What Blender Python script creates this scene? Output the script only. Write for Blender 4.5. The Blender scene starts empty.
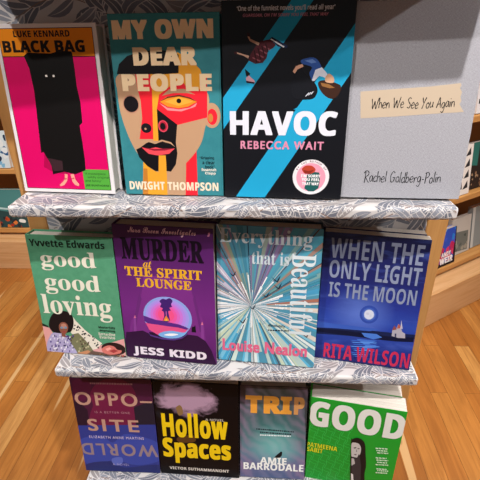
import bpy, bmesh, math, random
from mathutils import Vector, Matrix, noise
from mathutils.geometry import tessellate_polygon

SC = bpy.context.scene
COL = SC.collection
R = math.radians
Z0 = 1.16            # height of the display stand's upper shelf above the floor

# ------------------------------------------------------------------ camera
cam = bpy.data.cameras.new('camera')
cam.sensor_width = 36.0
cam.lens = 32.25                     # 430 px focal length on a 480 px frame
cam.clip_start = 0.01
co = bpy.data.objects.new('camera', cam)
COL.objects.link(co)
cr, cu, cf = (Vector((0.99860814, 0.05016212, -0.01629585)), Vector((-0.00877233, 0.46263044, 0.88650782)),
              Vector((-0.05200806, 0.88513097, -0.46242656)))
co.matrix_world = Matrix(((cr.x, cu.x, -cf.x, 0.04901), (cr.y, cu.y, -cf.y, -0.53994), (cr.z, cu.z, -cf.z, 0.23203 + Z0), (0, 0, 0, 1)))
SC.camera = co

# ------------------------------------------------------------------ world, lamps, exposure
wd = bpy.data.worlds.new('shop'); SC.world = wd; wd.use_nodes = True
wd.node_tree.nodes['Background'].inputs['Color'].default_value = (1.0, 0.95, 0.92, 1)
wd.node_tree.nodes['Background'].inputs['Strength'].default_value = 0.115


def lamp(name, typ, loc, target, energy, color, **kw):
    l = bpy.data.lights.new(name, typ); l.energy = energy; l.color = color
    for k, v in kw.items(): setattr(l, k, v)
    o = bpy.data.objects.new(name, l); COL.objects.link(o); o.location = loc
    o.rotation_euler = (Vector(target) - Vector(loc)).to_track_quat('-Z', 'Y').to_euler()
    return o


MID = (0.0, 0.03, Z0 - 0.15)
lamp('ceiling_spot_right', 'SPOT', (2.3, -1.0, Z0 + 1.5), MID, 120, (1.0, 0.97, 0.95), spot_size=R(75), spot_blend=0.6, shadow_soft_size=0.035)
lamp('ceiling_spot_left', 'SPOT', (-0.95, -1.55, Z0 + 1.75), MID, 120, (1.0, 0.96, 0.93), spot_size=R(75), spot_blend=0.6, shadow_soft_size=0.03)
lamp('ceiling_spot_front', 'SPOT', (0.48, -0.95, Z0 + 1.72), MID, 185, (1.0, 0.97, 0.95), spot_size=R(85), spot_blend=0.6, shadow_soft_size=0.03)
lamp('fill_area', 'AREA', (0.2, 0.75, Z0 + 1.9), (0.2, 0.95, 0.0), 80, (1.0, 0.93, 0.86), shape='RECTANGLE', size=4.2, size_y=1.2)  # added overhead fill for floor and bookcases, not an actual fitting
lamp('fill_spot_bookcase', 'SPOT', (0.75, -0.3, Z0 + 1.85), (1.2, 1.45, 0.55), 75, (1.0, 0.95, 0.89), spot_size=R(60), spot_blend=0.7, shadow_soft_size=0.04)  # extra spot, added to brighten the angled bookcase at the right
lamp('fill_spot_far_bookcase', 'SPOT', (-1.6, 0.1, Z0 + 1.85), (-1.6, 1.8, 0.45), 60, (1.0, 0.94, 0.88), spot_size=R(60), spot_blend=0.7, shadow_soft_size=0.04)  # likewise added, lifts the far bookcase at the left edge

SC.view_settings.view_transform = 'Standard'
SC.view_settings.look = 'None'
SC.view_settings.gamma = 1.0
SC.view_settings.use_curve_mapping = False
SC.view_settings.exposure = 0.0


# ------------------------------------------------------------------ materials
def lin(c):
    return c / 12.92 if c <= 0.04045 else ((c + 0.055) / 1.055) ** 2.4


def rgb(h):
    return tuple(lin(int(h[i:i + 2], 16) / 255) for i in (1, 3, 5)) + (1.0,)


MATS = {}


def ink(h, rough=0.5, spec=0.22):
    k = (h, rough, spec)
    if k not in MATS:
        m = bpy.data.materials.new('ink_' + h[1:]); m.use_nodes = True
        b = m.node_tree.nodes['Principled BSDF']
        b.inputs['Base Color'].default_value = rgb(h)
        b.inputs['Roughness'].default_value = rough
        b.inputs['Specular IOR Level'].default_value = spec
        m.diffuse_color = rgb(h)
        MATS[k] = m
    return MATS[k]


class N:
    """small node-tree helper"""
    def __init__(s, name, rough=0.5, spec=0.3):
        s.m = bpy.data.materials.new(name); s.m.use_nodes = True
        s.t = s.m.node_tree; s.b = s.t.nodes['Principled BSDF']
        s.b.inputs['Roughness'].default_value = rough
        s.b.inputs['Specular IOR Level'].default_value = spec
        s.tc = s.t.nodes.new('ShaderNodeTexCoord')

    def new(s, typ, **kw):
        n = s.t.nodes.new(typ)
        for k, v in kw.items(): setattr(n, k, v)
        return n

    def link(s, a, b): s.t.links.new(a, b)

    def mapping(s, scale=(1, 1, 1), loc=(0, 0, 0), rot=(0, 0, 0)):
        mp = s.new('ShaderNodeMapping')
        mp.inputs['Scale'].default_value = scale; mp.inputs['Location'].default_value = loc; mp.inputs['Rotation'].default_value = rot
        s.link(s.tc.outputs['Object'], mp.inputs['Vector'])
        return mp.outputs['Vector']

    def noise(s, vec, scale, detail=4, rough=0.55, dist=0.0):
        n = s.new('ShaderNodeTexNoise')
        n.inputs['Scale'].default_value = scale; n.inputs['Detail'].default_value = detail
        n.inputs['Roughness'].default_value = rough; n.inputs['Distortion'].default_value = dist
        s.link(vec, n.inputs['Vector'])
        return n.outputs['Fac']

    def ramp(s, fac, stops, interp='LINEAR'):
        n = s.new('ShaderNodeValToRGB'); n.color_ramp.interpolation = interp
        e = n.color_ramp.elements
        while len(e) < len(stops): e.new(0.5)
        for k, (p, c) in enumerate(stops):
            e[k].position = p; e[k].color = rgb(c) if isinstance(c, str) else (c, c, c, 1)
        s.link(fac, n.inputs['Fac'])
        return n.outputs['Color']

    def mix(s, fac, a, b, mode='MIX'):
        n = s.new('ShaderNodeMix', data_type='RGBA', blend_type=mode)
        for sock, v in ((n.inputs[0], fac), (n.inputs[6], a), (n.inputs[7], b)):
            if isinstance(v, (int, float)): sock.default_value = v
            elif isinstance(v, str): sock.default_value = rgb(v)
            else: s.link(v, sock)
        return n.outputs[2]

    def math(s, op, a, b=0.0, clamp=False):
        n = s.new('ShaderNodeMath', operation=op); n.use_clamp = clamp
        for sock, v in zip(n.inputs, (a, b)):
            if isinstance(v, (int, float)): sock.default_value = v
            else: s.link(v, sock)
        return n.outputs[0]

    def xyz(s, vec):
        n = s.new('ShaderNodeSeparateXYZ'); s.link(vec, n.inputs[0]); return n.outputs

    def blob(s, cx, cz, rx, rz):
        """1 in the middle of an ellipse on the cover (object x, z), falling to 0 at its rim"""
        v = s.xyz(s.tc.outputs['Object'])
        dx = s.math('DIVIDE', s.math('SUBTRACT', v[0], cx), rx); dz = s.math('DIVIDE', s.math('SUBTRACT', v[2], cz), rz)
        d = s.math('SQRT', s.math('ADD', s.math('MULTIPLY', dx, dx), s.math('MULTIPLY', dz, dz)))
        return s.math('SUBTRACT', 1.0, d, clamp=True)

    def done(s, color, bump=None, dist=0.001, strength=0.3):
        if isinstance(color, str): s.b.inputs['Base Color'].default_value = rgb(color)
        else: s.link(color, s.b.inputs['Base Color'])
        if bump is not None:
            bp = s.new('ShaderNodeBump'); bp.inputs['Distance'].default_value = dist; bp.inputs['Strength'].default_value = strength
            s.link(bump, bp.inputs['Height']); s.link(bp.outputs['Normal'], s.b.inputs['Normal'])
        return s.m


def wood(name, light, dark, axis, rough=0.42):
    """oak: grain stretched along one object axis"""
    n = N(name, rough, 0.35)
    sc = [26, 26, 26]; sc[axis] = 1.6
    v = n.mapping(scale=sc)
    g = n.noise(v, 1.0, 6, 0.62, 0.6)
    sc2 = [160, 160, 160]; sc2[axis] = 4.0
    f = n.noise(n.mapping(scale=sc2), 1.0, 3, 0.6)
    c = n.ramp(g, [(0.30, dark), (0.52, light), (0.72, dark)])
    c = n.mix(n.math('MULTIPLY', f, 0.35), c, dark)
    return n.done(c, f, 0.0004, 0.25)


def floor_material():
    n = N('oak_strip_floor', 0.36, 0.4)
    v = n.mapping(rot=(0, 0, R(90)))
    br = n.new('ShaderNodeTexBrick')
    br.offset = 0.37; br.offset_frequency = 2; br.squash = 1.0
    n.link(v, br.inputs['Vector'])
    br.inputs['Color1'].default_value = (0, 0, 0, 1); br.inputs['Color2'].default_value = (1, 1, 1, 1); br.inputs['Mortar'].default_value = (0.5, 0.5, 0.5, 1)
    br.inputs['Scale'].default_value = 1.0; br.inputs['Mortar Size'].default_value = 0.0007
    br.inputs['Brick Width'].default_value = 0.78; br.inputs['Row Height'].default_value = 0.068
    tone = n.ramp(br.outputs['Color'], [(0.0, '#a4652a'), (0.35, '#b97736'), (0.75, '#c4843f'), (0.93, '#ce944f'), (1.0, '#deb074')])
    # every strip gets its own stretch of grain
    off = n.new('ShaderNodeVectorMath', operation='MULTIPLY'); n.link(br.outputs['Color'], off.inputs[0]); off.inputs[1].default_value = (7, 31, 3)
    add = n.new('ShaderNodeVectorMath', operation='ADD'); n.link(n.mapping(scale=(44, 3.2, 44)), add.inputs[0]); n.link(off.outputs[0], add.inputs[1])
    g = n.noise(add.outputs[0], 1.0, 7, 0.65, 0.9)
    g2 = n.noise(n.mapping(scale=(150, 6, 150)), 1.0, 3, 0.6)
    c = n.mix(n.ramp(g, [(0.38, 0.0), (0.62, 1.0)]), n.mix(0.5, tone, '#824b1c'), tone)
    c = n.mix(n.math('MULTIPLY', g2, 0.3), c, '#74401a')
    # pale sapwood streaks and dark knots
    sap = n.noise(n.mapping(scale=(17, 0.55, 1), loc=(3, 1, 0)), 1.0, 1, 0.4)
    c = n.mix(n.ramp(sap, [(0.665, 0.0), (0.685, 0.55)]), c, '#e9c690')
    vo = n.new('ShaderNodeTexVoronoi'); vo.inputs['Scale'].default_value = 2.3; n.link(n.mapping(scale=(1.5, 0.9, 1)), vo.inputs['Vector'])
    c = n.mix(n.ramp(vo.outputs['Distance'], [(0.012, 0.85), (0.045, 0.0)]), c, '#4a2a12')
    c = n.mix(br.outputs['Fac'], c, '#5e3714')
    return n.done(c, g2, 0.0004, 0.2)


def linen_material():
    n = N('grey_linen', 0.85, 0.15)
    o = n.tc.outputs['Object']
    a = n.noise(n.mapping(scale=(420, 420, 5200)), 1.0, 2, 0.5); b = n.noise(n.mapping(scale=(5200, 420, 420)), 1.0, 2, 0.5)
    f = n.math('MULTIPLY', n.math('ADD', a, b), 0.5)
    c = n.ramp(f, [(0.36, '#88878d'), (0.5, '#a4a3a9'), (0.64, '#bdbcc2')])
    return n.done(c, f, 0.0005, 0.5)


def paper_edges():
    n = N('page_edges', 0.8, 0.1)
    f = n.noise(n.mapping(scale=(3, 2400, 3)), 1.0, 2, 0.5)
    return n.done(n.ramp(f, [(0.3, '#b9b0a4'), (0.65, '#e6dfd6')]), f, 0.0003, 0.3)


def teal_grain():
    n = N('teal_print', 0.5, 0.3)
    f = n.noise(n.mapping(scale=(60, 60, 60)), 1.0, 5, 0.6)
    return n.done(n.ramp(f, [(0.3, '#2f7c86'), (0.7, '#3a8a92')]))


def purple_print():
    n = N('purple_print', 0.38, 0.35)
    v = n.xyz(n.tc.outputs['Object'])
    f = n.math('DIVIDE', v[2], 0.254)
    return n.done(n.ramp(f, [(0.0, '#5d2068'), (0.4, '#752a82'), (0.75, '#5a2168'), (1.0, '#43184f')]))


def moon_print():
    n = N('night_sky_print', 0.34, 0.4)
    v = n.xyz(n.tc.outputs['Object'])
    z = n.math('DIVIDE', v[2], 0.2385)
    cl = n.noise(n.mapping(scale=(16, 1, 60)), 1.0, 6, 0.6, 0.5)
    z2 = n.math('ADD', z, n.math('MULTIPLY', n.math('SUBTRACT', cl, 0.5), 0.10))
    c = n.ramp(z2, [(0.0, '#141b60'), (0.12, '#1d3084'), (0.20, '#28429c'), (0.27, '#243c9c'), (0.34, '#2b48a8'), (0.46, '#24358f'), (0.66, '#1e2464'), (1.0, '#191c46')])
    c = n.mix(n.ramp(cl, [(0.52, 0.0), (0.75, 0.5)]), c, '#5068c4')
    c = n.mix(n.math('MULTIPLY', n.blob(-0.010, 0.098, 0.055, 0.05), 0.6), c, '#6f8ee4')
    return n.done(c)


def smoke_print():
    n = N('smoke_print', 0.4, 0.15)
    s = n.noise(n.mapping(scale=(30, 1, 46), loc=(3.1, 0, 1.7)), 1.0, 6, 0.6, 0.6)
    m = n.ramp(n.math('ADD', s, n.blob(-0.018, 0.196, 0.085, 0.05)), [(0.72, 0.0), (1.18, 1.0)])
    c = n.mix(m, '#0b080c', '#b08ea6')
    s2 = n.noise(n.mapping(scale=(60, 1, 30)), 1.0, 4, 0.6)
    c = n.mix(n.math('MULTIPLY', n.ramp(s2, [(0.5, 0.0), (0.75, 0.5)]), n.blob(-0.078, 0.2, 0.03, 0.07)), c, '#4d5060')
    return n.done(c)


def swirl_print():
    n = N('swirl_print', 0.36, 0.35)
    w = n.new('ShaderNodeTexWave', wave_type='BANDS', bands_direction='DIAGONAL')
    w.inputs['Scale'].default_value = 22; w.inputs['Distortion'].default_value = 9; w.inputs['Detail'].default_value = 3; w.inputs['Detail Scale'].default_value = 0.8
    n.link(n.mapping(scale=(1, 0, 1)), w.inputs['Vector'])
    v = n.xyz(n.tc.outputs['Object'])
    z = n.math('DIVIDE', v[2], 0.218)
    c = n.ramp(z, [(0.0, '#4c5f86'), (0.16, '#5f6a92'), (0.30, '#548694'), (0.46, '#3f7678'), (0.7, '#3a5a5c'), (1.0, '#45423e')])
    edge = n.ramp(n.math('ABSOLUTE', n.math('DIVIDE', v[0], 0.065)), [(0.35, 0.0), (1.0, 0.6)])
    c = n.mix(n.math('MULTIPLY', edge, n.math('ADD', n.math('MULTIPLY', w.outputs['Fac'], 0.6), 0.4)), c, '#875f82')
    c = n.mix(n.math('MULTIPLY', n.blob(0.004, 0.078, 0.055, 0.055), 0.7), c, '#7cc0bc')
    c = n.mix(n.math('MULTIPLY', w.outputs['Fac'], 0.10), c, '#c8b8d0')
    return n.done(c)


def green_print():
    n = N('green_print', 0.42, 0.3)
    f = n.noise(n.mapping(scale=(90, 90, 90)), 1.0, 4, 0.6)
    return n.done(n.ramp(f, [(0.3, '#4f9470'), (0.7, '#5ba07c')]))


M_PAGE = paper_edges()
M_PAPER = ink('#d2cdcb', 0.45, 0.35)
M_LEAF = [ink('#7b7e89', 0.45, 0.35), ink('#8b8e98', 0.45, 0.35), ink('#6d707b', 0.45, 0.35), ink('#958f8f', 0.45, 0.35)]
M_STEM = ink('#8d7468', 0.5, 0.3)
M_OAK_X = wood('oak_along_x', '#d09a5c', '#b67c40', 0)
M_OAK_Z = wood('oak_along_z', '#cd9a5e', '#b07a42', 2)
M_OAK_PALE = wood('oak_pale_along_x', '#dcb182', '#c6935e', 0)


# ------------------------------------------------------------------ mesh helpers
class MB:
    def __init__(s): s.v = []; s.f = []; s.mi = []; s.mats = []

    def slot(s, m):
        if m not in s.mats: s.mats.append(m)
        return s.mats.index(m)

    def add(s, vs, fs, m):
        k = s.slot(m); b = len(s.v)
        s.v.extend(vs)
        for f in fs: s.f.append([b + i for i in f]); s.mi.append(k)

    def box(s, x0, x1, y0, y1, z0, z1, m, bev=0.0, seg=2):
        bm = bmesh.new(); bmesh.ops.create_cube(bm, size=1.0)
        for v in bm.verts:
            v.co = ((x0 + x1) / 2 + v.co.x * (x1 - x0), (y0 + y1) / 2 + v.co.y * (y1 - y0), (z0 + z1) / 2 + v.co.z * (z1 - z0))
        if bev: bmesh.ops.bevel(bm, geom=bm.edges[:], offset=bev, segments=seg, affect='EDGES', profile=0.5)
        bm.verts.index_update()
        s.add([tuple(v.co) for v in bm.verts], [[v.index for v in f.verts] for f in bm.faces], m)
        bm.free()

    def build(s, name, parent=None, smooth=False):
        me = bpy.data.meshes.new(name); me.from_pydata(s.v, [], s.f)
        for m in s.mats: me.materials.append(m)
        me.polygons.foreach_set('material_index', s.mi)
        if smooth: me.polygons.foreach_set('use_smooth', [True] * len(s.f))
        me.update()
        o = bpy.data.objects.new(name, me); COL.objects.link(o)
        if parent: o.parent = parent
        return o


def thing(name, label, cat, mw=None, group=None):
    o = bpy.data.objects.new(name, None); COL.objects.link(o)
    o.empty_display_size = 0.05
    if mw is not None: o.matrix_world = mw
    o['label'] = label; o['category'] = cat
    if group: o['group'] = group
    return o


def struct(o):
    o['kind'] = 'structure'; return o


# ------------------------------------------------------------------ print on covers
def clip(poly, w, h):
    for ax, lim, sg in ((0, 0.0, 1), (0, w, -1), (1, 0.0, 1), (1, h, -1)):
        out = []
        for i in range(len(poly)):
            a, b = poly[i - 1], poly[i]
            da, db = sg * (a[ax] - lim), sg * (b[ax] - lim)
            if (da < 0) != (db < 0):
                t = da / (da - db); out.append((a[0] + t * (b[0] - a[0]), a[1] + t * (b[1] - a[1])))
            if db >= 0: out.append(b)
        poly = out
        if len(poly) < 3: return []
    return poly


def spline(pts, closed=True, k=5):
    n = len(pts); out = []
    rng = range(n) if closed else range(n - 1)
    for i in rng:
        if closed: p0, p1, p2, p3 = pts[i - 1], pts[i], pts[(i + 1) % n], pts[(i + 2) % n]
        else: p0, p1, p2, p3 = pts[max(i - 1, 0)], pts[i], pts[i + 1], pts[min(i + 2, n - 1)]
        for j in range(k):
            t = j / k
            out.append(tuple(0.5 * (2 * b + (c - a) * t + (2 * a - 5 * b + 4 * c - d) * t * t + (3 * b - a - 3 * c + d) * t ** 3)
                             for a, b, c, d in zip(p0, p1, p2, p3)))
    if not closed: out.append(pts[-1])
    return out


STYLES = {'sb': (0x1D5D4, 0x1D5EE), 'fb': (0x1D400, 0x1D41A), 'sc': (0x1D4D0, 0x1D4EA), 'si': (0x1D608, 0x1D622), 'fi': (0x1D468, 0x1D482),
          'sr': (0x1D5A0, 0x1D5BA)}
GLYPHS = {}


def prefetch(keys):
    """outline meshes of all lines of text: (verts, faces, bounds) by (text, style, letter spacing); one text block per spacing"""
    by = {}
    for k in keys: by.setdefault(k[2], []).append(k)
    for sp, ks in by.items():
        body = []
        for text, style, _ in ks:
            A, a = STYLES.get(style, (65, 97))
            body.append(''.join(chr(A + ord(ch) - 65) if 'A' <= ch <= 'Z' else chr(a + ord(ch) - 97) if 'a' <= ch <= 'z' else ch for ch in text))
        c = bpy.data.curves.new('line', 'FONT'); c.body = '\n'.join(body); c.resolution_u = 4; c.space_character = sp; c.space_line = 4.0
        ob = bpy.data.objects.new('line', c); COL.objects.link(ob)
        dg = bpy.context.evaluated_depsgraph_get(); dg.update()
        me = bpy.data.meshes.new_from_object(ob.evaluated_get(dg))
        rows = [int(round(-(v.co.y - 0.3) / 4.0)) for v in me.vertices]
        vs = [[] for _ in ks]; fs = [[] for _ in ks]; ix = []
        for v, r in zip(me.vertices, rows): ix.append(len(vs[r])); vs[r].append((v.co.x, v.co.y + 4.0 * r))
        for p in me.polygons: fs[rows[p.vertices[0]]].append([ix[i] for i in p.vertices])
        for k, v, f in zip(ks, vs, fs):
            xs = [q[0] for q in v]; ys = [q[1] for q in v]
            GLYPHS[k] = (v, f, (min(xs), min(ys), max(xs), max(ys)))
        bpy.data.meshes.remove(me); bpy.data.objects.remove(ob); bpy.data.curves.remove(c)


def spacing(style, wt): return 1.25 if style == 'bf' else round(1 + 1.3 * wt, 3)


def text_keys(items):
    ks = set()
    for it in items:
        if it[0] == 'T': ks.add((it[3], it[2], spacing(it[2], it[7])))
        elif it[0] == 'R': ks.update((ch, 'sb', 1.0) for ch in it[2] if ch != ' ')
    return sorted(ks)


# pen strokes of the hand-lettered cover: advance width, then polylines
PEN = {
    'W': (1.0, [[(0, 1), (.1, .5), (.2, 0), (.32, .4), (.42, .75), (.5, .35), (.6, 0), (.75, .55), (.9, 1.08)]]),
    'h': (.5, [[(0, 1.05), (.01, .5), (0, 0)], [(0, .3), (.1, .5), (.24, .56), (.33, .4), (.37, 0)]]),
    'e': (.5, [[(0, .28), (.2, .3), (.35, .4), (.24, .58), (.06, .46), (0, .2), (.14, 0), (.4, .1)]]),
    'n': (.5, [[(0, .56), (0, 0)], [(0, .3), (.14, .54), (.28, .5), (.34, .3), (.38, 0)]]),
    'S': (.55, [[(.42, .9), (.22, 1.02), (.04, .82), (.2, .55), (.4, .3), (.25, .0), (0, .1)]]),
    'Y': (.55, [[(0, 1), (.1, .65), (.22, .5)], [(.46, 1.02), (.25, .5), (.06, -.1)]]),
    'o': (.5, [[(.22, .56), (.03, .36), (.1, .03), (.3, .06), (.38, .36), (.22, .56), (.14, .5)]]),
    'u': (.52, [[(0, .55), (.02, .15), (.15, 0), (.32, .18), (.35, .55)], [(.35, .55), (.36, .2), (.42, 0)]]),
    'A': (.62, [[(0, 0), (.14, .6), (.28, 1.02), (.38, .55), (.52, 0)], [(.08, .38), (.46, .4)]]),
    'g': (.5, [[(.35, .5), (.15, .57), (.02, .3), (.15, .02), (.32, .2), (.37, .52)], [(.37, .52), (.36, -.15), (.2, -.42), (.0, -.3)]]),
    'a': (.52, [[(.35, .5), (.15, .57), (.02, .3), (.12, .02), (.3, .15), (.36, .5)], [(.36, .55), (.37, .15), (.44, 0)]]),
    'i': (.24, [[(.04, .55), (.04, 0)], [(.04, .8), (.07, .86)]]),
    'R': (.68, [[(.1, -.1), (.13, .5), (.14, 1.05)], [(-.08, .85), (.2, 1.12), (.5, .98), (.46, .68), (.12, .5)], [(.14, .5), (.38, .2), (.62, -.05)]]),
    'c': (.42, [[(.32, .5), (.14, .56), (.0, .25), (.12, .0), (.34, .1)]]),
    'l': (.2, [[(.04, 1.05), (.03, .5), (.04, 0)]]),
    'G': (.7, [[(.52, .88), (.28, 1.04), (.04, .6), (.14, .04), (.42, .06), (.52, .42)], [(.3, .44), (.62, .44)]]),
    'd': (.52, [[(.34, .46), (.14, .55), (.02, .26), (.13, .0), (.34, .16)], [(.37, 1.05), (.36, .4), (.4, 0)]]),
    'b': (.5, [[(.02, 1.05), (.01, .5), (.02, 0)], [(.02, .35), (.2, .57), (.37, .3), (.2, .0), (.02, .08)]]),
    'r': (.38, [[(.02, .55), (.02, 0)], [(.02, .32), (.13, .54), (.3, .52)]]),
    '-': (.4, [[(.04, .34), (.28, .36)]]),
    'P': (.55, [[(.06, -.05), (.08, 1)], [(-.04, .92), (.25, 1.06), (.44, .82), (.28, .55), (.08, .48)]]),
    ' ': (.36, []),
}
EPS = 0.0001


def print_art(items, w, h, cover_mb, parts):
    """lay the printed shapes of one cover, each a hair above the one before; mm from the lower left corner"""
    wm, hm = w * 1000, h * 1000
    for k, it in enumerate(items):
        part = it[1]
        y = -EPS - k * 3e-6 - (8e-5 if part and part.endswith('lettering') else 0.0)
        mb = cover_mb if part is None else parts.setdefault(part, MB())

        def put(poly, m, yy=y):
            poly = clip(list(poly), wm, hm)
            if len(poly) < 3: return
            tr = tessellate_polygon([[Vector((a, b, 0)) for a, b in poly]])
            vs = [(a / 1000 - w / 2, yy, b / 1000) for a, b in poly]
            fs = []
            for t in tr:
                a, b, c = (poly[i] for i in t)
                ar = (b[0] - a[0]) * (c[1] - a[1]) - (b[1] - a[1]) * (c[0] - a[0])
                if abs(ar) > 1e-9: fs.append(list(t) if ar > 0 else [t[0], t[2], t[1]])
            mb.add(vs, fs, m)
        if it[0] == 'P':
            _, _, col, pts, sm = it
            put(spline(pts) if sm else pts, ink(col))
        elif it[0] == 'E':
            _, _, col, cx, cy, rx, ry, rot = it
            put([(cx + rx * math.cos(2 * math.pi * i / 36), cy + ry * math.sin(2 * math.pi * i / 36)) for i in range(36)], ink(col))
        elif it[0] == 'T':
            _, _, style, s, col, (u0, v0, u1, v1), rot, wt = it
            vs, fs, (x0, y0, x1, y1) = GLYPHS[(s, style, spacing(style, wt))]
            em = wt * (y1 - y0)
            shifts = [(0, 0)]
            if wt: shifts = [(dx * em, dy * em * 0.6) for dx in (-1, 0, 1) for dy in (-1, 0, 1)]
            X0, X1, Y0, Y1 = x0 - em, x1 + em, y0 - em * 0.6, y1 + em * 0.6
            for q, (dx, dy) in enumerate(shifts):
                out = []
                for a, b in vs:
                    fx = (a + dx - X0) / (X1 - X0); fy = (b + dy - Y0) / (Y1 - Y0)
                    if rot == -90: fx, fy = fy, 1 - fx
                    elif rot == 180: fx, fy = 1 - fx, 1 - fy
                    out.append((min(max(u0 + fx * (u1 - u0), 0.3), wm - 0.3) / 1000 - w / 2, y - q * 2e-7, min(max(v0 + fy * (v1 - v0), 0.3), hm - 0.3) / 1000))
                mb.add(out, fs, ink(col, 0.4))
        elif it[0] == 'R':
            _, _, s, col, cx, cy, rad, size, spread = it
            n = len(s)
            for i, ch in enumerate(s):
                if ch == ' ': continue
                a = R(90 + spread - 2 * spread * i / (n - 1))
                vs, fs, (x0, y0, x1, y1) = GLYPHS[(ch, 'sb', 1.0)]
                k2 = size / 0.7; mx = (x0 + x1) / 2
                out = []
                for p, q in vs:
                    p, q = (p - mx) * k2, q * k2 - size / 2
                    X = cx + rad * math.cos(a) + p * math.sin(a) + q * math.cos(a); Y = cy + rad * math.sin(a) - p * math.cos(a) + q * math.sin(a)
                    out.append((X / 1000 - w / 2, y, Y / 1000))
                mb.add(out, fs, ink(col))
        elif it[0] == 'H':
            _, _, s, col, (u0, v0, u1, v1), size, th = it
            adv = sum(PEN[c][0] for c in s) - 0.1
            kx = (u1 - u0) / adv; x = 0.0
            rnd = random.Random(len(s))
            for c in s:
                wch, strokes = PEN[c]
                jit = rnd.uniform(-0.06, 0.06)
                for st in strokes:
                    pts = spline(st, closed=False, k=5)
                    pts = [(u0 + (x + p) * kx + 0.12 * q * size * 0.3, v0 + (v1 - v0) * (x + p) / adv + (q + jit) * size * 0.92) for p, q in pts]
                    L, Rr = [], []
                    for i, p in enumerate(pts):
                        a, b = pts[max(i - 1, 0)], pts[min(i + 1, len(pts) - 1)]
                        dx, dy = b[0] - a[0], b[1] - a[1]; d = math.hypot(dx, dy) or 1
                        t = th * (0.55 + 0.12 * math.sin(i * 0.9))
                        L.append((p[0] - dy / d * t, p[1] + dx / d * t)); Rr.append((p[0] + dy / d * t, p[1] - dx / d * t))
                    for i in range(len(pts) - 1): put([L[i], L[i + 1], Rr[i + 1], Rr[i]][::-1], ink(col, 0.6))
                x += wch


def book_matrix(cx, cy, z, lean, yaw, t):
    wdv = Vector((math.cos(yaw), math.sin(yaw), 0)); back = Vector((-math.sin(yaw), math.cos(yaw), 0)); zz = Vector((0, 0, 1))
    up = zz * math.cos(lean) + back * math.sin(lean); dep = back * math.cos(lean) - zz * math.sin(lean)
    p = Vector((cx, cy, z + t * math.sin(lean)))
    return Matrix(((wdv.x, dep.x, up.x, p.x), (wdv.y, dep.y, up.y, p.y), (wdv.z, dep.z, up.z, p.z), (0, 0, 0, 1)))


def make_book(mw, w, h, t, face, items, label, group=None, spine=None, back=None, board=0.0022, pages=M_PAGE, lip=0.003):
    root = thing('book', label, 'book', mw, group)
    mb = MB()
    sp = spine or face
    mb.box(-w / 2, w / 2, 0, board, 0, h, face, 0.0006)                                   # front board
    mb.box(-w / 2, w / 2, t - board, t, 0, h, back or sp, 0.0006)                          # back board
    mb.box(-w / 2, -w / 2 + board, board * 0.5, t - board * 0.5, 0, h, sp, 0.0006)         # spine
    parts = {}
    print_art(items, w, h, mb, parts)
    cover = mb.build('cover', root)
    for k, p in parts.items():
        if p.f: p.build(k, cover)
    pb = MB(); pb.box(-w / 2 + board, w / 2 - lip, board, t - board, lip, h - lip, pages)
    pb.build('page_block', root)
    return root


# ------------------------------------------------------------------ willow-leaf paper
def leaf_field(W, H, seed, L, density):
    rnd = random.Random(seed); out = []; stems = []
    rows = max(2, int(round(H / (L * 0.62))))
    for r in range(rows + 1):
        y0 = H * r / rows; ph = rnd.uniform(0, 6.28); amp = L * 0.35; wl = L * 4.2
        pts = [(x * L * 0.12, y0 + amp * math.sin(x * L * 0.12 / wl * 6.28 + ph)) for x in range(int(W / (L * 0.12)) + 2)]
        stems.append(pts)
        step = L * 0.42 / density; x = rnd.uniform(0, step); sd = 1
        while x < W:
            y = y0 + amp * math.sin(x / wl * 6.28 + ph)
            sl = math.atan(amp * 6.28 / wl * math.cos(x / wl * 6.28 + ph))
            a = sl + sd * R(rnd.uniform(22, 58)) + (math.pi if (r % 2) else 0)
            out.append((x, y, a, L * rnd.uniform(0.75, 1.2), L * rnd.uniform(0.11, 0.155), rnd.uniform(-0.24, 0.24) * L, rnd.randrange(10)))
            x += step * rnd.uniform(0.75, 1.25); sd = -sd
    rnd.shuffle(out)
    return out, stems


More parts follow.
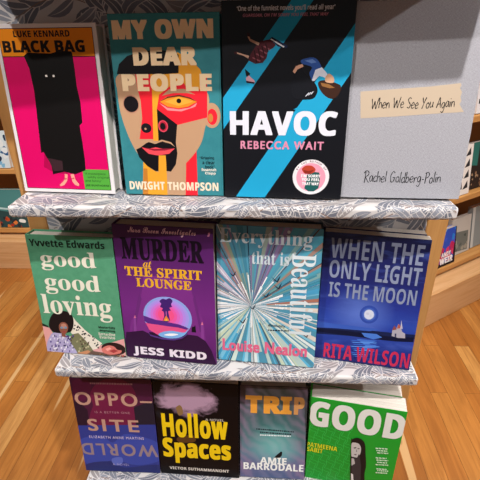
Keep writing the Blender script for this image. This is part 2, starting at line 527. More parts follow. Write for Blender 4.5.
def paint_leaves(mb, field, W, H, place, seg=12, lift=0.0003, dz=2.4e-6):
    """place(x, s, off) -> point on the wrapped surface"""
    leaves, stems = field
    cl = lambda x, s: (min(max(x, 0.0), W), min(max(s, 0.0), H))

    def strip(rows, m, off):
        vs, fs = [], []
        nc = len(rows[0])
        for r in rows:
            for p in r:
                x, s = cl(*p); vs.append(place(x, s, off))
        for i in range(len(rows) - 1):
            a = [cl(*p) for p in rows[i]] + [cl(*p) for p in rows[i + 1]]
            for j in range(nc - 1):
                f = [i * nc + j, i * nc + j + 1, (i + 1) * nc + j + 1, (i + 1) * nc + j]
                q = [a[j], a[j + 1], a[nc + j + 1], a[nc + j]]
                ar = sum(q[k - 1][0] * q[k][1] - q[k][0] * q[k - 1][1] for k in range(4))
                if abs(ar) < 1e-10: continue
                fs.append(f if ar > 0 else f[::-1])
        if fs: mb.add(vs, fs, m)
    for i, (x, y, a, L, wd_, bend, tone) in enumerate(leaves):
        if not (-L < x < W + L and -L < y < H + L): continue
        ca, sa = math.cos(a), math.sin(a)

        def pt(t, o):
            u = t * L; v = bend * math.sin(math.pi * t * 0.9) + o
            return (x + u * ca - v * sa, y + u * sa + v * ca)
        prof = lambda t: math.sin(math.pi * min(max(t, 0), 1) ** 0.72) ** 0.85 if 0 < t < 1 else 0.0
        off = lift + i * dz
        g = 0.042 * L
        strip([[pt(t, -(prof(t) * wd_ + g * 0.5)), pt(t, 0), pt(t, prof(t) * wd_ + g * 0.5)] for t in [-.03 + 1.06 * k / seg for k in range(seg + 1)]], M_PAPER, off)
        m = M_LEAF[(0, 0, 0, 1, 1, 1, 2, 2, 2, 3)[tone]]
        strip([[pt(t, -prof(t) * wd_), pt(t, 0), pt(t, prof(t) * wd_)] for t in [k / seg for k in range(seg + 1)]], m, off + dz * .33)
        strip([[pt(t, -0.022 * L * (1 - t)), pt(t, 0.022 * L * (1 - t))] for t in [-.02 + .9 * k / seg for k in range(seg + 1)]], M_PAPER, off + dz * .66)
    for s in stems:
        rows = []
        for i, p in enumerate(s):
            q = s[min(i + 1, len(s) - 1)]; o = s[max(i - 1, 0)]
            dx, dy = q[0] - o[0], q[1] - o[1]; d = math.hypot(dx, dy) or 1; tw = 0.0006
            rows.append([(p[0] + dy / d * tw, p[1] - dx / d * tw), (p[0] - dy / d * tw, p[1] + dx / d * tw)])
        strip(rows, M_STEM, lift + len(leaves) * dz * 0.6)


# ------------------------------------------------------------------ the room
mb = MB(); mb.box(-4.0, 4.0, -2.5, 4.0, -0.06, 0.0, floor_material())
struct(mb.build('floor'))
M_WALL = ink('#cfc4b6', 0.8, 0.1)
mb = MB(); mb.box(-4.0, 4.0, 4.0, 4.1, -0.06, 3.06, M_WALL); struct(mb.build('wall_back'))
mb = MB(); mb.box(-4.1, -4.0, -2.5, 4.1, -0.06, 3.06, M_WALL); struct(mb.build('wall_left'))
mb = MB(); mb.box(4.0, 4.1, -2.5, 4.1, -0.06, 3.06, M_WALL); struct(mb.build('wall_right'))

# ------------------------------------------------------------------ the display stand
SW, SD, ST = 0.62, 0.096, 0.0175          # shelf width, depth, thickness
SP = 0.30689                              # spacing
stand = thing('display_stand', 'oak display stand with four books per shelf, covered in grey willow-leaf paper', 'display stand', Matrix.Translation((0, 0, 0)))
RC = 0.005
HEAD = -0.045                             # the head board reaches further forward than the shelves
SEGS = [SD - RC, RC * math.pi / 2, ST - 2 * RC, RC * math.pi / 2, SD - RC]
TOT = sum(SEGS)


def wrap(s, off):
    """unrolled distance from the back edge over the top, the front lip and under -> (y, z) with an outward offset"""
    if s <= SEGS[0]: return (SD - s, off)
    s -= SEGS[0]
    if s <= SEGS[1]:
        a = s / RC; return (RC - (RC + off) * math.sin(a), -RC + (RC + off) * math.cos(a))
    s -= SEGS[1]
    if s <= SEGS[2]: return (-off, -RC - s)
    s -= SEGS[2]
    if s <= SEGS[3]:
        a = s / RC; return (RC - (RC + off) * math.cos(a), -ST + RC - (RC + off) * math.sin(a))
    return (RC + s - SEGS[3], -ST - off)


mb = MB()
ss = [0.0] + [SEGS[0] + SEGS[1] * k / 8 for k in range(9)] + [SEGS[0] + SEGS[1] + SEGS[2] + SEGS[3] * k / 8 for k in range(9)] + [TOT]
ring = [wrap(s, 0.0) for s in ss]
vs = []
for x in (-SW / 2, -SW / 2 + 0.002, SW / 2 - 0.002, SW / 2):
    k = 0.0012 if abs(x) == SW / 2 else 0.0
    for y, z in ring: vs.append((x, y + (k if y < SD / 2 else 0), min(max(z, -ST + k), -k)))
n = len(ring); fs = []
for i in range(3):
    for j in range(n): fs.append([i * n + j, i * n + (j + 1) % n, (i + 1) * n + (j + 1) % n, (i + 1) * n + j])
fs.append(list(range(n))[::-1]); fs.append([3 * n + j for j in range(n)])
mb.add(vs, fs, M_PAPER)
field = leaf_field(SW - 0.006, TOT, 3, 0.044, 1.85)
paint_leaves(mb, field, SW - 0.006, TOT, lambda x, s, off: (x - SW / 2 + 0.003, *wrap(s, off)), seg=16, dz=1.6e-6)
shelf = mb.build('shelf', stand); shelf.location = (0, 0, Z0)
for k in (-1, 1, 2, 3):
    o = shelf.copy(); COL.objects.link(o); o.parent = stand; o.location = (0, HEAD if k == -1 else 0, Z0 - k * SP)

BX = 0.311
mb = MB()
mb.box(-BX, BX, SD, SD + 0.012, 0.02, Z0 + SP, M_PAPER)
tile_h = SP
field = leaf_field(2 * BX, tile_h, 8, 0.054, 1.75)
for k in range(5):
    z0 = Z0 + SP - (k + 1) * SP + 0.0
    hh = tile_h if z0 > 0.02 else tile_h - 0.05
    paint_leaves(mb, field, 2 * BX, hh, (lambda zb: (lambda x, s, off: (x - BX, SD - off, zb + s)))(z0 if z0 > 0.02 else 0.03), seg=6, lift=0.0002, dz=8e-7)
mb.build('back_panel', stand)
for sx in (-1, 1):
    mb = MB(); x0, x1 = sorted((sx * 0.3125, sx * 0.346))
    mb.box(x0, x1, SD + 0.001, 0.46, 0.0, Z0 + SP + 0.021, M_OAK_Z, 0.003, 3)
    mb.build('side_panel', stand)
mb = MB(); mb.box(-0.311, 0.311, 0.112, 0.45, 0.0, 0.10, M_OAK_X, 0.002); mb.build('plinth', stand)
mb = MB(); mb.box(-0.311, 0.311, 0.0, 0.45, Z0 + SP + 0.0005, Z0 + SP + 0.02, M_OAK_X, 0.002); mb.build('top_board', stand)
mb = MB(); mb.box(-0.311, 0.311, 0.435, 0.45, 0.10, Z0 + SP, M_OAK_X); mb.build('rear_panel', stand)

POSE = {   # base centre x, y, shelf height, lean, turn (radians), width, height, thickness (metres)
  'pink': (-0.2381, 0.0464, 0.0000, 0.0970, -0.0797, 0.1423, 0.2258, 0.029),
  'face': (-0.0792, 0.0388, 0.0000, 0.0941, -0.0474, 0.1440, 0.2354, 0.028),
  'falling': (0.0759, 0.0270, 0.0000, 0.0983, -0.0610, 0.1624, 0.2466, 0.036),
  'cloth': (0.2375, 0.0257, 0.0000, 0.1114, -0.0380, 0.1597, 0.2429, 0.036),
  'green_couple': (-0.2658, 0.0371, -0.3069, 0.1093, -0.0715, 0.1491, 0.2277, 0.026),
  'globe': (-0.1091, 0.0256, -0.3069, 0.0956, -0.0974, 0.1625, 0.2515, 0.034),
  'rays': (0.0562, 0.0235, -0.3069, 0.1192, -0.0943, 0.1650, 0.2501, 0.034),
  'moon': (0.2206, 0.0298, -0.3069, 0.1248, -0.1713, 0.1583, 0.2353, 0.019),
  'maroon': (-0.2374, 0.0201, -0.6138, 0.1101, -0.0021, 0.1579, 0.2384, 0.036),
  'smoke': (-0.0755, 0.0181, -0.6138, 0.1009, -0.0312, 0.1627, 0.2383, 0.036),
  'swirl': (0.0728, 0.0172, -0.6138, 0.2113, -0.0142, 0.1305, 0.2150, 0.026),
  'portrait': (0.2226, 0.0117, -0.6138, 0.0156, -0.1724, 0.1666, 0.2261, 0.032),
}

ART = {
  'pink': [
    ('P',None,'#2a1418',[(5.2,5.2),(137.1,5.2),(137.1,220.6),(5.2,220.6)],0),
    ('P',None,'#da0062',[(6,6),(136.3,6),(136.3,186.3),(6,186.3)],0),
    ('P',None,'#ee8d10',[(6,186.3),(136.3,186.3),(136.3,219.8),(6,219.8)],0),
    ('P',None,'#2a1418',[(6,185.8),(136.3,185.8),(136.3,186.8),(6,186.8)],0),
    ('P',None,'#53a83c',[(96.6,6),(136.3,6),(136.3,35.7),(96.6,35.7)],0),
    ('P','cover_illustration','#b0004a',[(41.8,57.7),(63.1,38.2),(74.3,28.3),(53,29.1),(37.4,37.5)],0),
    ('P','cover_illustration','#0d0a0a',[(36.6,187.3),(42.6,191.2),(74.9,189.9),(88.3,193.1),(104.7,192.4),(105.5,189.1),(105.9,171.2),(105.5,148.3),(107.7,127.7),(106.4,101.5),(101.8,97.7),(102.5,75.1),(102.7,49.1),(101.3,34.4),(84.8,27.9),(67.7,31.5),(49.8,27),(49.5,41.2),(43.3,54.4),(40.8,59.6),(37,58.2),(39.4,93.2),(42.8,142.3),(41.3,171.4)],0),
    ('P','cover_illustration','#3a2228',[(45.6,51.1),(67.5,47),(66.6,33.5),(52.1,31.8)],0),
    ('E','cover_illustration','#f4efe8',63.9,162.2,1.7,1.5,0),
    ('E','cover_illustration','#f4efe8',74.5,162.2,1.7,1.5,0),
    ('P','cover_illustration','#f0a58e',[(67.8,28.1),(72.7,27.6),(70.4,17.9),(65.1,11.6),(58.9,9.3),(57.1,11.3),(63.7,16.4),(67.4,21.3)],0),
    ('P','cover_illustration','#f0a58e',[(77,27.7),(82.1,28.5),(83.5,19.7),(88.3,13.6),(87.1,10.2),(81.6,12.1),(78.2,17.5)],0),
    ('P','cover_illustration','#c96a62',[(66.8,22),(70.4,22.1),(70.1,20),(66.3,19.2)],0),
    ('P','cover_illustration','#c96a62',[(77.6,22.3),(81.9,23.1),(82.3,21),(77.9,20.2)],0),
    ('T','author_lettering','sb','LUKE KENNARD','#1c1210',(27,209.8,105.5,217.4),0,0.015),
    ('T','title_lettering','sb','BLACK BAG','#1c1210',(8.9,191.2,123.8,205.8),0,0.040),
    ('T','quote_lettering','sr','‘A masterpiece','#17351a',(99.5,27.1,131,31.1),0,0),
    ('T','quote_lettering','sr','wildly original','#17351a',(103,22,135.2,26.1),0,0),
    ('T','quote_lettering','sr','and funny’','#17351a',(98.7,16.6,123.4,20.7),0,0),
    ('T','quote_lettering','sb','JOE DUNTHORNE','#17351a',(98.4,10.1,134.5,13.6),0,0),
  ],
  'face': [
    ('P','cover_illustration','#eba02c',[(30.3,50),(52.3,54.2),(47.1,-9.7),(23.8,-10.2)],0),
    ('P','cover_illustration','#bf9674',[(61.5,46.6),(93.1,54.7),(93.7,-8.6),(47.1,-9.7),(51,38.7)],0),
    ('P','cover_illustration','#eba02c',[(48.7,57.9),(64.3,58.1),(61.4,-9.3),(39,-9.8)],0),
    ('P','cover_illustration','#ee2233',[(91.9,47),(107.5,66.2),(106.5,-8.3),(88,-8.7)],0),
    ('P','cover_illustration','#c47b2c',[(29.2,38.3),(35.2,38.4),(32.8,-10),(23.8,-10.2)],0),
    ('E','cover_illustration','#bf9674',130.3,111.6,12.1,16.4,0),
    ('E','cover_illustration','#ee2233',130.9,109.9,7,10.5,0),
    ('E','cover_illustration','#c8823e',128.7,108.5,3.3,5.6,0),
    ('P','cover_illustration','#bf9674',[(4.7,161.6),(3.2,142.9),(4.1,118.4),(9.3,93.1),(18.3,68.2),(30.2,49.2),(44.8,35.4),(62.3,31.8),(78.4,36),(98.9,54),(113.9,73.7),(120.8,95.6),(125.2,113.4),(123.4,144.3),(74.4,171.1),(30.8,171.4)],1),
    ('P','cover_illustration','#ee2233',[(29.7,168.1),(54.2,168),(52.5,144.5),(47.8,79.7),(27.7,79.6),(34.2,107.7),(34.2,130.7),(31.2,146.2)],0),
    ('P','cover_illustration','#ee2233',[(65.1,167.9),(125.8,161),(124.3,109.2),(82.4,99),(55,120.9),(57.4,141.1)],0),
    ('P','cover_illustration','#eba02c',[(49.8,168),(89.2,167.8),(88.6,157.8),(60.2,138.3),(55.7,119.5),(54.5,77.6),(47.2,77.5),(51.1,144.5)],0),
    ('P','cover_illustration','#eba02c',[(87.8,190.4),(103.7,182.6),(117.2,169.2),(124.2,145.7),(101.6,143.7),(87.4,161.2)],0),
    ('P','cover_illustration','#0f0c11',[(5,164.2),(9.4,176.5),(21.4,186.2),(40.1,191.5),(63.5,193.2),(80.1,191.5),(89.7,187.2),(88.4,165.1),(70.2,163.9)],0),
    ('P','cover_illustration','#bf9674',[(63.8,136.9),(74.3,145.1),(94.5,145.7),(109.4,138.3),(97.8,140.3),(79.5,140.3)],0),
    ('P','cover_illustration','#e88a24',[(60.2,129.3),(71.1,135.9),(87.4,138.3),(101.2,134.8),(111.1,129.4),(98.7,123.1),(85.6,121),(70.9,123.1)],0),
    ('P','cover_illustration','#f0a63a',[(66.9,129.3),(86.5,135.5),(106.4,129.4),(85.8,123.8)],0),
    ('P','cover_illustration','#5a2a20',[(59.4,129),(71.8,135.9),(87.4,138.3),(101.9,134.8),(111.9,129),(101.1,133.1),(87.3,136.2),(72.4,134.2)],0),
    ('P','cover_illustration','#e98a8f',[(59.3,127.9),(70.8,121.7),(86.3,119.6),(100.5,121.7),(111.1,128),(108.6,123.1),(89.1,116.8),(70.5,118.2)],0),
    ('E','cover_illustration','#0f0c11',86.6,130.4,3.3,3.1,0),
    ('E','cover_illustration','#b5806a',20.5,126.2,11.3,12.1,0),
    ('E','cover_illustration','#0f0c11',20.5,126.2,10.2,10.4,0),
    ('P','cover_illustration','#0f0c11',[(55.7,120.2),(82.4,99.7),(79,75.6),(54.5,76.8)],0),
    ('E','cover_illustration','#17131a',38.7,94.7,7.3,6.6,0),
    ('E','cover_illustration','#c89a78',37.5,93.6,1.5,1.5,0),
    ('E','cover_illustration','#d8485c',62.6,97.4,6.8,7.9,0),
    ('E','cover_illustration','#b01c34',62.6,97.4,5.3,6.5,0),
    ('E','cover_illustration','#0f0c11',62.2,97.1,3.8,4.7,0),
    ('P','cover_illustration','#0f0c11',[(21.5,65.2),(28.1,68.3),(40.6,76.7),(50.1,74.5),(61.8,76.9),(79,75.9),(80.3,60.2),(77,44.9),(69.2,34.3),(58.7,35.7),(46.7,34.7),(35.8,41.6),(25.1,53.8)],0),
    ('P','cover_illustration','#bf9674',[(27.3,68.3),(33.4,75.1),(40.7,78.2),(49.4,75.7),(59.3,79.1),(72.1,75.9),(77.8,68.8),(71.9,73.3),(59.9,76.9),(49.5,73),(40.5,75.9),(34,72.9)],0),
    ('P','cover_illustration','#ee4a55',[(29.7,68.3),(38.1,66.2),(49.6,68.5),(61.4,66.4),(76.9,67.3),(68.3,59.7),(52.5,57.2),(39,59.3)],0),
    ('P','cover_illustration','#8f1830',[(29.7,68.3),(47.4,66.3),(76.9,67.3),(62.8,64.2),(47.2,63.6)],0),
    ('P','cover_illustration','#eba02c',[(53.3,57.2),(63.4,57.3),(62.7,31),(50.8,30.8)],0),
    ('T','title_lettering','sb','MY OWN','#ffe0b4',(4.9,205.6,135.7,228.2),0,0.075),
    ('T','title_lettering','sb','DEAR','#ffe0b4',(29.2,174.4,113.2,196.3),0,0.075),
    ('T','title_lettering','sb','PEOPLE','#ffe0b4',(10.9,142.6,131.9,164.4),0,0.075),
    ('T','author_lettering','sb','DWIGHT THOMPSON','#f2dcc0',(6.5,7.2,136.9,19.5),0,0.030),
    ('T','quote_lettering','sb','“Gripping,','#12242c',(111.5,51.7,132.9,56.8),0,0),
    ('T','quote_lettering','sb','a clear','#12242c',(115.2,45.6,132.7,50.8),0,0),
    ('T','quote_lettering','sb','book”','#12242c',(118.8,39.5,132.5,44.6),0,0),
    ('T','quote_lettering','sb','Susannah','#e8e2d4',(113.5,35.9,134.4,40.1),0,0.020),
    ('T','quote_lettering','sb','Clapp','#e8e2d4',(118.5,30.3,133.5,34.9),0,0.020),
  ],
  'falling': [
    ('P',None,'#1f9fca',[(121.3,293),(146,292.3),(-10.7,79.2),(-9.6,121.1)],0),
    ('P',None,'#1f9fca',[(191.5,263.5),(196.8,218),(56,-1.7),(53.3,-9.9),(4.3,-14.4),(14.6,-2.1)],0),
    ('P','cover_illustration','#4d1d26',[(35.9,185.7),(42.7,195.6),(48.7,201),(60.7,203.3),(67.6,196.5),(64.3,192.9),(58.3,190.5),(56.4,181.7),(51.7,176.1),(42.1,174.9),(33.9,178.7)],0),
    ('P','cover_illustration','#8a4a54',[(38,181.9),(39.3,182.8),(49,178.6),(48.3,177.1)],0),
    ('P','cover_illustration','#2a0e16',[(40,190.6),(41.3,191.2),(44.9,176.1),(43.5,175.5)],0),
    ('P','cover_illustration','#8a4a54',[(42.7,186.2),(44.1,187.2),(53,183),(52.3,181.5)],0),
    ('P','cover_illustration','#2a0e16',[(44.7,193.1),(46.1,193.7),(49.6,180.5),(48.3,179.9)],0),
    ('P','cover_illustration','#8a4a54',[(47.5,190.6),(48.8,191.5),(57,187.4),(56.4,185.8)],0),
    ('P','cover_illustration','#2a0e16',[(49.4,195.5),(50.8,196.1),(54.3,184.9),(53,184.3)],0),
    ('P','cover_illustration','#8a4a54',[(52.1,194.8),(53.5,195.8),(61,191.7),(60.3,190.1)],0),
    ('P','cover_illustration','#2a0e16',[(54.1,197.9),(55.5,198.5),(59,189.2),(57.7,188.6)],0),
    ('P','cover_illustration','#1c2745',[(60.1,203.3),(62.7,205.7),(82.4,195.5),(81.5,192.7),(70.3,194.7)],0),
    ('P','cover_illustration','#d9dce2',[(60.8,202.7),(61.7,203.9),(78.4,194.6),(77.4,193.4)],0),
    ('P','cover_illustration','#c39a84',[(18,188.9),(34.5,184.4),(33.2,181.3),(27,184.5),(18.7,187.1)],0),
    ('P','cover_illustration','#c39a84',[(33.1,209.1),(35.8,203.6),(47.4,199.2),(46,196.1),(35.2,201.2),(32.4,206.1)],0),
    ('P','cover_illustration','#3a1a1e',[(15.3,189),(18.7,189.6),(19.4,186.4),(16,186.4)],0),
    ('P','cover_illustration','#3a1a1e',[(31.8,211),(35.1,209.7),(35.1,206.1),(32.4,206.7)],0),
    ('P','cover_illustration','#101018',[(29,169.2),(36,163.4),(33.2,158.8),(30.4,160.8)],0),
    ('P','cover_illustration','#d9a3b2',[(30.4,158.2),(33.9,161.4),(40.9,155.6),(42.3,152.3),(36,151.6),(31.1,153.6)],0),
    ('P','cover_illustration','#2a1a2a',[(30.4,154.9),(41.6,153),(40.9,151),(31.1,152.3)],0),
    ('P','cover_illustration','#2d4f93',[(99.2,178.3),(105.1,180.8),(114.4,181.9),(120.6,178.2),(125.8,169.4),(123.5,163.7),(118.3,160.5),(114.5,155.4),(110.7,163.7),(113.7,170.1),(106.8,173.2),(101.4,174.5)],1),
    ('P','cover_illustration','#5f80bd',[(103.9,178.3),(113.8,180.1),(118.7,176.3),(112.7,175.1)],0),
    ('P','cover_illustration','#d6d9e6',[(117.9,167.5),(125.7,170.6),(132.9,163),(131.9,157.9),(123,160.5),(118,154.8),(113.9,154.1)],0),
    ('P','cover_illustration','#0f1118',[(99.6,170.1),(91.1,162.5),(88.4,142.4),(91.6,133.8),(102.1,131.8),(117.2,133.2),(122.1,142.4),(118.9,150.9),(111,158),(104.6,163.8)],1),
    ('P','cover_illustration','#c9ccd6',[(106.7,135.8),(108.1,135.8),(112,140.4),(110.6,140.4)],0),
    ('P','cover_illustration','#c9ccd6',[(110.1,137.2),(111.4,137.2),(114.7,141.1),(113.3,141.1)],0),
    ('P','cover_illustration','#c9ccd6',[(113.4,138.5),(114.8,138.5),(117.4,141.8),(116,141.8)],0),
    ('P','cover_illustration','#c9967c',[(89.6,165.7),(93.4,172.1),(101.4,174.5),(102.9,171.4),(95.6,168.2),(92.4,163.2)],0),
    ('P','cover_illustration','#3a2117',[(122.2,152.2),(129.4,155.4),(141.7,152.8),(150.8,148.3),(149.5,139.8),(143.2,133.2),(134.9,134.6),(126.2,142.4)],1),
    ('P','cover_illustration','#8f6236',[(125.6,152.2),(135.1,150.9),(143.6,146.3),(136.8,145.7),(127.2,148.3)],0),
    ('P','cover_illustration','#d0a282',[(131.2,159.2),(134.9,163),(140.6,159.2),(141.7,152.8),(135.7,152.1),(130.9,154.1)],1),
    ('P','cover_illustration','#1f9fca',[(92.1,119.7),(101,123.8),(103.3,121.1),(108.6,125.8),(113.6,123.2),(116,118.1)],0),
    ('T','title_lettering','sb','HAVOC','#dfe0ea',(8.8,86.1,149.8,117.7),0,0.040),
    ('T','author_lettering','bf','REBECCA WAIT','#d98ba6',(23,67.7,134.5,78.8),0,0.050),
    ('T','quote_lettering','sr','‘One of the funniest novels you’ll read all year’','#d6d8de',(19.3,233.1,137.1,240.4),0,0.030),
    ('T','quote_lettering','si','GUARDIAN, ON I’M SORRY YOU FEEL THAT WAY','#c77d92',(26.6,227.6,129.9,231.6),0,0.020),
    ('E','sticker','#e6e2e4',119.8,30.5,24.8,24.3,0),
    ('E','sticker','#ee9bb0',119.9,30.2,19.8,19.8,0),
    ('P','sticker','#1f5a58',[(111.6,14.5),(113.5,21.6),(114.5,33.4),(121.7,38.2),(130.9,37.2),(132.5,26.8),(131,15),(124.9,10.5),(117.5,10.3)],0),
    ('P','sticker','#b8402c',[(107.3,42),(112,46.2),(119.6,46.4),(125.2,42.4),(124.6,38.2),(119.4,35.3),(111.7,35.2),(108.8,37.9)],1),
    ('P','sticker','#8a2a1e',[(109.2,40.2),(116,39),(124,41),(118.4,35.3),(111.7,35.2)],0),
    ('T','sticker','sb','I’M SORRY','#f6f2f2',(106.5,30.2,132.7,34.2),0,0.030),
    ('T','sticker','sb','YOU FEEL','#f6f2f2',(107.6,25.1,132.1,29.1),0,0.030),
    ('T','sticker','sb','THAT WAY','#f6f2f2',(108.4,19.2,131.2,23.2),0,0.030),
    ('R','sticker','BY THE AUTHOR OF','#8a5a66',119.9,30.2,22,2.6,60),
  ],
  'cloth': [
    ('P','paper_strip','#c4b19a',[(14.6,140.2),(57.3,143.1),(99.9,145.9),(136.8,149.9),(137.9,147),(136.6,144),(139.9,139.3),(139.1,133.3),(141.1,128.5),(139.3,124.8),(142.6,120),(146.5,115.1),(104.9,112.6),(61.4,109.4),(17.7,106.8)],0),
    ('H','title_lettering','When We See You Again','#1a181c',(29.9,119.3,133.3,120.6),13.6,0.9),
    ('H','author_lettering','Rachel Goldberg-Polin','#1a181c',(29.6,22.9,131.4,22.4),15.3,0.9),
  ],
  'green_couple': [
    ('P','cover_illustration','#e3a3a0',[(-14.3,62),(-4,54.1),(13.4,50.3),(22.7,25.7),(-4,-59.4),(-37.9,-62.7)],0),
    ('P','cover_illustration','#e3a3a0',[(88,15.6),(120.5,27.1),(152.4,39.6),(160,40.2),(151.5,-44.4),(79,-51.4)],0),
    ('P','cover_illustration','#1d2a22',[(-3.6,67),(0.8,58.8),(11,54.4),(11.2,51),(-0.1,53.6),(-5.2,60.1)],0),
    ('P','cover_illustration','#ece2d2',[(51.4,43.3),(58.2,67.3),(56.2,83.9),(64.6,68.6),(78.3,51.8),(91.2,39),(107.2,25.6),(96.3,13.2),(81.6,8.4),(66.5,29.2)],0),
    ('P','cover_illustration','#23201f',[(65.9,51.1),(67.5,52.5),(67.8,49.7),(66.3,49)],0),
    ('P','cover_illustration','#23201f',[(95.6,21.1),(97.4,22.6),(98.6,20),(96.1,19)],0),
    ('P','cover_illustration','#23201f',[(63.7,55.9),(66.8,57.4),(67.2,54),(64.1,53.8)],0),
    ('P','cover_illustration','#23201f',[(89.6,31.7),(92.2,33.3),(93,29.6),(90.1,29.6)],0),
    ('P','cover_illustration','#23201f',[(92,24.6),(94.7,26.1),(95,23.7),(92.5,22.4)],0),
    ('P','cover_illustration','#23201f',[(74.5,34.9),(77.6,36.5),(77.6,33.8),(75,32.8)],0),
    ('P','cover_illustration','#23201f',[(94.3,19.7),(97.3,21.3),(97.2,18.4),(94.8,17.6)],0),
    ('P','cover_illustration','#23201f',[(82.3,41.3),(84.3,42.7),(86,40.6),(82.8,39.1)],0),
    ('P','cover_illustration','#23201f',[(60,59.7),(62.4,61.2),(62.8,58.5),(60.4,57.6)],0),
    ('P','cover_illustration','#23201f',[(97.6,23),(99.4,24.5),(100.9,21.9),(98.1,20.9)],0),
    ('P','cover_illustration','#23201f',[(73,48),(75.4,49.4),(76.9,47.2),(73.4,45.9)],0),
    ('P','cover_illustration','#23201f',[(58.3,52.4),(60.9,53.8),(60.6,51.1),(58.8,50.2)],0),
    ('P','cover_illustration','#23201f',[(65.3,58.2),(68,59.7),(69,56),(65.8,56.1)],0),
    ('P','cover_illustration','#23201f',[(89.9,38.4),(91.8,39.9),(93.8,36.5),(90.3,36.3)],0),
    ('P','cover_illustration','#23201f',[(75.2,41.8),(78.2,43.4),(77.7,40.8),(75.7,39.7)],0),
    ('P','cover_illustration','#23201f',[(74.6,43.8),(77.8,45.3),(77.2,43.1),(75,41.6)],0),
    ('P','cover_illustration','#23201f',[(57.4,52.7),(59.5,54.1),(59.9,51.9),(57.9,50.6)],0),
    ('P','cover_illustration','#23201f',[(98.1,26.6),(99.5,28),(100,25.6),(98.6,24.4)],0),
    ('P','cover_illustration','#23201f',[(84.9,40),(87.2,41.5),(87.1,37.6),(85.4,37.9)],0),
    ('P','cover_illustration','#23201f',[(61.8,50.1),(63.9,51.6),(65.8,48.7),(62.2,48)],0),
    ('P','cover_illustration','#23201f',[(67.8,56),(70,57.4),(70,53.7),(68.3,53.9)],0),
    ('P','cover_illustration','#23201f',[(92.4,34.6),(94.2,36.1),(94.7,33.6),(92.9,32.5)],0),
    ('P','cover_illustration','#23201f',[(68.6,55),(70.1,56.4),(72.5,53.5),(69.1,52.9)],0),
    ('P','cover_illustration','#23201f',[(97.1,16.4),(99.7,17.9),(100.7,14.5),(97.6,14.2)],0),
    ('P','cover_illustration','#23201f',[(76.8,44.3),(79.9,45.8),(80.6,42.1),(77.3,42.2)],0),
    ('P','cover_illustration','#23201f',[(70.9,42),(73.5,43.5),(74.5,40.5),(71.4,39.8)],0),
    ('P','cover_illustration','#7d7b5a',[(43.2,30.9),(54.5,40.5),(65.5,43.9),(75.4,31.7),(85,16.7),(90.5,4.7),(69.9,-7),(51,-8.6)],0),
    ('P','cover_illustration','#5e4a3a',[(69.1,9.7),(71.8,11.7),(72.1,7.7),(69.5,6.6)],0),
    ('P','cover_illustration','#5e4a3a',[(62.5,2.4),(66.6,4.6),(66.1,0.5),(62.8,-0.7)],0),
    ('P','cover_illustration','#a8a37c',[(45.9,-0.6),(49.6,1.5),(48.6,-2.6),(46.2,-3.7)],0),
    ('P','cover_illustration','#c3b891',[(75.3,3.1),(78.5,5.2),(79.2,1.2),(75.7,-0)],0),
    ('P','cover_illustration','#4c5238',[(44.2,-1.6),(47.6,0.4),(46.9,-3.7),(44.5,-4.8)],0),
    ('P','cover_illustration','#c3b891',[(59.3,5.6),(63.3,7.8),(62.7,3.7),(59.7,2.5)],0),
    ('P','cover_illustration','#c3b891',[(71.7,23.6),(75.7,25.7),(74.8,21.7),(72.1,20.6)],0),
    ('P','cover_illustration','#4c5238',[(48.4,7.6),(51.4,9.6),(52.5,5.7),(48.7,4.5)],0),
    ('P','cover_illustration','#5e4a3a',[(70.5,30.8),(72.5,32.8),(74.6,29),(70.9,27.8)],0),
    ('P','cover_illustration','#5e4a3a',[(80.2,25.6),(84,27.7),(82.4,23.6),(80.5,22.6)],0),
    ('P','cover_illustration','#5e4a3a',[(66.9,21.3),(69.6,23.3),(70.7,19.4),(67.2,18.2)],0),
    ('P','cover_illustration','#4c5238',[(77.9,21.5),(80,23.4),(81.4,19.6),(78.2,18.4)],0),
    ('P','cover_illustration','#c3b891',[(78.3,17.2),(81.1,19.2),(82.1,15.3),(78.7,14.1)],0),
    ('P','cover_illustration','#a8a37c',[(61.9,11.3),(65.3,13.4),(66.2,9.5),(62.2,8.2)],0),
    ('P','cover_illustration','#a8a37c',[(66,31.3),(68.8,33.2),(68.5,29.3),(66.4,28.2)],0),
    ('P','cover_illustration','#5e4a3a',[(73,23.9),(75.4,25.8),(77.4,22),(73.3,20.8)],0),
    ('P','cover_illustration','#5e4a3a',[(48.8,28),(51,29.9),(51.2,25.9),(49.2,24.9)],0),
    ('P','cover_illustration','#4c5238',[(74.3,13.4),(77.4,15.5),(77.4,11.5),(74.7,10.4)],0),
    ('P','cover_illustration','#a8a37c',[(58.8,26.4),(63,28.5),(62.4,24.5),(59.1,23.4)],0),
    ('P','cover_illustration','#5e4a3a',[(70.3,12.8),(73.5,14.8),(74.6,10.9),(70.7,9.7)],0),
    ('P','cover_illustration','#c3b891',[(74.4,14.7),(77.7,16.8),(77.5,12.7),(74.7,11.6)],0),
    ('P','cover_illustration','#5e4a3a',[(50.1,4.8),(54.4,6.9),(53,2.8),(50.4,1.7)],0),
    ('P','cover_illustration','#a8a37c',[(61.6,12.2),(64.2,14.2),(66,10.3),(62,9.1)],0),
    ('P','cover_illustration','#4c5238',[(52,4.1),(54.1,6),(55.7,2.1),(52.4,0.9)],0),
    ('P','cover_illustration','#5e4a3a',[(80,24.3),(82.6,26.3),(82.8,22.4),(80.3,21.3)],0),
    ('P','cover_illustration','#4c5238',[(50.4,33.7),(54.1,35.8),(54.3,31.9),(50.7,30.7)],0),
    ('P','cover_illustration','#4c5238',[(67.7,17),(71.3,19),(72,15.1),(68,13.9)],0),
    ('P','cover_illustration','#a8a37c',[(50,9.4),(53.3,11.5),(54,7.5),(50.3,6.3)],0),
    ('P','cover_illustration','#c3b891',[(55.1,-0.9),(59.1,1.2),(57.7,-3),(55.4,-4.1)],0),
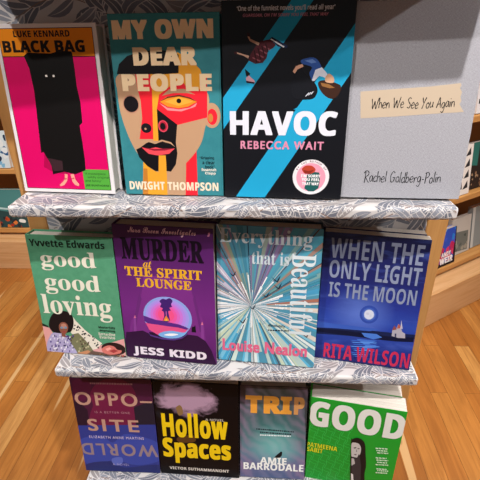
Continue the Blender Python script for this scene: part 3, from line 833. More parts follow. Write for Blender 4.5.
    ('P','cover_illustration','#5e4a3a',[(65.9,27.3),(68.2,29.3),(68.7,25.4),(66.2,24.3)],0),
    ('P','cover_illustration','#c3b891',[(66.4,-2.6),(69.5,-0.6),(70.8,-4.5),(66.7,-5.8)],0),
    ('P','cover_illustration','#6a5246',[(65.8,-2.8),(87,8),(106.3,6.1),(152.3,2),(151.5,-44.4),(50.3,-54.2)],0),
    ('P','cover_illustration','#8c6a4a',[(92.2,-5.3),(94,-3.3),(94.7,-7.3),(92.6,-7.9)],0),
    ('P','cover_illustration','#8c6a4a',[(109.6,-8.3),(113.4,-6.2),(112.7,-10.3),(110.1,-11)],0),
    ('P','cover_illustration','#8c6a4a',[(99.1,2.7),(101.1,4.7),(103.5,0.9),(99.6,0.1)],0),
    ('P','cover_illustration','#8c6a4a',[(144.4,-9.3),(148,-7.2),(148.7,-11.2),(144.9,-12)],0),
    ('P','cover_illustration','#3a2a2a',[(127.1,-3),(130.9,-0.9),(131,-4.9),(127.5,-5.7)],0),
    ('P','cover_illustration','#c9b49a',[(79.5,-2.8),(81.7,-0.8),(81.7,-4.8),(80,-5.4)],0),
    ('P','cover_illustration','#8c6a4a',[(98.6,-7.3),(101.7,-5.2),(102.9,-9.2),(99,-10)],0),
    ('P','cover_illustration','#b04a4a',[(87.9,-7.2),(91.5,-5.1),(90.5,-9.2),(88.3,-9.9)],0),
    ('P','cover_illustration','#c9b49a',[(143,5.5),(144.9,7.5),(147.4,3.7),(143.5,2.9)],0),
    ('P','cover_illustration','#b04a4a',[(89.1,-13.7),(92.7,-11.6),(92.8,-15.7),(89.6,-16.4)],0),
    ('P','cover_illustration','#4a5a3a',[(141.7,-8.8),(144.8,-6.7),(145.5,-10.7),(142.2,-11.5)],0),
    ('P','cover_illustration','#8c6a4a',[(124.4,-4.5),(127.2,-2.4),(127,-6.5),(124.9,-7.1)],0),
    ('P','cover_illustration','#3a2a2a',[(90.8,-6.6),(93,-4.6),(95,-8.5),(91.2,-9.3)],0),
    ('P','cover_illustration','#c9b49a',[(87.7,-4.8),(91.6,-2.7),(90.6,-6.8),(88.2,-7.5)],0),
    ('P','cover_illustration','#4a5a3a',[(98,-4.5),(100.5,-2.5),(101.8,-6.4),(98.5,-7.1)],0),
    ('P','cover_illustration','#4a5a3a',[(90.6,-11.8),(92.8,-9.8),(94.7,-13.7),(91,-14.5)],0),
    ('P','cover_illustration','#8c6a4a',[(132.9,2),(134.7,3.9),(137.1,0.1),(133.4,-0.6)],0),
    ('P','cover_illustration','#3a2a2a',[(108.5,-11.9),(112.7,-9.7),(112.3,-13.8),(109,-14.6)],0),
    ('P','cover_illustration','#3a2a2a',[(139.2,-10.1),(141.7,-8.1),(141.7,-12.1),(139.7,-12.8)],0),
    ('P','cover_illustration','#3a2a2a',[(109.9,0.8),(113.2,2.9),(114.2,-1.1),(110.4,-1.9)],0),
    ('P','cover_illustration','#3a2a2a',[(91,-9.1),(94.3,-7),(93.2,-11.2),(91.5,-11.8)],0),
    ('P','cover_illustration','#8c6a4a',[(117.8,0.3),(120.3,2.3),(122,-1.6),(118.3,-2.4)],0),
    ('P','cover_illustration','#4a5a3a',[(117.1,-1.3),(121,0.8),(121.3,-3.2),(117.6,-4)],0),
    ('P','cover_illustration','#4a5a3a',[(136.7,-5.3),(139.9,-3.2),(140.1,-7.2),(137.2,-8)],0),
    ('P','cover_illustration','#4a5a3a',[(145.5,0.9),(147.6,2.9),(147.7,-1.1),(146,-1.7)],0),
    ('P','cover_illustration','#b04a4a',[(107.6,-10.9),(109.5,-9),(111.3,-12.9),(108.1,-13.6)],0),
    ('P','cover_illustration','#b04a4a',[(93.6,-8.1),(97.1,-6),(96,-10.1),(94.1,-10.8)],0),
    ('P','cover_illustration','#8c6a4a',[(143.9,-7.7),(147.6,-5.6),(146.1,-9.7),(144.4,-10.3)],0),
    ('P','cover_illustration','#4a5a3a',[(85.6,-2.9),(89.6,-0.7),(90,-4.8),(86,-5.6)],0),
    ('P','cover_illustration','#b04a4a',[(67.3,-12.2),(70,-10.1),(71.5,-14.1),(67.7,-14.9)],0),
    ('P','cover_illustration','#c9b49a',[(125.8,-9.1),(129.6,-7),(129.4,-11),(126.3,-11.8)],0),
    ('P','cover_illustration','#3a2a2a',[(99.9,0.2),(104,2.3),(103.8,-1.7),(100.3,-2.5)],0),
    ('P','cover_illustration','#c9b49a',[(135.8,1.1),(139.4,3.2),(139.6,-0.8),(136.3,-1.6)],0),
    ('P','cover_illustration','#4a5a3a',[(102.6,0.4),(105.6,2.4),(105.8,-1.6),(103.1,-2.3)],0),
    ('P','cover_illustration','#3a2a2a',[(144.3,1.2),(148.2,3.3),(148.6,-0.6),(144.8,-1.4)],0),
    ('P','cover_illustration','#b04a4a',[(99.1,-10.3),(101.5,-8.3),(102.4,-12.3),(99.5,-13)],0),
    ('P','cover_illustration','#c9b49a',[(70,-4.1),(73.5,-2),(73.6,-6),(70.4,-6.7)],0),
    ('P','cover_illustration','#b04a4a',[(116.2,-0.9),(119.4,1.2),(119.9,-2.8),(116.7,-3.6)],0),
    ('P','cover_illustration','#b04a4a',[(141.5,2.4),(145.3,4.5),(144.8,0.4),(142,-0.3)],0),
    ('P','cover_illustration','#3a2a2a',[(76.5,-4.9),(79.7,-2.8),(79.1,-6.9),(76.9,-7.6)],0),
    ('E','cover_illustration','#2c1714',127.6,15.8,22.5,13.3,0),
    ('P','cover_illustration','#d9776c',[(105.3,14),(116.8,22),(128.2,21.2),(134.4,14.7),(142,13.5),(138.2,7),(122.3,3),(108.5,5.4)],1),
    ('P','cover_illustration','#a83a3a',[(118.5,10.7),(128.3,15),(135.7,12.1),(126.6,6.9)],0),
    ('P','cover_illustration','#f0a59a',[(112,14.5),(120.2,18.7),(123.7,15.5),(115.4,10.4)],0),
    ('P','cover_illustration','#c98a62',[(59.4,2),(79.3,9.1),(83.6,5.9),(70.5,-3.3),(59.8,-6.1)],0),
    ('P','cover_illustration','#b3a9d0',[(10.4,32.6),(18.1,40.7),(33.4,43.2),(43.9,35.3),(49.9,18.2),(57.1,2.7),(53.8,-8.4),(24,-14.7),(-0,-8.6),(1.6,14.2)],1),
    ('P','cover_illustration','#4a3a7a',[(9.5,12.4),(11.4,14.8),(13.3,11.4),(9.8,9.3)],0),
    ('P','cover_illustration','#ece8f0',[(18.5,11),(22,13.5),(20.5,9.8),(18.8,7.9)],0),
    ('P','cover_illustration','#4a3a7a',[(46.6,30.6),(49.6,33.1),(49.9,29.6),(46.9,27.6)],0),
    ('P','cover_illustration','#d9d4e4',[(38.2,26.3),(40.4,28.6),(40.7,25.1),(38.5,23.2)],0),
    ('P','cover_illustration','#332c56',[(49.8,11.8),(53.3,14.3),(51.9,10.7),(50.1,8.7)],0),
    ('P','cover_illustration','#4a3a7a',[(43.3,36.1),(46.7,38.6),(46.5,35.1),(43.6,33.1)],0),
    ('P','cover_illustration','#332c56',[(53.4,36.6),(56.3,39),(56.5,35.5),(53.7,33.5)],0),
    ('P','cover_illustration','#ece8f0',[(46.9,34),(50,36.4),(49.5,32.9),(47.2,31)],0),
    ('P','cover_illustration','#332c56',[(33.1,15.4),(35.4,17.8),(36.4,14.4),(33.4,12.3)],0),
    ('P','cover_illustration','#4a3a7a',[(42.1,4.3),(44,6.7),(44.6,3.2),(42.4,1.2)],0),
    ('P','cover_illustration','#ece8f0',[(20.1,20.3),(23.6,22.8),(23.3,19.2),(20.4,17.2)],0),
    ('P','cover_illustration','#4a3a7a',[(22.8,12.8),(26.3,15.3),(25,11.6),(23.1,9.7)],0),
    ('P','cover_illustration','#ece8f0',[(17.7,-8),(19.4,-5.6),(19.8,-9.2),(18,-11.2)],0),
    ('P','cover_illustration','#332c56',[(17.6,5.3),(21.1,7.9),(20.4,4.2),(17.9,2.2)],0),
    ('P','cover_illustration','#5b4b90',[(8.8,21.9),(10.7,24.3),(12.6,20.9),(9.1,18.8)],0),
    ('P','cover_illustration','#4a3a7a',[(34.9,22.1),(37.3,24.5),(37,20.9),(35.2,19)],0),
    ('P','cover_illustration','#5b4b90',[(4.5,-0),(6.5,2.4),(6.9,-1.2),(4.7,-3.2)],0),
    ('P','cover_illustration','#4a3a7a',[(36.1,35.3),(38.6,37.7),(39.9,34.3),(36.4,32.3)],0),
    ('P','cover_illustration','#d9d4e4',[(32,29.4),(34.1,31.8),(34.5,28.3),(32.3,26.3)],0),
    ('P','cover_illustration','#5b4b90',[(5,5.6),(7.5,8.1),(8.4,4.5),(5.2,2.5)],0),
    ('P','cover_illustration','#ece8f0',[(15.3,34.2),(18.1,36.6),(17.6,33.1),(15.6,31.1)],0),
    ('P','cover_illustration','#332c56',[(39.1,13.9),(41,16.3),(41.6,12.8),(39.4,10.8)],0),
    ('P','cover_illustration','#d9d4e4',[(36.2,13.5),(39.6,16),(38.5,12.4),(36.5,10.4)],0),
    ('P','cover_illustration','#d9d4e4',[(20.5,12.5),(22.4,14.9),(23.5,11.4),(20.8,9.4)],0),
    ('P','cover_illustration','#4a3a7a',[(44.6,16.5),(46.3,18.8),(47.7,15.4),(45,13.4)],0),
    ('P','cover_illustration','#d9d4e4',[(17.1,29.2),(20.1,31.6),(20,28.1),(17.3,26.1)],0),
    ('P','cover_illustration','#4a3a7a',[(5.2,-1.7),(8.2,0.9),(7.1,-2.8),(5.4,-4.8)],0),
    ('P','cover_illustration','#ece8f0',[(46.3,32),(48.4,34.3),(48.2,30.8),(46.6,28.9)],0),
    ('P','cover_illustration','#ece8f0',[(24.5,-2.1),(27.4,0.4),(27.9,-3.2),(24.8,-5.2)],0),
    ('P','cover_illustration','#4a3a7a',[(27.9,3.3),(31.3,5.9),(30.3,2.2),(28.2,0.2)],0),
    ('P','cover_illustration','#d9d4e4',[(28.3,37),(31.1,39.4),(31.9,36),(28.6,34)],0),
    ('P','cover_illustration','#4a3a7a',[(24.3,27.9),(27.4,30.4),(27.6,26.9),(24.5,24.9)],0),
    ('P','cover_illustration','#ece8f0',[(9.2,26.8),(12.5,29.2),(11.4,25.6),(9.5,23.7)],0),
    ('P','cover_illustration','#4a3a7a',[(44.6,-3),(46.2,-0.6),(46.4,-4.2),(44.9,-6.1)],0),
    ('P','cover_illustration','#5b4b90',[(18.7,13.2),(20.4,15.6),(21.5,12.1),(19,10.1)],0),
    ('P','cover_illustration','#ece8f0',[(23.5,29.3),(26.1,31.7),(26.4,28.2),(23.8,26.2)],0),
    ('P','cover_illustration','#5b4b90',[(40.3,35.2),(43.7,37.7),(43.8,34.2),(40.6,32.2)],0),
    ('P','cover_illustration','#d9d4e4',[(49.6,15.8),(51.8,18.2),(51.9,14.7),(49.9,12.8)],0),
    ('P','cover_illustration','#d9d4e4',[(35.2,32.4),(36.9,34.8),(38.9,31.4),(35.5,29.4)],0),
    ('P','cover_illustration','#d9d4e4',[(10.5,1.2),(13.4,3.7),(13.9,0.1),(10.8,-1.9)],0),
    ('P','cover_illustration','#ece8f0',[(29.2,-6.2),(31.9,-3.7),(32.1,-7.3),(29.5,-9.3)],0),
    ('P','cover_illustration','#ece8f0',[(15.8,8.2),(19.4,10.7),(19.7,7.1),(16.1,5)],0),
    ('P','cover_illustration','#d9d4e4',[(35.6,36.5),(38.2,38.9),(37.7,35.4),(35.9,33.5)],0),
    ('P','cover_illustration','#d9d4e4',[(48.1,8.2),(51.5,10.7),(50.8,7.1),(48.4,5.1)],0),
    ('P','cover_illustration','#332c56',[(22.2,23.1),(25.7,25.6),(25.7,22.1),(22.5,20)],0),
    ('P','cover_illustration','#d9d4e4',[(37.6,14.1),(39.8,16.5),(40.1,13),(37.9,11)],0),
    ('P','cover_illustration','#ece8f0',[(37.3,23.9),(40.4,26.3),(39.7,22.7),(37.6,20.8)],0),
    ('P','cover_illustration','#4a3a7a',[(46,30.7),(49.5,33.2),(48.4,29.6),(46.3,27.7)],0),
    ('P','cover_illustration','#4a3a7a',[(32.7,35.4),(36,37.9),(35.9,34.4),(33,32.4)],0),
    ('P','cover_illustration','#332c56',[(10.3,-5.7),(13.9,-3.1),(12.9,-6.8),(10.6,-8.8)],0),
    ('P','cover_illustration','#5b4b90',[(17,16.5),(19.2,18.9),(19,15.4),(17.3,13.4)],0),
    ('P','cover_illustration','#4a3a7a',[(44.6,34.2),(46.9,36.5),(47.2,33.1),(44.9,31.1)],0),
    ('P','cover_illustration','#4a3a7a',[(11.5,5.1),(14.2,7.6),(15.3,4.1),(11.8,2)],0),
    ('P','cover_illustration','#ece8f0',[(22.4,21.1),(23.9,23.5),(24.9,20),(22.6,18)],0),
    ('P','cover_illustration','#5b4b90',[(39.8,12.5),(42,14.9),(42.7,11.4),(40.1,9.4)],0),
    ('P','cover_illustration','#ece8f0',[(33.8,33.5),(35.6,35.8),(36.4,32.4),(34.1,30.5)],0),
    ('P','cover_illustration','#332c56',[(18.7,35.2),(20.5,37.5),(20.8,34),(19,32.1)],0),
    ('P','cover_illustration','#5b4b90',[(26.7,21.5),(28.9,23.9),(29.8,20.4),(27,18.4)],0),
    ('P','cover_illustration','#4a3a7a',[(47,21.1),(50.1,23.5),(49.4,19.9),(47.3,18)],0),
    ('P','cover_illustration','#4a3a7a',[(22.6,14),(25.6,16.4),(25.3,12.8),(22.9,10.8)],0),
    ('P','cover_illustration','#d9d4e4',[(35.6,-1.7),(38.9,0.8),(37.8,-2.9),(35.9,-4.8)],0),
    ('P','cover_illustration','#d9d4e4',[(27.9,31.6),(29.5,33.9),(31.4,30.6),(28.2,28.6)],0),
    ('P','cover_illustration','#ece8f0',[(33.1,7.4),(35.9,9.9),(36.5,6.4),(33.4,4.3)],0),
    ('P','cover_illustration','#5b4b90',[(15.9,13),(18.4,15.4),(18.8,11.9),(16.2,9.9)],0),
    ('P','cover_illustration','#4a3a7a',[(36.1,15.7),(39.3,18.2),(38.7,14.6),(36.4,12.6)],0),
    ('P','cover_illustration','#332c56',[(18.9,-3.3),(20.9,-0.9),(21.4,-4.5),(19.2,-6.5)],0),
    ('P','cover_illustration','#d9d4e4',[(12.1,11.6),(15.6,14.2),(15.9,10.6),(12.4,8.5)],0),
    ('P','cover_illustration','#ece8f0',[(26.9,10.2),(30.5,12.8),(30.6,9.2),(27.2,7.1)],0),
    ('P','cover_illustration','#d9d4e4',[(40.6,22.7),(43.8,25.1),(44.3,21.6),(40.9,19.6)],0),
    ('P','cover_illustration','#5b4b90',[(53.3,37.7),(55.3,40),(56.3,36.6),(53.6,34.7)],0),
    ('P','cover_illustration','#ece8f0',[(12.8,6.9),(16.2,9.4),(15.6,5.8),(13.1,3.8)],0),
    ('P','cover_illustration','#ece8f0',[(36.4,12.3),(38.1,14.6),(39.9,11.2),(36.7,9.2)],0),
    ('P','cover_illustration','#332c56',[(43.3,31.5),(46.5,33.9),(46.2,30.4),(43.6,28.4)],0),
    ('P','cover_illustration','#4a3a7a',[(21.4,34.1),(23,36.4),(23.4,32.9),(21.7,31)],0),
    ('P','cover_illustration','#5b4b90',[(41.1,27.4),(44.2,29.8),(43,26.2),(41.4,24.3)],0),
    ('P','cover_illustration','#1d1416',[(12.6,54.5),(18,72),(27.6,82.7),(39.8,86.9),(52.7,86.2),(59.9,78.4),(60.2,64.9),(55.7,50.9),(48.5,44.3),(33.2,41.4),(18.5,42.9)],1),
    ('P','cover_illustration','#8f5644',[(31.9,57.7),(38.4,64.2),(46,63),(48.7,55.5),(45.6,45.8),(39.9,39.3),(33.9,41.5),(31.1,48.2)],1),
    ('P','cover_illustration','#c08570',[(36,58.9),(41.9,61.9),(45.9,57.9),(44.3,52.6),(37.9,51.3)],1),
    ('P','cover_illustration','#6f93ad',[(33.7,54.4),(39.4,55.7),(38.3,51.3),(33.9,50.5)],0),
    ('P','cover_illustration','#6f93ad',[(41.3,55.8),(46.7,55.4),(45.3,51.4),(41,51.5)],0),
    ('P','cover_illustration','#a83240',[(36.1,45.1),(42.5,46),(39.6,42.8)],0),
    ('P','cover_illustration','#8a5240',[(33.9,41.5),(40,40.2),(42.1,33.4),(33.6,34.5)],0),
    ('T','author_lettering','sb','Yvvette Edwards','#17251d',(5.5,207.5,134.6,220.8),0,0),
    ('T','title_lettering','fb','good','#eae6d4',(19.9,164.6,116.3,200.3),0,0.006),
    ('T','title_lettering','fb','good','#eae6d4',(19.8,119.8,118,158.8),0,0.006),
    ('T','title_lettering','fb','loving','#eae6d4',(7.8,69.7,133.1,119.5),0,0.006),
    ('T','quote_lettering','sb','Masterfully','#15241c',(105.3,55.9,135.3,62),0,0),
    ('T','quote_lettering','sb','entertaining','#15241c',(106.5,49.4,134.6,55.5),0,0),
    ('T','quote_lettering','sb','Bernardine','#e6e2d2',(103.6,42.7,133.9,48.9),0,0),
    ('T','quote_lettering','sb','Evaristo','#e6e2d2',(104.9,36.2,133.1,42.4),0,0),
  ],
  'globe': [
    ('P','cover_illustration','#7c2f86',[(43.9,163.5),(120.9,169.2),(124.7,139.2),(130.5,112.4),(142.5,85.5),(144.7,44.2),(4.9,29.8),(14,73.5),(32.2,107.9),(41.1,140.3)],0),
    ('P','cover_illustration','#6b2a78',[(34.5,132),(23.2,90.9),(14.9,52.4),(21,53),(28.1,87.2),(37.8,120.4)],0),
    ('P','cover_illustration','#6b2a78',[(129.7,135.8),(135.1,96.9),(141.1,64.8),(135.3,64.2),(131.4,92.5),(125.9,127.7)],0),
    ('P','cover_illustration','#8a3f94',[(20.2,82.3),(24,83.5),(22.6,54),(17.2,52.6)],0),
    ('P','cover_illustration','#e07a9a',[(20.1,81.5),(22.9,87.6),(24.2,81.9)],0),
    ('P','cover_illustration','#8a3f94',[(137.3,78.9),(141.6,80.1),(142,49.9),(136.9,48.5)],0),
    ('P','cover_illustration','#e07a9a',[(137.3,78.4),(139.7,85.2),(141.6,79.3)],0),
    ('P','cover_illustration','#33123a',[(3.4,51.3),(34.2,57.7),(48.6,50.6),(115.5,57.3),(130.7,56.3),(144.1,47.5),(154.4,28.2),(164.5,-5.7),(164,-28.2),(-11.4,-49.5)],0),
    ('P','cover_illustration','#2a0f31',[(44.6,47.6),(51.3,38),(103.7,42.5),(113.8,53.7),(112.8,62),(45.3,55.4)],0),
    ('E','cover_illustration','#8fa6ea',80.2,87.8,42.3,39.9,0),
    ('E','cover_illustration','#a89aee',79.8,88.6,37.6,35.5,0),
    ('E','cover_illustration','#b98bec',79.4,89.4,33,31.1,0),
    ('E','cover_illustration','#cf7ade',79,90.2,28.3,26.7,0),
    ('E','cover_illustration','#e06ac8',78.7,91,23.5,22.2,0),
    ('E','cover_illustration','#ee5cab',78.3,91.7,18.9,17.9,0),
    ('E','cover_illustration','#f45590',77.9,92.5,14.2,13.4,0),
    ('P','cover_illustration','#e8558e',[(40.9,73.9),(58.1,75.5),(80,73.8),(105.3,71.3),(116.1,69.8),(106.8,58.1),(85.8,50.9),(59.9,51.7),(45.7,60.5)],0),
    ('P','cover_illustration','#5a2a86',[(38.1,88.1),(44.2,86.2),(49.9,84.2),(58.6,81.7),(71.3,80.5),(83.9,78.3),(98.3,76.4),(111.8,71.9),(116.7,68.2),(111.6,66.9),(97.9,69.7),(79.7,70.5),(61.5,72.1),(44.6,73),(39,77.4)],0),
    ('P','cover_illustration','#7fb4ee',[(61.4,51.9),(70.8,58.7),(87.2,62),(104.7,60.4),(112.8,62),(104.3,52.8),(90,47.1),(71.5,46.9)],1),
    ('P','cover_illustration','#fdfdff',[(71.8,52.1),(82.5,56.5),(97.2,56.3),(86.6,51.9)],1),
    ('P','cover_illustration','#432070',[(68.6,118.2),(74,123.4),(80.4,122.7),(86.3,125.6),(91,120.9),(88.4,114.3),(89.5,109.7),(85.1,106.9),(86.9,102.2),(82.5,100.2),(83.3,91.4),(83.3,80.8),(72.3,79.7),(74.6,90.6),(74.1,98.7),(71,100.8),(73.4,105.1),(68.9,107.9),(71.2,113.7)],1),
    ('P','cover_illustration','#b85aa8',[(77.7,99.8),(79.6,100),(79.3,91),(77.9,90.9)],0),
    ('P','cover_illustration','#f08a3c',[(72.4,80.6),(75,86.5),(78.3,91.7),(80.9,87.1),(83.4,81.6)],0),
    ('P','cover_illustration','#f3c24e',[(75.3,80.8),(77.9,86),(80.1,81.3)],0),
    ('P','cover_illustration','#5a3a8a',[(42.6,59.4),(47.1,50.5),(67,46.5),(89.9,46.2),(106.5,52.2),(114.3,62.2),(112.5,56.1),(104.1,48.5),(88.2,42.7),(66.7,43),(46.9,47.9)],0),
    ('P','cover_illustration','#141018',[(120.8,62.8),(121.2,71.2),(123.5,74.7),(124.9,73.2),(127.9,77.6),(128.3,69.4),(128.8,62.8)],0),
    ('T','series_lettering','sc','Nora Breen Investigates','#e9bccd',(25.9,234.8,135.6,248.7),0,0.012),
    ('T','title_lettering','fb','MURDER','#1a0c1e',(11.7,191.7,146.5,229.8),0,0.035),
    ('T','title_lettering','fi','at','#f0b429',(45.7,179.9,60.2,190.6),0,0),
    ('T','title_lettering','fb','THE SPIRIT','#e6ab2a',(13.7,162.4,142.4,179.6),0,0.030),
    ('T','title_lettering','fb','LOUNGE','#e6ab2a',(31.2,142.9,124.9,159.7),0,0.030),
    ('T','series_lettering','fi','ff','#d98aa8',(153.3,238.7,158.5,245.4),0,0.020),
    ('T','author_lettering','sb','JESS KIDD','#efe4ee',(12.6,3.6,145.3,23.9),0,0.035),
  ],
  'rays': [
    ('P','cover_illustration','#f6f6f4',[(43.6,115.8),(-0,130.4),(-0.2,129.7),(43.6,115.8)],0),
    ('P','cover_illustration','#9fcfdf',[(72,91.5),(93.1,63.5),(94.3,64.5),(72.5,91.8)],0),
    ('P','cover_illustration','#9c7f74',[(56.9,111.4),(132.4,160.4),(130.8,162.8),(56.9,111.4)],0),
    ('P','cover_illustration','#7dc2dc',[(75.8,95),(102.2,72.1),(104.2,74.5),(76.6,96)],0),
    ('P','cover_illustration','#5fb4d6',[(56.9,111.4),(4,38.6),(7.7,36),(56.9,111.4)],0),
    ('P','cover_illustration','#cfe0d6',[(56.9,111.4),(259.9,-256.3),(266.4,-252.6),(56.9,111.4)],0),
    ('P','cover_illustration','#f6f6f4',[(51.9,108),(7.2,77.7),(7.7,77.1),(51.9,108)],0),
    ('P','cover_illustration','#7dc2dc',[(78.1,77.5),(279.4,-244.8),(295.1,-234.5),(79.6,78.5)],0),
    ('P','cover_illustration','#3f88ac',[(96.9,112.2),(476.8,119.5),(476.6,127.5),(96.9,112.9)],0),
    ('P','cover_illustration','#c9d6e0',[(56.9,111.4),(176.7,105.3),(176.9,114),(56.9,111.4)],0),
    ('P','cover_illustration','#8a8cae',[(54.6,116.9),(-105.2,498.8),(-115.9,494.2),(54.4,116.9)],0),
    ('P','cover_illustration','#b9cfc8',[(56.9,111.4),(-332.1,-46.9),(-328.8,-54.8),(56.9,111.4)],0),
    ('P','cover_illustration','#2a3a50',[(93.5,127.4),(441.7,279.7),(439.6,284.4),(93.5,127.4)],0),
    ('P','cover_illustration','#5c8f9c',[(60.9,124.8),(73.9,168.9),(69.9,170),(59.9,125.1)],0),
    ('P','cover_illustration','#a98a80',[(56.9,111.4),(-46.8,171.8),(-49.5,166.8),(56.9,111.4)],0),
    ('P','cover_illustration','#8a8cae',[(56.9,111.4),(26.6,163.2),(24.9,162.2),(56.9,111.4)],0),
    ('P','cover_illustration','#b8c4c4',[(56.9,111.4),(344.1,417.8),(326.6,433.4),(56.9,111.4)],0),
    ('P','cover_illustration','#7dc2dc',[(63.9,87.4),(174.3,-291.9),(184.1,-288.9),(64.5,87.6)],0),
    ('P','cover_illustration','#f6f6f4',[(56.9,111.4),(-3.1,110.2),(-3.1,109.5)],0),
    ('P','cover_illustration','#a98a80',[(56.9,111.4),(-250.7,397.4),(-261.1,385.7),(56.9,111.4)],0),
    ('P','cover_illustration','#5fb4d6',[(72.7,92),(321.8,-214.5),(344.5,-194.7),(74,93.2)],0),
    ('P','cover_illustration','#6f6a92',[(63.5,135.5),(88.4,227.2),(84,228.3),(62.6,135.8)],0),
    ('P','cover_illustration','#6fb3cf',[(70.5,114.9),(463.5,216.6),(461,225.8),(70.4,115.2)],0),
    ('P','cover_illustration','#dfe8e6',[(57.7,105.4),(64.4,51.9),(66.4,52.2),(57.9,105.5)],0),
    ('P','cover_illustration','#2a3a50',[(92.9,128.9),(434.4,295.4),(432.2,300),(92.9,128.9)],0),
    ('P','cover_illustration','#7dc2dc',[(45.5,103.3),(-285.3,-132.1),(-276.3,-144.2),(45.8,102.9)],0),
    ('P','cover_illustration','#9fcfdf',[(63.7,99.2),(260.6,-255.9),(268.7,-251.3),(64,99.3)],0),
    ('P','cover_illustration','#6d93a8',[(47.9,134.7),(-94.3,503.2),(-105,498.9),(47.3,134.5)],0),
    ('P','cover_illustration','#7ea6a8',[(71,132),(294.3,457.9),(276.2,469.6),(70,132.7)],0),
    ('P','cover_illustration','#3f88ac',[(80.4,102.9),(451.9,-31.2),(460.5,-4.7),(80.9,104.5)],0),
    ('P','cover_illustration','#2a3a50',[(80.9,118.5),(459.6,230.5),(458.2,235.5),(80.9,118.5)],0),
    ('P','cover_illustration','#7dc2dc',[(55.7,97.4),(49.5,21.7),(52.8,21.5),(56.3,97.4)],0),
    ('P','cover_illustration','#8b7aa6',[(46.6,150),(-51.4,517.2),(-61.2,514.4),(45.6,149.8)],0),
    ('P','cover_illustration','#6f6a92',[(60.9,136.1),(71.2,200.3),(67,200.8),(59.7,136.2)],0),
    ('P','cover_illustration','#4d8fa3',[(56.9,111.4),(38.3,229.9),(30.2,228.4),(56.9,111.4)],0),
    ('P','cover_illustration','#6fb3cf',[(56.9,111.4),(441.2,280.9),(434.4,295.5),(56.9,111.4)],0),
    ('P','cover_illustration','#2a3a50',[(68.5,133.6),(251.3,483.7),(246.8,486),(68.5,133.6)],0),
    ('P','cover_illustration','#c2b9cc',[(53.2,116.1),(-17.7,205.4),(-23.8,200.2),(52.9,115.8)],0),
    ('P','cover_illustration','#48a6cf',[(44.8,104.3),(-305.4,-101),(-290,-125.4),(45.3,103.5)],0),
    ('P','cover_illustration','#d9cfc4',[(95.7,101.8),(464.7,10.9),(466.2,17.2),(95.9,102.4)],0),
    ('P','cover_illustration','#e6eaee',[(56.9,111.4),(442.7,277.5),(437.1,289.9),(56.9,111.4)],0),
    ('P','cover_illustration','#f0efec',[(56.9,111.4),(-57.3,148.3),(-58.5,144.2),(56.9,111.4)],0),
    ('P','cover_illustration','#2a3a50',[(55,105.7),(-75.8,-287.1),(-70.9,-288.7),(55,105.7)],0),
    ('P','cover_illustration','#7dc2dc',[(50.9,98.7),(-122.5,-268.4),(-96.5,-279.6),(51.8,98.4)],0),
    ('P','cover_illustration','#5fb4d6',[(44.2,105.5),(2.4,86.3),(3.8,83.5),(44.5,104.9)],0),
    ('P','cover_illustration','#48a6cf',[(25.7,86.4),(-271.1,-150.9),(-266.1,-157),(26.1,85.8)],0),
    ('P','cover_illustration','#7dc2dc',[(66.8,101.5),(141.9,26.7),(146.6,31.7),(67.4,102.1)],0),
    ('P','cover_illustration','#9c7468',[(56.9,111.4),(-25.8,146.9),(-27.9,141.6),(56.9,111.4)],0),
    ('P','cover_illustration','#f6f6f4',[(56.9,111.4),(-94.5,503.1),(-99.3,501.3)],0),
    ('P','cover_illustration','#6f9a98',[(88,136.5),(103.6,149.1),(101.2,151.8),(86.5,138.4)],0),
    ('P','cover_illustration','#cfe0d6',[(56.9,111.4),(151.1,37),(153.7,40.4),(56.9,111.4)],0),
    ('P','cover_illustration','#6d9fb8',[(50.9,110.9),(-62.7,101.1),(-61.8,94.1),(51,110.5)],0),
    ('P','cover_illustration','#e6e8ea',[(42.9,111.7),(-63.1,114.4),(-63.1,111),(42.9,111.4)],0),
    ('P','cover_illustration','#5c8f9c',[(56.9,111.4),(198.3,506.9),(182.5,512.2),(56.9,111.4)],0),
    ('P','cover_illustration','#2a3a50',[(56.9,111.4),(150.8,520.8),(145.8,521.9)],0),
    ('P','cover_illustration','#cfd9e2',[(56.9,111.4),(-62.9,117.9),(-63.1,110.2),(56.9,111.4)],0),
    ('P','cover_illustration','#d9cfc4',[(56.9,111.4),(454.3,-24.4),(458.3,-12.3),(56.9,111.4)],0),
    ('P','cover_illustration','#f0efec',[(43.2,114.4),(-1.7,124.2),(-2.5,120.1),(43,113.4)],0),
    ('P','cover_illustration','#6d9fb8',[(17.1,107.5),(-32.7,102.5),(-32.1,97.7),(17.4,105.3)],0),
    ('P','cover_illustration','#9c7468',[(54.5,116.9),(21,193.9),(15.9,191.5),(54.2,116.7)],0),
    ('P','cover_illustration','#f6f6f4',[(54.2,106),(-131.9,-263.8),(-127.3,-266.1),(54.2,106)],0),
    ('P','cover_illustration','#7dc2dc',[(56.9,111.4),(71.9,53.3),(72.8,53.5),(56.9,111.4)],0),
    ('P','cover_illustration','#8b7aa6',[(59.3,116.9),(223.3,497),(200,506.3),(58.9,117)],0),
    ('P','cover_illustration','#dfe8e6',[(56.9,111.4),(72.2,53.4),(76.4,54.6),(56.9,111.4)],0),
    ('P','cover_illustration','#cfe0d6',[(52.7,107.1),(-238.7,-187),(-222.5,-202.2),(52.9,106.9)],0),
    ('P','cover_illustration','#4d8fa3',[(56.9,111.4),(96.8,224.6),(92,226.1),(56.9,111.4)],0),
    ('P','cover_illustration','#2a3a50',[(56.9,111.4),(60.6,-308.6),(65.8,-308.5)],0),
    ('P','cover_illustration','#7d6f8e',[(52,151.1),(45.8,200.7),(42.8,200.3),(50.6,150.9)],0),
    ('P','cover_illustration','#cfe0d6',[(46.1,102.5),(-35.7,35),(-31,29.7),(46.6,101.9)],0),
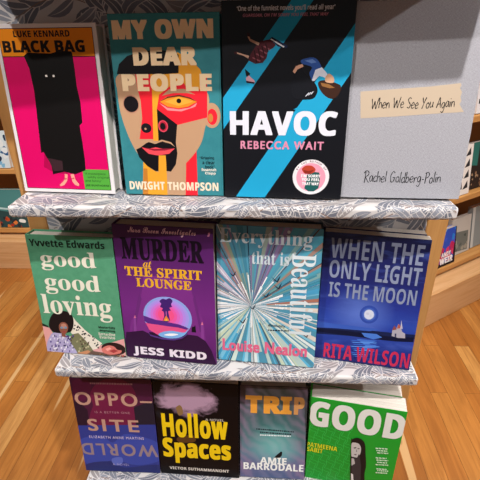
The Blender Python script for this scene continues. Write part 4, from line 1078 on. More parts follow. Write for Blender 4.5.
    ('P','cover_illustration','#4f9cb2',[(91.7,131),(109.2,140.9),(107,144.4),(90.3,133.4)],0),
    ('P','cover_illustration','#a9b4c4',[(56.9,111.4),(0,130.5),(-0.5,129),(56.9,111.4)],0),
    ('P','cover_illustration','#eef0ea',[(51.4,109.1),(1.6,88.1),(3.3,84.5),(51.5,108.7)],0),
    ('P','cover_illustration','#f6f6f4',[(33.2,79.2),(-14.1,14.7),(-12.9,13.8),(33.2,79.2)],0),
    ('P','cover_illustration','#6f9a98',[(67,121.1),(360.8,401.3),(352.5,409.8),(66.8,121.3)],0),
    ('P','cover_illustration','#f0efec',[(51,110.2),(-354.6,27.2),(-348.7,2.4),(51.1,109.8)],0),
    ('P','cover_illustration','#7dc2dc',[(56.9,111.4),(310.2,-223.6),(321.6,-214.7),(56.9,111.4)],0),
    ('P','cover_illustration','#9c7468',[(53.7,116.5),(25.1,162.3),(23.1,161),(53.5,116.4)],0),
    ('P','cover_illustration','#8b7aa6',[(60.1,125),(153.4,520.2),(126.5,525.6),(59.2,125.2)],0),
    ('P','cover_illustration','#2a3a50',[(56.9,111.4),(-2.1,100.6),(-2,99.9)],0),
    ('P','cover_illustration','#d9cfc4',[(81.9,110.5),(176.8,107.2),(176.8,115.3),(81.9,112.2)],0),
    ('P','cover_illustration','#4a9cc4',[(94.3,97.2),(449.6,-37.5),(455.7,-20.4),(94.9,98.8)],0),
    ('P','cover_illustration','#c2b9cc',[(20.1,127.1),(-25.8,146.8),(-27.4,142.9),(19.4,125.4)],0),
    ('P','cover_illustration','#e6e8ea',[(32.1,108.6),(-360.5,64.8),(-356.7,38.2),(32.3,107)],0),
    ('P','cover_illustration','#48a6cf',[(44.3,89.8),(-155.4,-251),(-129.3,-265.1),(45.8,89)],0),
    ('P','cover_illustration','#f6f6f4',[(71,90.7),(293.2,-235.8),(297.4,-232.9),(71,90.7)],0),
    ('P','cover_illustration','#cfd9e2',[(56.9,111.4),(-33,114.5),(-33.1,111),(56.9,111.4)],0),
    ('P','cover_illustration','#b9cfc8',[(56.9,111.4),(-14.6,56.7),(-13.7,55.6),(56.9,111.4)],0),
    ('P','cover_illustration','#cfd9e2',[(56.9,111.4),(-1.4,97.1),(-0.2,92.9),(56.9,111.4)],0),
    ('P','cover_illustration','#b9cfc8',[(47.6,88.2),(34.7,55.7),(35.7,55.3),(48,88)],0),
    ('P','cover_illustration','#4a9cc4',[(69,104.3),(419.6,-100.4),(431.9,-77.7),(69.4,105.1)],0),
    ('P','cover_illustration','#f6f6f4',[(43.1,113.9),(-2.1,122.1),(-2.3,121.4),(43.1,113.9)],0),
    ('P','cover_illustration','#a98a80',[(46.9,134.3),(-110.4,496.6),(-120.1,492.3),(46.4,134.1)],0),
    ('P','cover_illustration','#4f9cb2',[(56.9,111.4),(354.5,407.8),(336.1,425.1),(56.9,111.4)],0),
    ('P','cover_illustration','#7ea6a8',[(60.3,116.3),(294.4,457.8),(289.3,461.3),(60.2,116.4)],0),
    ('P','cover_illustration','#8a8cae',[(56.9,111.4),(21.2,159.6),(18.8,157.8),(56.9,111.4)],0),
    ('P','cover_illustration','#c8d6bc',[(80,78.7),(299.2,-231.7),(316.3,-218.9),(81.6,79.9)],0),
    ('P','cover_illustration','#f6f6f4',[(85.6,83.6),(100,69.6),(100.5,70.2),(85.6,83.6)],0),
    ('P','cover_illustration','#cfe0d6',[(26.4,85.5),(-11.7,53.1),(-8.9,50),(27.6,84.1)],0),
    ('P','cover_illustration','#5a86a2',[(32.2,107.6),(-32,97.6),(-31,91.9),(32.5,106)],0),
    ('P','cover_illustration','#4f9cb2',[(84.1,140.7),(342.4,419.4),(320.7,438.2),(82,142.5)],0),
    ('P','cover_illustration','#6d93a8',[(56.9,111.4),(-105.7,498.6),(-118.3,493.1),(56.9,111.4)],0),
    ('P','cover_illustration','#dfe8e6',[(56.9,111.4),(373.3,-164.8),(379.3,-157.8),(56.9,111.4)],0),
    ('P','cover_illustration','#f6f6f4',[(56.2,125.4),(52.4,201.3),(51.3,201.2),(56.2,125.4)],0),
    ('P','cover_illustration','#3f8aa0',[(85.5,139.3),(357.6,404.6),(346.3,415.8),(84.5,140.4)],0),
    ('P','cover_illustration','#7d6f8e',[(58.9,117.1),(195.2,508),(173.4,514.9),(58.6,117.2)],0),
    ('P','cover_illustration','#dfe8e6',[(29.9,81.9),(-226.9,-198.2),(-216.1,-207.8),(30.9,81)],0),
    ('P','cover_illustration','#a9b4c4',[(32.1,114.4),(-32.4,122.2),(-32.6,120.8),(32,114)],0),
    ('P','cover_illustration','#dfe8e6',[(56.9,111.4),(399.3,-131.8),(409.4,-117),(56.9,111.4)],0),
    ('P','cover_illustration','#2a3a50',[(58.8,117.1),(94.8,225.3),(93.4,225.7),(58.8,117.1)],0),
    ('P','cover_illustration','#dfe8e6',[(21.6,92.6),(4,83.1),(4.6,82),(22,91.8)],0),
    ('P','cover_illustration','#c8d6bc',[(58,97.4),(61.4,51.6),(63.4,51.8),(58.4,97.5)],0),
    ('P','cover_illustration','#9c7468',[(53.3,116.2),(-195.2,447.3),(-204,440.5),(53.2,116.1)],0),
    ('P','cover_illustration','#eef0ea',[(64.6,99.7),(287,-239.9),(295.7,-234.1),(64.9,99.9)],0),
    ('P','cover_illustration','#9c7468',[(56.9,111.4),(-287.9,351.2),(-293.9,342.4),(56.9,111.4)],0),
    ('P','cover_illustration','#5a3a34',[(39.4,147.4),(4.3,219.3),(3,218.6),(39.4,147.4)],0),
    ('P','cover_illustration','#48a6cf',[(34.1,101.1),(-325.7,-61.8),(-321.2,-71.5),(34.4,100.5)],0),
    ('P','cover_illustration','#5c8f9c',[(49.9,150.8),(-16.2,525),(-24.8,523.4),(49.1,150.6)],0),
    ('P','cover_illustration','#6f9a98',[(74,129.7),(138.7,199.2),(135.8,201.9),(73.3,130.2)],0),
    ('P','cover_illustration','#9fcfdf',[(58,97.4),(90,-307.3),(114.8,-304.6),(58.8,97.5)],0),
    ('P','cover_illustration','#3f8aa0',[(69.6,117.2),(439.3,285),(433.2,298),(69.4,117.6)],0),
    ('P','cover_illustration','#2a3a50',[(75.4,94.5),(367.1,-171.7),(370.6,-167.9),(75.4,94.5)],0),
    ('P','cover_illustration','#3f7f96',[(56.2,117.4),(11.3,528.9),(-18.2,524.6),(55.8,117.3)],0),
    ('P','cover_illustration','#b9cfc8',[(43,90.6),(-177.1,-237.4),(-160.2,-248.2),(44,90)],0),
    ('P','cover_illustration','#cfd9e2',[(56.9,111.4),(-62.8,102.9),(-62.3,97.7),(56.9,111.4)],0),
    ('P','cover_illustration','#dfe8e6',[(56.9,111.4),(72.7,-308.3),(102.9,-306.1),(56.9,111.4)],0),
    ('P','cover_illustration','#5fb4d6',[(55.7,97.5),(49.3,21.7),(51.9,21.5),(56.1,97.4)],0),
    ('P','cover_illustration','#5a3a34',[(56.9,111.4),(75.7,-308.2),(80.8,-307.9)],0),
    ('P','cover_illustration','#7d6f8e',[(57.6,136.4),(59.4,201.4),(53.4,201.3),(55.9,136.4)],0),
    ('P','cover_illustration','#4d8098',[(56.9,111.4),(-45.3,174.3),(-48,169.7),(56.9,111.4)],0),
    ('P','cover_illustration','#5fb4d6',[(65.8,88),(99.7,-0.7),(101.8,0.1),(66.2,88.2)],0),
    ('P','cover_illustration','#c2b9cc',[(46.6,120.9),(12.9,152.2),(10.2,149.1),(46,120.2)],0),
    ('P','cover_illustration','#b9cfc8',[(71.8,91.4),(308,-225.3),(323.3,-213.3),(72.8,92.1)],0),
    ('P','cover_illustration','#f6f6f4',[(80.3,102.5),(113,90.1),(113.2,90.8),(80.3,102.5)],0),
    ('P','cover_illustration','#a98a80',[(51.8,124.5),(13.6,223.3),(8.5,221.2),(51.3,124.2)],0),
    ('P','cover_illustration','#48a6cf',[(19.5,97.1),(-55.2,68.5),(-53.8,65.1),(20,96)],0),
    ('P','cover_illustration','#a8705f',[(81.7,114.9),(472.9,169.5),(468.6,194.3),(81.4,116.3)],0),
    ('P','cover_illustration','#7a6f88',[(56.9,111.4),(-289.7,348.6),(-302.1,329.4),(56.9,111.4)],0),
    ('P','cover_illustration','#4a9cc4',[(62.7,113.1),(460.7,227),(451.2,256),(62.5,113.5)],0),
    ('P','cover_illustration','#f6f6f4',[(56.9,111.4),(-318.7,299.4),(-321,294.8)],0),
    ('P','cover_illustration','#9c7f74',[(68.6,119.2),(406.4,344.3),(391.3,365.5),(68,119.9)],0),
    ('P','cover_illustration','#5c8f9c',[(56.9,111.4),(62.1,201.2),(57.1,201.4),(56.9,111.4)],0),
    ('P','cover_illustration','#a9b4c4',[(56.9,111.4),(-345.4,232.1),(-348.4,221.6),(56.9,111.4)],0),
    ('P','cover_illustration','#b8c4c4',[(56.9,111.4),(126.3,209.3),(122.8,211.7),(56.9,111.4)],0),
    ('P','cover_illustration','#6d9fb8',[(33,118.6),(-58,146.2),(-58.9,142.8),(32.8,117.9)],0),
    ('P','cover_illustration','#f6f6f4',[(56.9,111.4),(-209.6,436),(-213.5,432.7)],0),
    ('P','cover_illustration','#9c7f74',[(74.5,129.1),(353,409.3),(340,421.6),(73.8,129.9)],0),
    ('P','cover_illustration','#a9b4c4',[(50.9,111.3),(-363.1,105.5),(-361.8,78.6),(50.9,110.9)],0),
    ('P','cover_illustration','#48a6cf',[(46.4,88.7),(-118.9,-270),(-100.6,-277.9),(47.5,88.2)],0),
    ('P','cover_illustration','#cfe0d6',[(56.9,111.4),(57.7,21.4),(59.9,21.5),(56.9,111.4)],0),
    ('P','cover_illustration','#48a6cf',[(56.9,111.4),(358.5,-180.9),(363.2,-176),(56.9,111.4)],0),
    ('P','cover_illustration','#2a3a50',[(56.9,111.4),(35.1,530.8),(29.9,530.5)],0),
    ('P','cover_illustration','#8fb4c8',[(56.9,111.4),(-59.3,81.4),(-58.7,79.3),(56.9,111.4)],0),
    ('P','cover_illustration','#6d9fb8',[(51.2,109.7),(-0.6,94.1),(0.4,91.2),(51.3,109.4)],0),
    ('P','cover_illustration','#c2b9cc',[(48.6,122.7),(-14.5,207.9),(-17.7,205.4),(48.2,122.4)],0),
    ('P','cover_illustration','#cfe0d6',[(56.9,111.4),(88.1,60.2),(89.1,60.7),(56.9,111.4)],0),
    ('P','cover_illustration','#d9d5de',[(43.9,116.6),(-333.3,266.8),(-341.7,243.7),(43.6,115.8)],0),
    ('P','cover_illustration','#5a3a34',[(71.8,131.5),(307.2,448.7),(303,451.7),(71.8,131.5)],0),
    ('P','cover_illustration','#f0efec',[(56.9,111.4),(-0.8,95),(0.2,91.7),(56.9,111.4)],0),
    ('P','cover_illustration','#8a8cae',[(52.9,115.8),(-226.1,421.7),(-232.2,416.1),(52.8,115.8)],0),
    ('P','cover_illustration','#a98a80',[(20.9,128.8),(2.9,137.6),(1.7,135),(20.1,127.1)],0),
    ('P','cover_illustration','#dfe8e6',[(59.5,106),(241.3,-266),(246.8,-263.2),(59.6,106)],0),
    ('P','cover_illustration','#48a6cf',[(42.6,74.1),(-93.6,-280.7),(-76.5,-286.8),(44.2,73.5)],0),
    ('P','cover_illustration','#5a3a34',[(86,83.9),(144.2,29),(145.2,30.1),(86,83.9)],0),
    ('P','cover_illustration','#a98a80',[(30.5,141.4),(17.3,156.5),(16.4,155.6),(29.9,140.9)],0),
    ('P','cover_illustration','#d9d5de',[(51.4,113.8),(2.1,135.9),(0.7,132.5),(51.3,113.5)],0),
    ('P','cover_illustration','#3f7f96',[(65.5,150.5),(76.2,199.3),(69.9,200.5),(62.7,151)],0),
    ('P','cover_illustration','#7ea6a8',[(56.9,111.4),(425.9,312),(412.5,334.9),(56.9,111.4)],0),
    ('P','cover_illustration','#d9d5de',[(56.9,111.4),(-36.8,186.3),(-39.5,182.8),(56.9,111.4)],0),
    ('P','cover_illustration','#2a3a50',[(63.6,87.3),(81.1,24.7),(82.2,25),(63.6,87.3)],0),
    ('P','cover_illustration','#4f9cb2',[(59.7,116.7),(254.8,481.8),(232.6,492.9),(59.4,116.8)],0),
    ('P','cover_illustration','#cfd9e2',[(32,109.5),(-361.9,79.9),(-360,60.5),(32.1,108.4)],0),
    ('P','cover_illustration','#c8d6bc',[(56.9,111.4),(2.3,39.8),(6.8,36.6),(56.9,111.4)],0),
    ('P','cover_illustration','#8a9a86',[(55,117.1),(-77.4,509.4),(-95.7,502.7),(54.7,117)],0),
    ('P','cover_illustration','#9fcfdf',[(56.9,111.4),(8.7,-305.8),(36.9,-308.1),(56.9,111.4)],0),
    ('P','cover_illustration','#f6f6f4',[(68.6,119.1),(408,342),(405.1,346.2),(68.6,119.1)],0),
    ('P','cover_illustration','#96a7a0',[(62.2,135.8),(146.7,521.7),(122.1,526.3),(60.8,136.1)],0),
    ('P','cover_illustration','#c2b9cc',[(52.2,115.2),(-36.4,186.9),(-38.9,183.7),(52.1,115)],0),
    ('P','cover_illustration','#f0efec',[(17,113.9),(-362.3,137.7),(-363,118.5),(16.9,112.1)],0),
    ('P','cover_illustration','#5fb4d6',[(27.2,84.6),(-254.9,-170),(-250.2,-175.1),(27.7,84.1)],0),
    ('P','cover_illustration','#5fb4d6',[(61.3,98.1),(85.2,26),(90.5,27.9),(62.1,98.4)],0),
    ('P','cover_illustration','#5a3a34',[(56.9,111.4),(-2.7,104.1),(-2.6,103.4)],0),
    ('P','cover_illustration','#b9cfc8',[(56.9,111.4),(159.5,49.2),(161.3,52.2),(56.9,111.4)],0),
    ('P','cover_illustration','#c8d6bc',[(51.1,98.7),(31.8,56.9),(33.7,56.1),(51.5,98.5)],0),
    ('P','cover_illustration','#8a9a86',[(56.9,111.4),(43.3,169.8),(39.2,168.7),(56.9,111.4)],0),
    ('P','cover_illustration','#5fb4d6',[(56.9,111.4),(-0.4,-304.7),(12.9,-306.3),(56.9,111.4)],0),
    ('P','cover_illustration','#eef0ea',[(57.1,97.4),(62,-308.6),(68.3,-308.4),(57.3,97.4)],0),
    ('P','cover_illustration','#2a3a50',[(56.9,111.4),(127.4,167.3),(126.7,168.2)],0),
    ('P','cover_illustration','#7dc2dc',[(36.4,97.1),(-288,-128.3),(-277.6,-142.6),(37,96.3)],0),
    ('P','cover_illustration','#7d6f8e',[(56.9,111.4),(229.6,494.2),(217.8,499.4),(56.9,111.4)],0),
    ('P','cover_illustration','#3f88ac',[(62.5,109.1),(112.4,88.7),(113.4,91.3),(62.6,109.4)],0),
    ('P','cover_illustration','#7dc2dc',[(78.1,98.2),(413.7,-110.2),(421,-97.9),(78.6,98.9)],0),
    ('P','cover_illustration','#b9cfc8',[(56.9,111.4),(323.8,-212.9),(335.8,-202.6),(56.9,111.4)],0),
    ('P','cover_illustration','#f6f6f4',[(62.8,110.3),(470,35.7),(470.9,40.8),(62.8,110.3)],0),
    ('P','cover_illustration','#d9cfc4',[(69.1,104.6),(423.6,-93.4),(436.5,-68.4),(69.6,105.4)],0),
    ('P','cover_illustration','#b9cfc8',[(63.5,87.3),(167.2,-293.9),(189.8,-287),(64.8,87.7)],0),
    ('P','cover_illustration','#4f9cb2',[(60.3,116.3),(107.8,185.6),(105.3,187.3),(60.1,116.5)],0),
    ('P','cover_illustration','#c8d6bc',[(52.8,107),(-4.2,45.3),(0.7,41.1),(53.2,106.7)],0),
    ('P','cover_illustration','#4a9cc4',[(56.9,111.4),(457,239),(450.5,258),(56.9,111.4)],0),
    ('P','cover_illustration','#5a3a34',[(56.9,111.4),(226.9,-272.7),(231.6,-270.6)],0),
    ('P','cover_illustration','#96a7a0',[(56.9,111.4),(51.1,171.1),(47.7,170.7),(56.9,111.4)],0),
    ('P','cover_illustration','#6f9a98',[(78.9,123.2),(136.2,153.9),(133.6,158.4),(78.2,124.5)],0),
    ('P','cover_illustration','#e6eaee',[(56.9,111.4),(176.2,124.2),(175.9,127.2),(56.9,111.4)],0),
    ('P','cover_illustration','#b9cfc8',[(56.9,111.4),(72.8,22.8),(76.3,23.5),(56.9,111.4)],0),
    ('P','cover_illustration','#e6e8ea',[(51,110.5),(-358.4,48.8),(-356.8,39.1),(51,110.4)],0),
    ('P','cover_illustration','#f6f6f4',[(45.5,119.5),(-40.9,180.9),(-41.8,179.7),(45.5,119.5)],0),
    ('P','cover_illustration','#3f88ac',[(56.9,111.4),(441.7,279.6),(438.6,286.6),(56.9,111.4)],0),
    ('P','cover_illustration','#7dc2dc',[(56.9,111.4),(-0.1,5.8),(6.1,2.7),(56.9,111.4)],0),
    ('P','cover_illustration','#4a9cc4',[(96.8,113.8),(116.8,115),(116.6,117.1),(96.7,115.2)],0),
    ('P','cover_illustration','#3f7f96',[(56.9,111.4),(25.7,227.3),(23.3,226.6),(56.9,111.4)],0),
    ('P','cover_illustration','#c8d6bc',[(89.2,87.8),(105.4,76),(106.2,77.2),(89.8,88.6)],0),
    ('P','cover_illustration','#f6f6f4',[(56.4,97.4),(53.6,21.5),(54.7,21.4),(56.4,97.4)],0),
    ('P','cover_illustration','#3f8aa0',[(69,118.5),(160.2,172.4),(158.7,175),(68.8,118.8)],0),
    ('P','cover_illustration','#d9d5de',[(45.7,133.8),(30.1,165.1),(26.4,163),(44.2,132.9)],0),
    ('P','cover_illustration','#a9b4c4',[(56.9,111.4),(-337.3,256.3),(-342.4,241.8),(56.9,111.4)],0),
    ('P','cover_illustration','#4f9cb2',[(90.7,132.9),(411.4,336.6),(398.7,355.5),(89.5,134.6)],0),
    ('P','cover_illustration','#6f6a92',[(61.9,124.5),(89,195.5),(87.7,196),(61.7,124.6)],0),
    ('P','cover_illustration','#5a3a34',[(56.9,111.4),(105.6,146.4),(105.2,147)],0),
    ('P','cover_illustration','#9fcfdf',[(58.5,97.5),(67.3,22),(70.4,22.4),(59,97.6)],0),
    ('P','cover_illustration','#7dc2dc',[(31.9,80.2),(19.4,64.6),(22.2,62.4),(33.8,78.7)],0),
    ('P','cover_illustration','#7a6f88',[(56.9,111.4),(0.2,217.1),(-3.8,214.9),(56.9,111.4)],0),
    ('P','cover_illustration','#c8d6bc',[(56.9,111.4),(-35.3,34.6),(-32.8,31.6),(56.9,111.4)],0),
    ('P','cover_illustration','#d9cfc4',[(62.9,112),(474.8,153.2),(473.2,167.2),(62.8,112.2)],0),
    ('P','cover_illustration','#5a3a34',[(76.8,126.5),(391.4,365.4),(388.2,369.5),(76.8,126.5)],0),
    ('P','cover_illustration','#c8d6bc',[(56.9,111.4),(238.6,-267.3),(257.4,-257.7),(56.9,111.4)],0),
    ('P','cover_illustration','#c8d6bc',[(61.7,107.9),(129.5,58.2),(131.9,61.6),(61.9,108.1)],0),
    ('P','cover_illustration','#f0efec',[(56.9,111.4),(-32.9,106),(-32.6,101.7),(56.9,111.4)],0),
    ('P','cover_illustration','#cfe0d6',[(49.4,87.6),(-69.6,-289.1),(-41.5,-296.9),(51,87.1)],0),
    ('P','cover_illustration','#b9cfc8',[(59.1,97.6),(70.9,22.5),(72.9,22.8),(59.4,97.6)],0),
    ('P','cover_illustration','#5a3a34',[(54.8,105.8),(-86.8,-283.3),(-81.9,-285),(54.8,105.8)],0),
    ('P','cover_illustration','#cfe0d6',[(86,84),(362.6,-176.6),(374.1,-163.9),(87.1,85.2)],0),
    ('P','cover_illustration','#f2f5f6',[(56.9,111.4),(89.8,88.8),(90.5,89.9)],0),
    ('P','cover_illustration','#f2f5f6',[(56.9,111.4),(19.2,96.3),(19.7,95)],0),
    ('P','cover_illustration','#f2f5f6',[(56.9,111.4),(51.9,167.2),(50,167)],0),
    ('P','cover_illustration','#f2f5f6',[(56.9,111.4),(108.8,108.8),(108.9,110.6)],0),
    ('P','cover_illustration','#f2f5f6',[(56.9,111.4),(39.7,98.7),(40.1,98.1)],0),
    ('P','cover_illustration','#f2f5f6',[(56.9,111.4),(69.9,85.8),(70.7,86.2)],0),
    ('P','cover_illustration','#f2f5f6',[(56.9,111.4),(78.1,95.4),(78.6,96.1)],0),
    ('P','cover_illustration','#f2f5f6',[(56.9,111.4),(9.9,88),(10.7,86.4)],0),
    ('P','cover_illustration','#f2f5f6',[(56.9,111.4),(72.7,148.3),(71.5,148.8)],0),
    ('P','cover_illustration','#f2f5f6',[(56.9,111.4),(72.3,119.4),(72.1,119.9)],0),
    ('P','cover_illustration','#f2f5f6',[(56.9,111.4),(82.2,165.2),(80.4,166)],0),
    ('P','cover_illustration','#f2f5f6',[(56.9,111.4),(98.7,94.7),(99.2,96.1)],0),
    ('P','cover_illustration','#f2f5f6',[(56.9,111.4),(40.8,154),(39.4,153.4)],0),
    ('P','cover_illustration','#f2f5f6',[(56.9,111.4),(54.4,78.7),(55.4,78.6)],0),
    ('P','cover_illustration','#f2f5f6',[(56.9,111.4),(13.9,83.4),(14.8,81.9)],0),
    ('P','cover_illustration','#f2f5f6',[(56.9,111.4),(81.5,113.9),(81.5,114.8)],0),
    ('P','cover_illustration','#f2f5f6',[(56.9,111.4),(35.1,115.8),(34.9,115.1)],0),
    ('P','cover_illustration','#f2f5f6',[(56.9,111.4),(25.9,138.3),(25,137.2)],0),
    ('P','cover_illustration','#f2f5f6',[(56.9,111.4),(74.8,145.9),(73.7,146.5)],0),
    ('P','cover_illustration','#f2f5f6',[(56.9,111.4),(53.4,152.2),(52,152.1)],0),
    ('P','cover_illustration','#f2f5f6',[(56.9,111.4),(35.1,149.9),(33.8,149.1)],0),
    ('P','cover_illustration','#f2f5f6',[(56.9,111.4),(101.1,122.1),(100.8,123.6)],0),
    ('P','cover_illustration','#f2f5f6',[(56.9,111.4),(92.7,157.3),(91.1,158.5)],0),
    ('P','cover_illustration','#f2f5f6',[(56.9,111.4),(27.2,89.8),(28,88.9)],0),
    ('P','cover_illustration','#f2f5f6',[(56.9,111.4),(20,134.4),(19.3,133.1)],0),
    ('P','cover_illustration','#f2f5f6',[(56.9,111.4),(38.5,65.6),(40.1,65)],0),
    ('P','cover_illustration','#f2f5f6',[(56.9,111.4),(57.3,74),(58.5,74.1)],0),
    ('P','cover_illustration','#f2f5f6',[(56.9,111.4),(109.8,109.6),(109.8,111.4)],0),
    ('P','cover_illustration','#f2f5f6',[(56.9,111.4),(77.7,84.5),(78.6,85.2)],0),
    ('P','cover_illustration','#f2f5f6',[(56.9,111.4),(19.5,127.9),(18.9,126.6)],0),
    ('P','cover_illustration','#f2f5f6',[(56.9,111.4),(89.3,89.4),(90,90.5)],0),
    ('P','cover_illustration','#f2f5f6',[(56.9,111.4),(22.3,105.9),(22.5,104.8)],0),
    ('P','cover_illustration','#f2f5f6',[(56.9,111.4),(81.7,94.4),(82.3,95.2)],0),
    ('P','cover_illustration','#f2f5f6',[(56.9,111.4),(102,127.5),(101.5,129)],0),
    ('P','cover_illustration','#f2f5f6',[(56.9,111.4),(95.9,83.1),(96.8,84.4)],0),
    ('P','cover_illustration','#f2f5f6',[(56.9,111.4),(16.7,83.2),(17.7,81.9)],0),
    ('P','cover_illustration','#f2f5f6',[(56.9,111.4),(42.7,151),(41.4,150.6)],0),
    ('P','cover_illustration','#f2f5f6',[(56.9,111.4),(76.3,120.5),(76,121.2)],0),
    ('P','cover_illustration','#f2f5f6',[(56.9,111.4),(20.9,123.9),(20.5,122.7)],0),
    ('P','cover_illustration','#f2f5f6',[(56.9,111.4),(42.3,122.5),(42,122)],0),
    ('P','cover_illustration','#f2f5f6',[(56.9,111.4),(43.6,74.6),(44.8,74.1)],0),
    ('P','cover_illustration','#f2f5f6',[(56.9,111.4),(58.9,140.8),(57.9,140.9)],0),
    ('P','cover_illustration','#f2f5f6',[(56.9,111.4),(36,127.5),(35.5,126.8)],0),
    ('P','cover_illustration','#f2f5f6',[(56.9,111.4),(107.9,134.8),(107.1,136.5)],0),
    ('P','cover_illustration','#f2f5f6',[(56.9,111.4),(101.2,101.9),(101.5,103.4)],0),
    ('P','cover_illustration','#f2f5f6',[(56.9,111.4),(80,85.7),(80.8,86.5)],0),
    ('P','cover_illustration','#f2f5f6',[(56.9,111.4),(65.7,87.2),(66.5,87.5)],0),
    ('P','cover_illustration','#f2f5f6',[(56.9,111.4),(56,70.5),(57.4,70.5)],0),
    ('P','cover_illustration','#f2f5f6',[(56.9,111.4),(73.6,99.8),(74,100.4)],0),
    ('P','cover_illustration','#f2f5f6',[(56.9,111.4),(62.5,90.7),(63.2,90.9)],0),
    ('P','cover_illustration','#f2f5f6',[(56.9,111.4),(0.7,97.9),(1.1,96)],0),
    ('P','cover_illustration','#f2f5f6',[(56.9,111.4),(83.6,111.5),(83.6,112.4)],0),
    ('P','cover_illustration','#f2f5f6',[(56.9,111.4),(47.7,140.2),(46.7,139.9)],0),
    ('P','cover_illustration','#f2f5f6',[(56.9,111.4),(108.1,132.6),(107.3,134.3)],0),
    ('P','cover_illustration','#f2f5f6',[(56.9,111.4),(70.3,80.7),(71.3,81.2)],0),
    ('P','cover_illustration','#f2f5f6',[(56.9,111.4),(31,144.2),(29.9,143.3)],0),
    ('P','cover_illustration','#f2f5f6',[(56.9,111.4),(73.6,116.3),(73.4,116.9)],0),
    ('P','cover_illustration','#f2f5f6',[(56.9,111.4),(80.6,93.8),(81.2,94.6)],0),
    ('P','cover_illustration','#f2f5f6',[(56.9,111.4),(-0.2,112),(-0.2,110.1)],0),
    ('P','cover_illustration','#f2f5f6',[(56.9,111.4),(93.3,106.2),(93.5,107.4)],0),
    ('P','cover_illustration','#1f2c42',[(19.8,170.1),(24.3,166.6),(26.8,164.7),(28.1,167.9),(31.9,173),(29.4,165.9),(27.5,162.7),(24.9,164.2)],0),
    ('P','cover_illustration','#1f2c42',[(88.5,166.4),(94.2,162),(97.4,159.6),(98.9,163.7),(103.4,170.1),(100.6,161.1),(98.3,157),(95.1,159)],0),
    ('P','cover_illustration','#1f2c42',[(91.7,153.8),(97,149.6),(100,147.4),(101.4,151.2),(105.6,157.2),(103,148.8),(100.9,145),(97.8,146.8)],0),
    ('P','cover_illustration','#1f2c42',[(73.2,136.1),(78.2,132.2),(81,130.1),(82.3,133.7),(86.3,139.4),(83.7,131.5),(81.7,127.8),(78.9,129.5)],0),
    ('P','cover_illustration','#1f2c42',[(51.4,112.8),(56.4,108.8),(59.2,106.6),(60.6,110.3),(64.7,116.2),(62,108.1),(60,104.3),(57.1,106)],0),
    ('P','cover_illustration','#1f2c42',[(34.2,85.4),(39.7,81),(42.8,78.6),(44.4,82.7),(49,89.3),(45.9,80.2),(43.6,76),(40.5,77.9)],0),
    ('P','cover_illustration','#1f2c42',[(141.8,66.5),(146.5,62.8),(149.2,60.8),(150.3,64.3),(153.8,69.9),(151.7,62.2),(150,58.6),(147.3,60.2)],0),
    ('T','title_lettering','fb','Everything','#c4d0d6',(5.4,214.5,149.8,246),0,0),
    ('T','title_lettering','fb','that is','#c4d0d6',(56.5,186.9,115.2,209.4),0,0),
    ('T','title_lettering','fb','Beautiful','#d6e0e4',(119.3,62.1,157.2,208.6),-90,0),
    ('T','author_lettering','sn','Louise Nealon','#e2688c',(7.4,20.3,152,44.1),0,0.060),
    ('T','quote_lettering','sb','Absolutely','#22303c',(85.2,73.1,113.4,80),0,0),
    ('P','quote_lettering','#22303c',[(85.3,66.3),(87.6,66.3),(87.6,68.7),(85.3,68.7)],0),
    ('P','quote_lettering','#22303c',[(88.7,66.5),(92.1,66.5),(92.1,68.9),(88.7,68.9)],0),
    ('P','quote_lettering','#22303c',[(93.2,66.8),(96,66.8),(96,69.2),(93.2,69.2)],0),
    ('P','quote_lettering','#22303c',[(97.1,67),(100.7,67),(100.7,69.4),(97.1,69.4)],0),
    ('P','quote_lettering','#22303c',[(101.8,67.2),(105.5,67.2),(105.5,69.6),(101.8,69.6)],0),
    ('P','quote_lettering','#22303c',[(106.6,67.5),(108.4,67.5),(108.4,69.9),(106.6,69.9)],0),
    ('P','quote_lettering','#22303c',[(109.5,67.7),(111,67.7),(111,70.1),(109.5,70.1)],0),
    ('P','quote_lettering','#22303c',[(112.1,67.8),(116.5,67.8),(116.5,70.2),(112.1,70.2)],0),
    ('P','quote_lettering','#22303c',[(117.6,68.2),(120.1,68.2),(120.1,70.6),(117.6,70.6)],0),
    ('P','quote_lettering','#22303c',[(121.2,68.4),(121.9,68.4),(121.9,70.8),(121.2,70.8)],0),
    ('P','quote_lettering','#eef2f2',[(95.7,115.7),(98,115.7),(98,117.7),(95.7,117.7)],0),
    ('P','quote_lettering','#eef2f2',[(99.1,115.8),(101,115.8),(101,117.8),(99.1,117.8)],0),
    ('P','quote_lettering','#eef2f2',[(102.1,115.8),(105,115.8),(105,117.8),(102.1,117.8)],0),
    ('P','quote_lettering','#eef2f2',[(106.1,115.9),(108.1,115.9),(108.1,117.9),(106.1,117.9)],0),
    ('P','quote_lettering','#eef2f2',[(109.2,116),(110.9,116),(110.9,118),(109.2,118)],0),
    ('P','quote_lettering','#eef2f2',[(112,116),(115,116),(115,118),(112,118)],0),
    ('P','quote_lettering','#eef2f2',[(97,110.6),(100.7,110.6),(100.7,112.6),(97,112.6)],0),
    ('P','quote_lettering','#eef2f2',[(101.8,110.7),(105.9,110.7),(105.9,112.7),(101.8,112.7)],0),
    ('P','quote_lettering','#eef2f2',[(107,110.7),(111.3,110.7),(111.3,112.7),(107,112.7)],0),
    ('P','quote_lettering','#eef2f2',[(112.4,110.8),(115.5,110.8),(115.5,112.8),(112.4,112.8)],0),
  ],
  'moon': [
    ('P','cover_illustration','#15204a',[(-1.9,63),(34.4,66),(86,67.6),(126.9,68.4),(163.7,70.3),(164.8,62.9),(119.6,52.7),(93.9,54.9),(-0.9,48.1)],0),
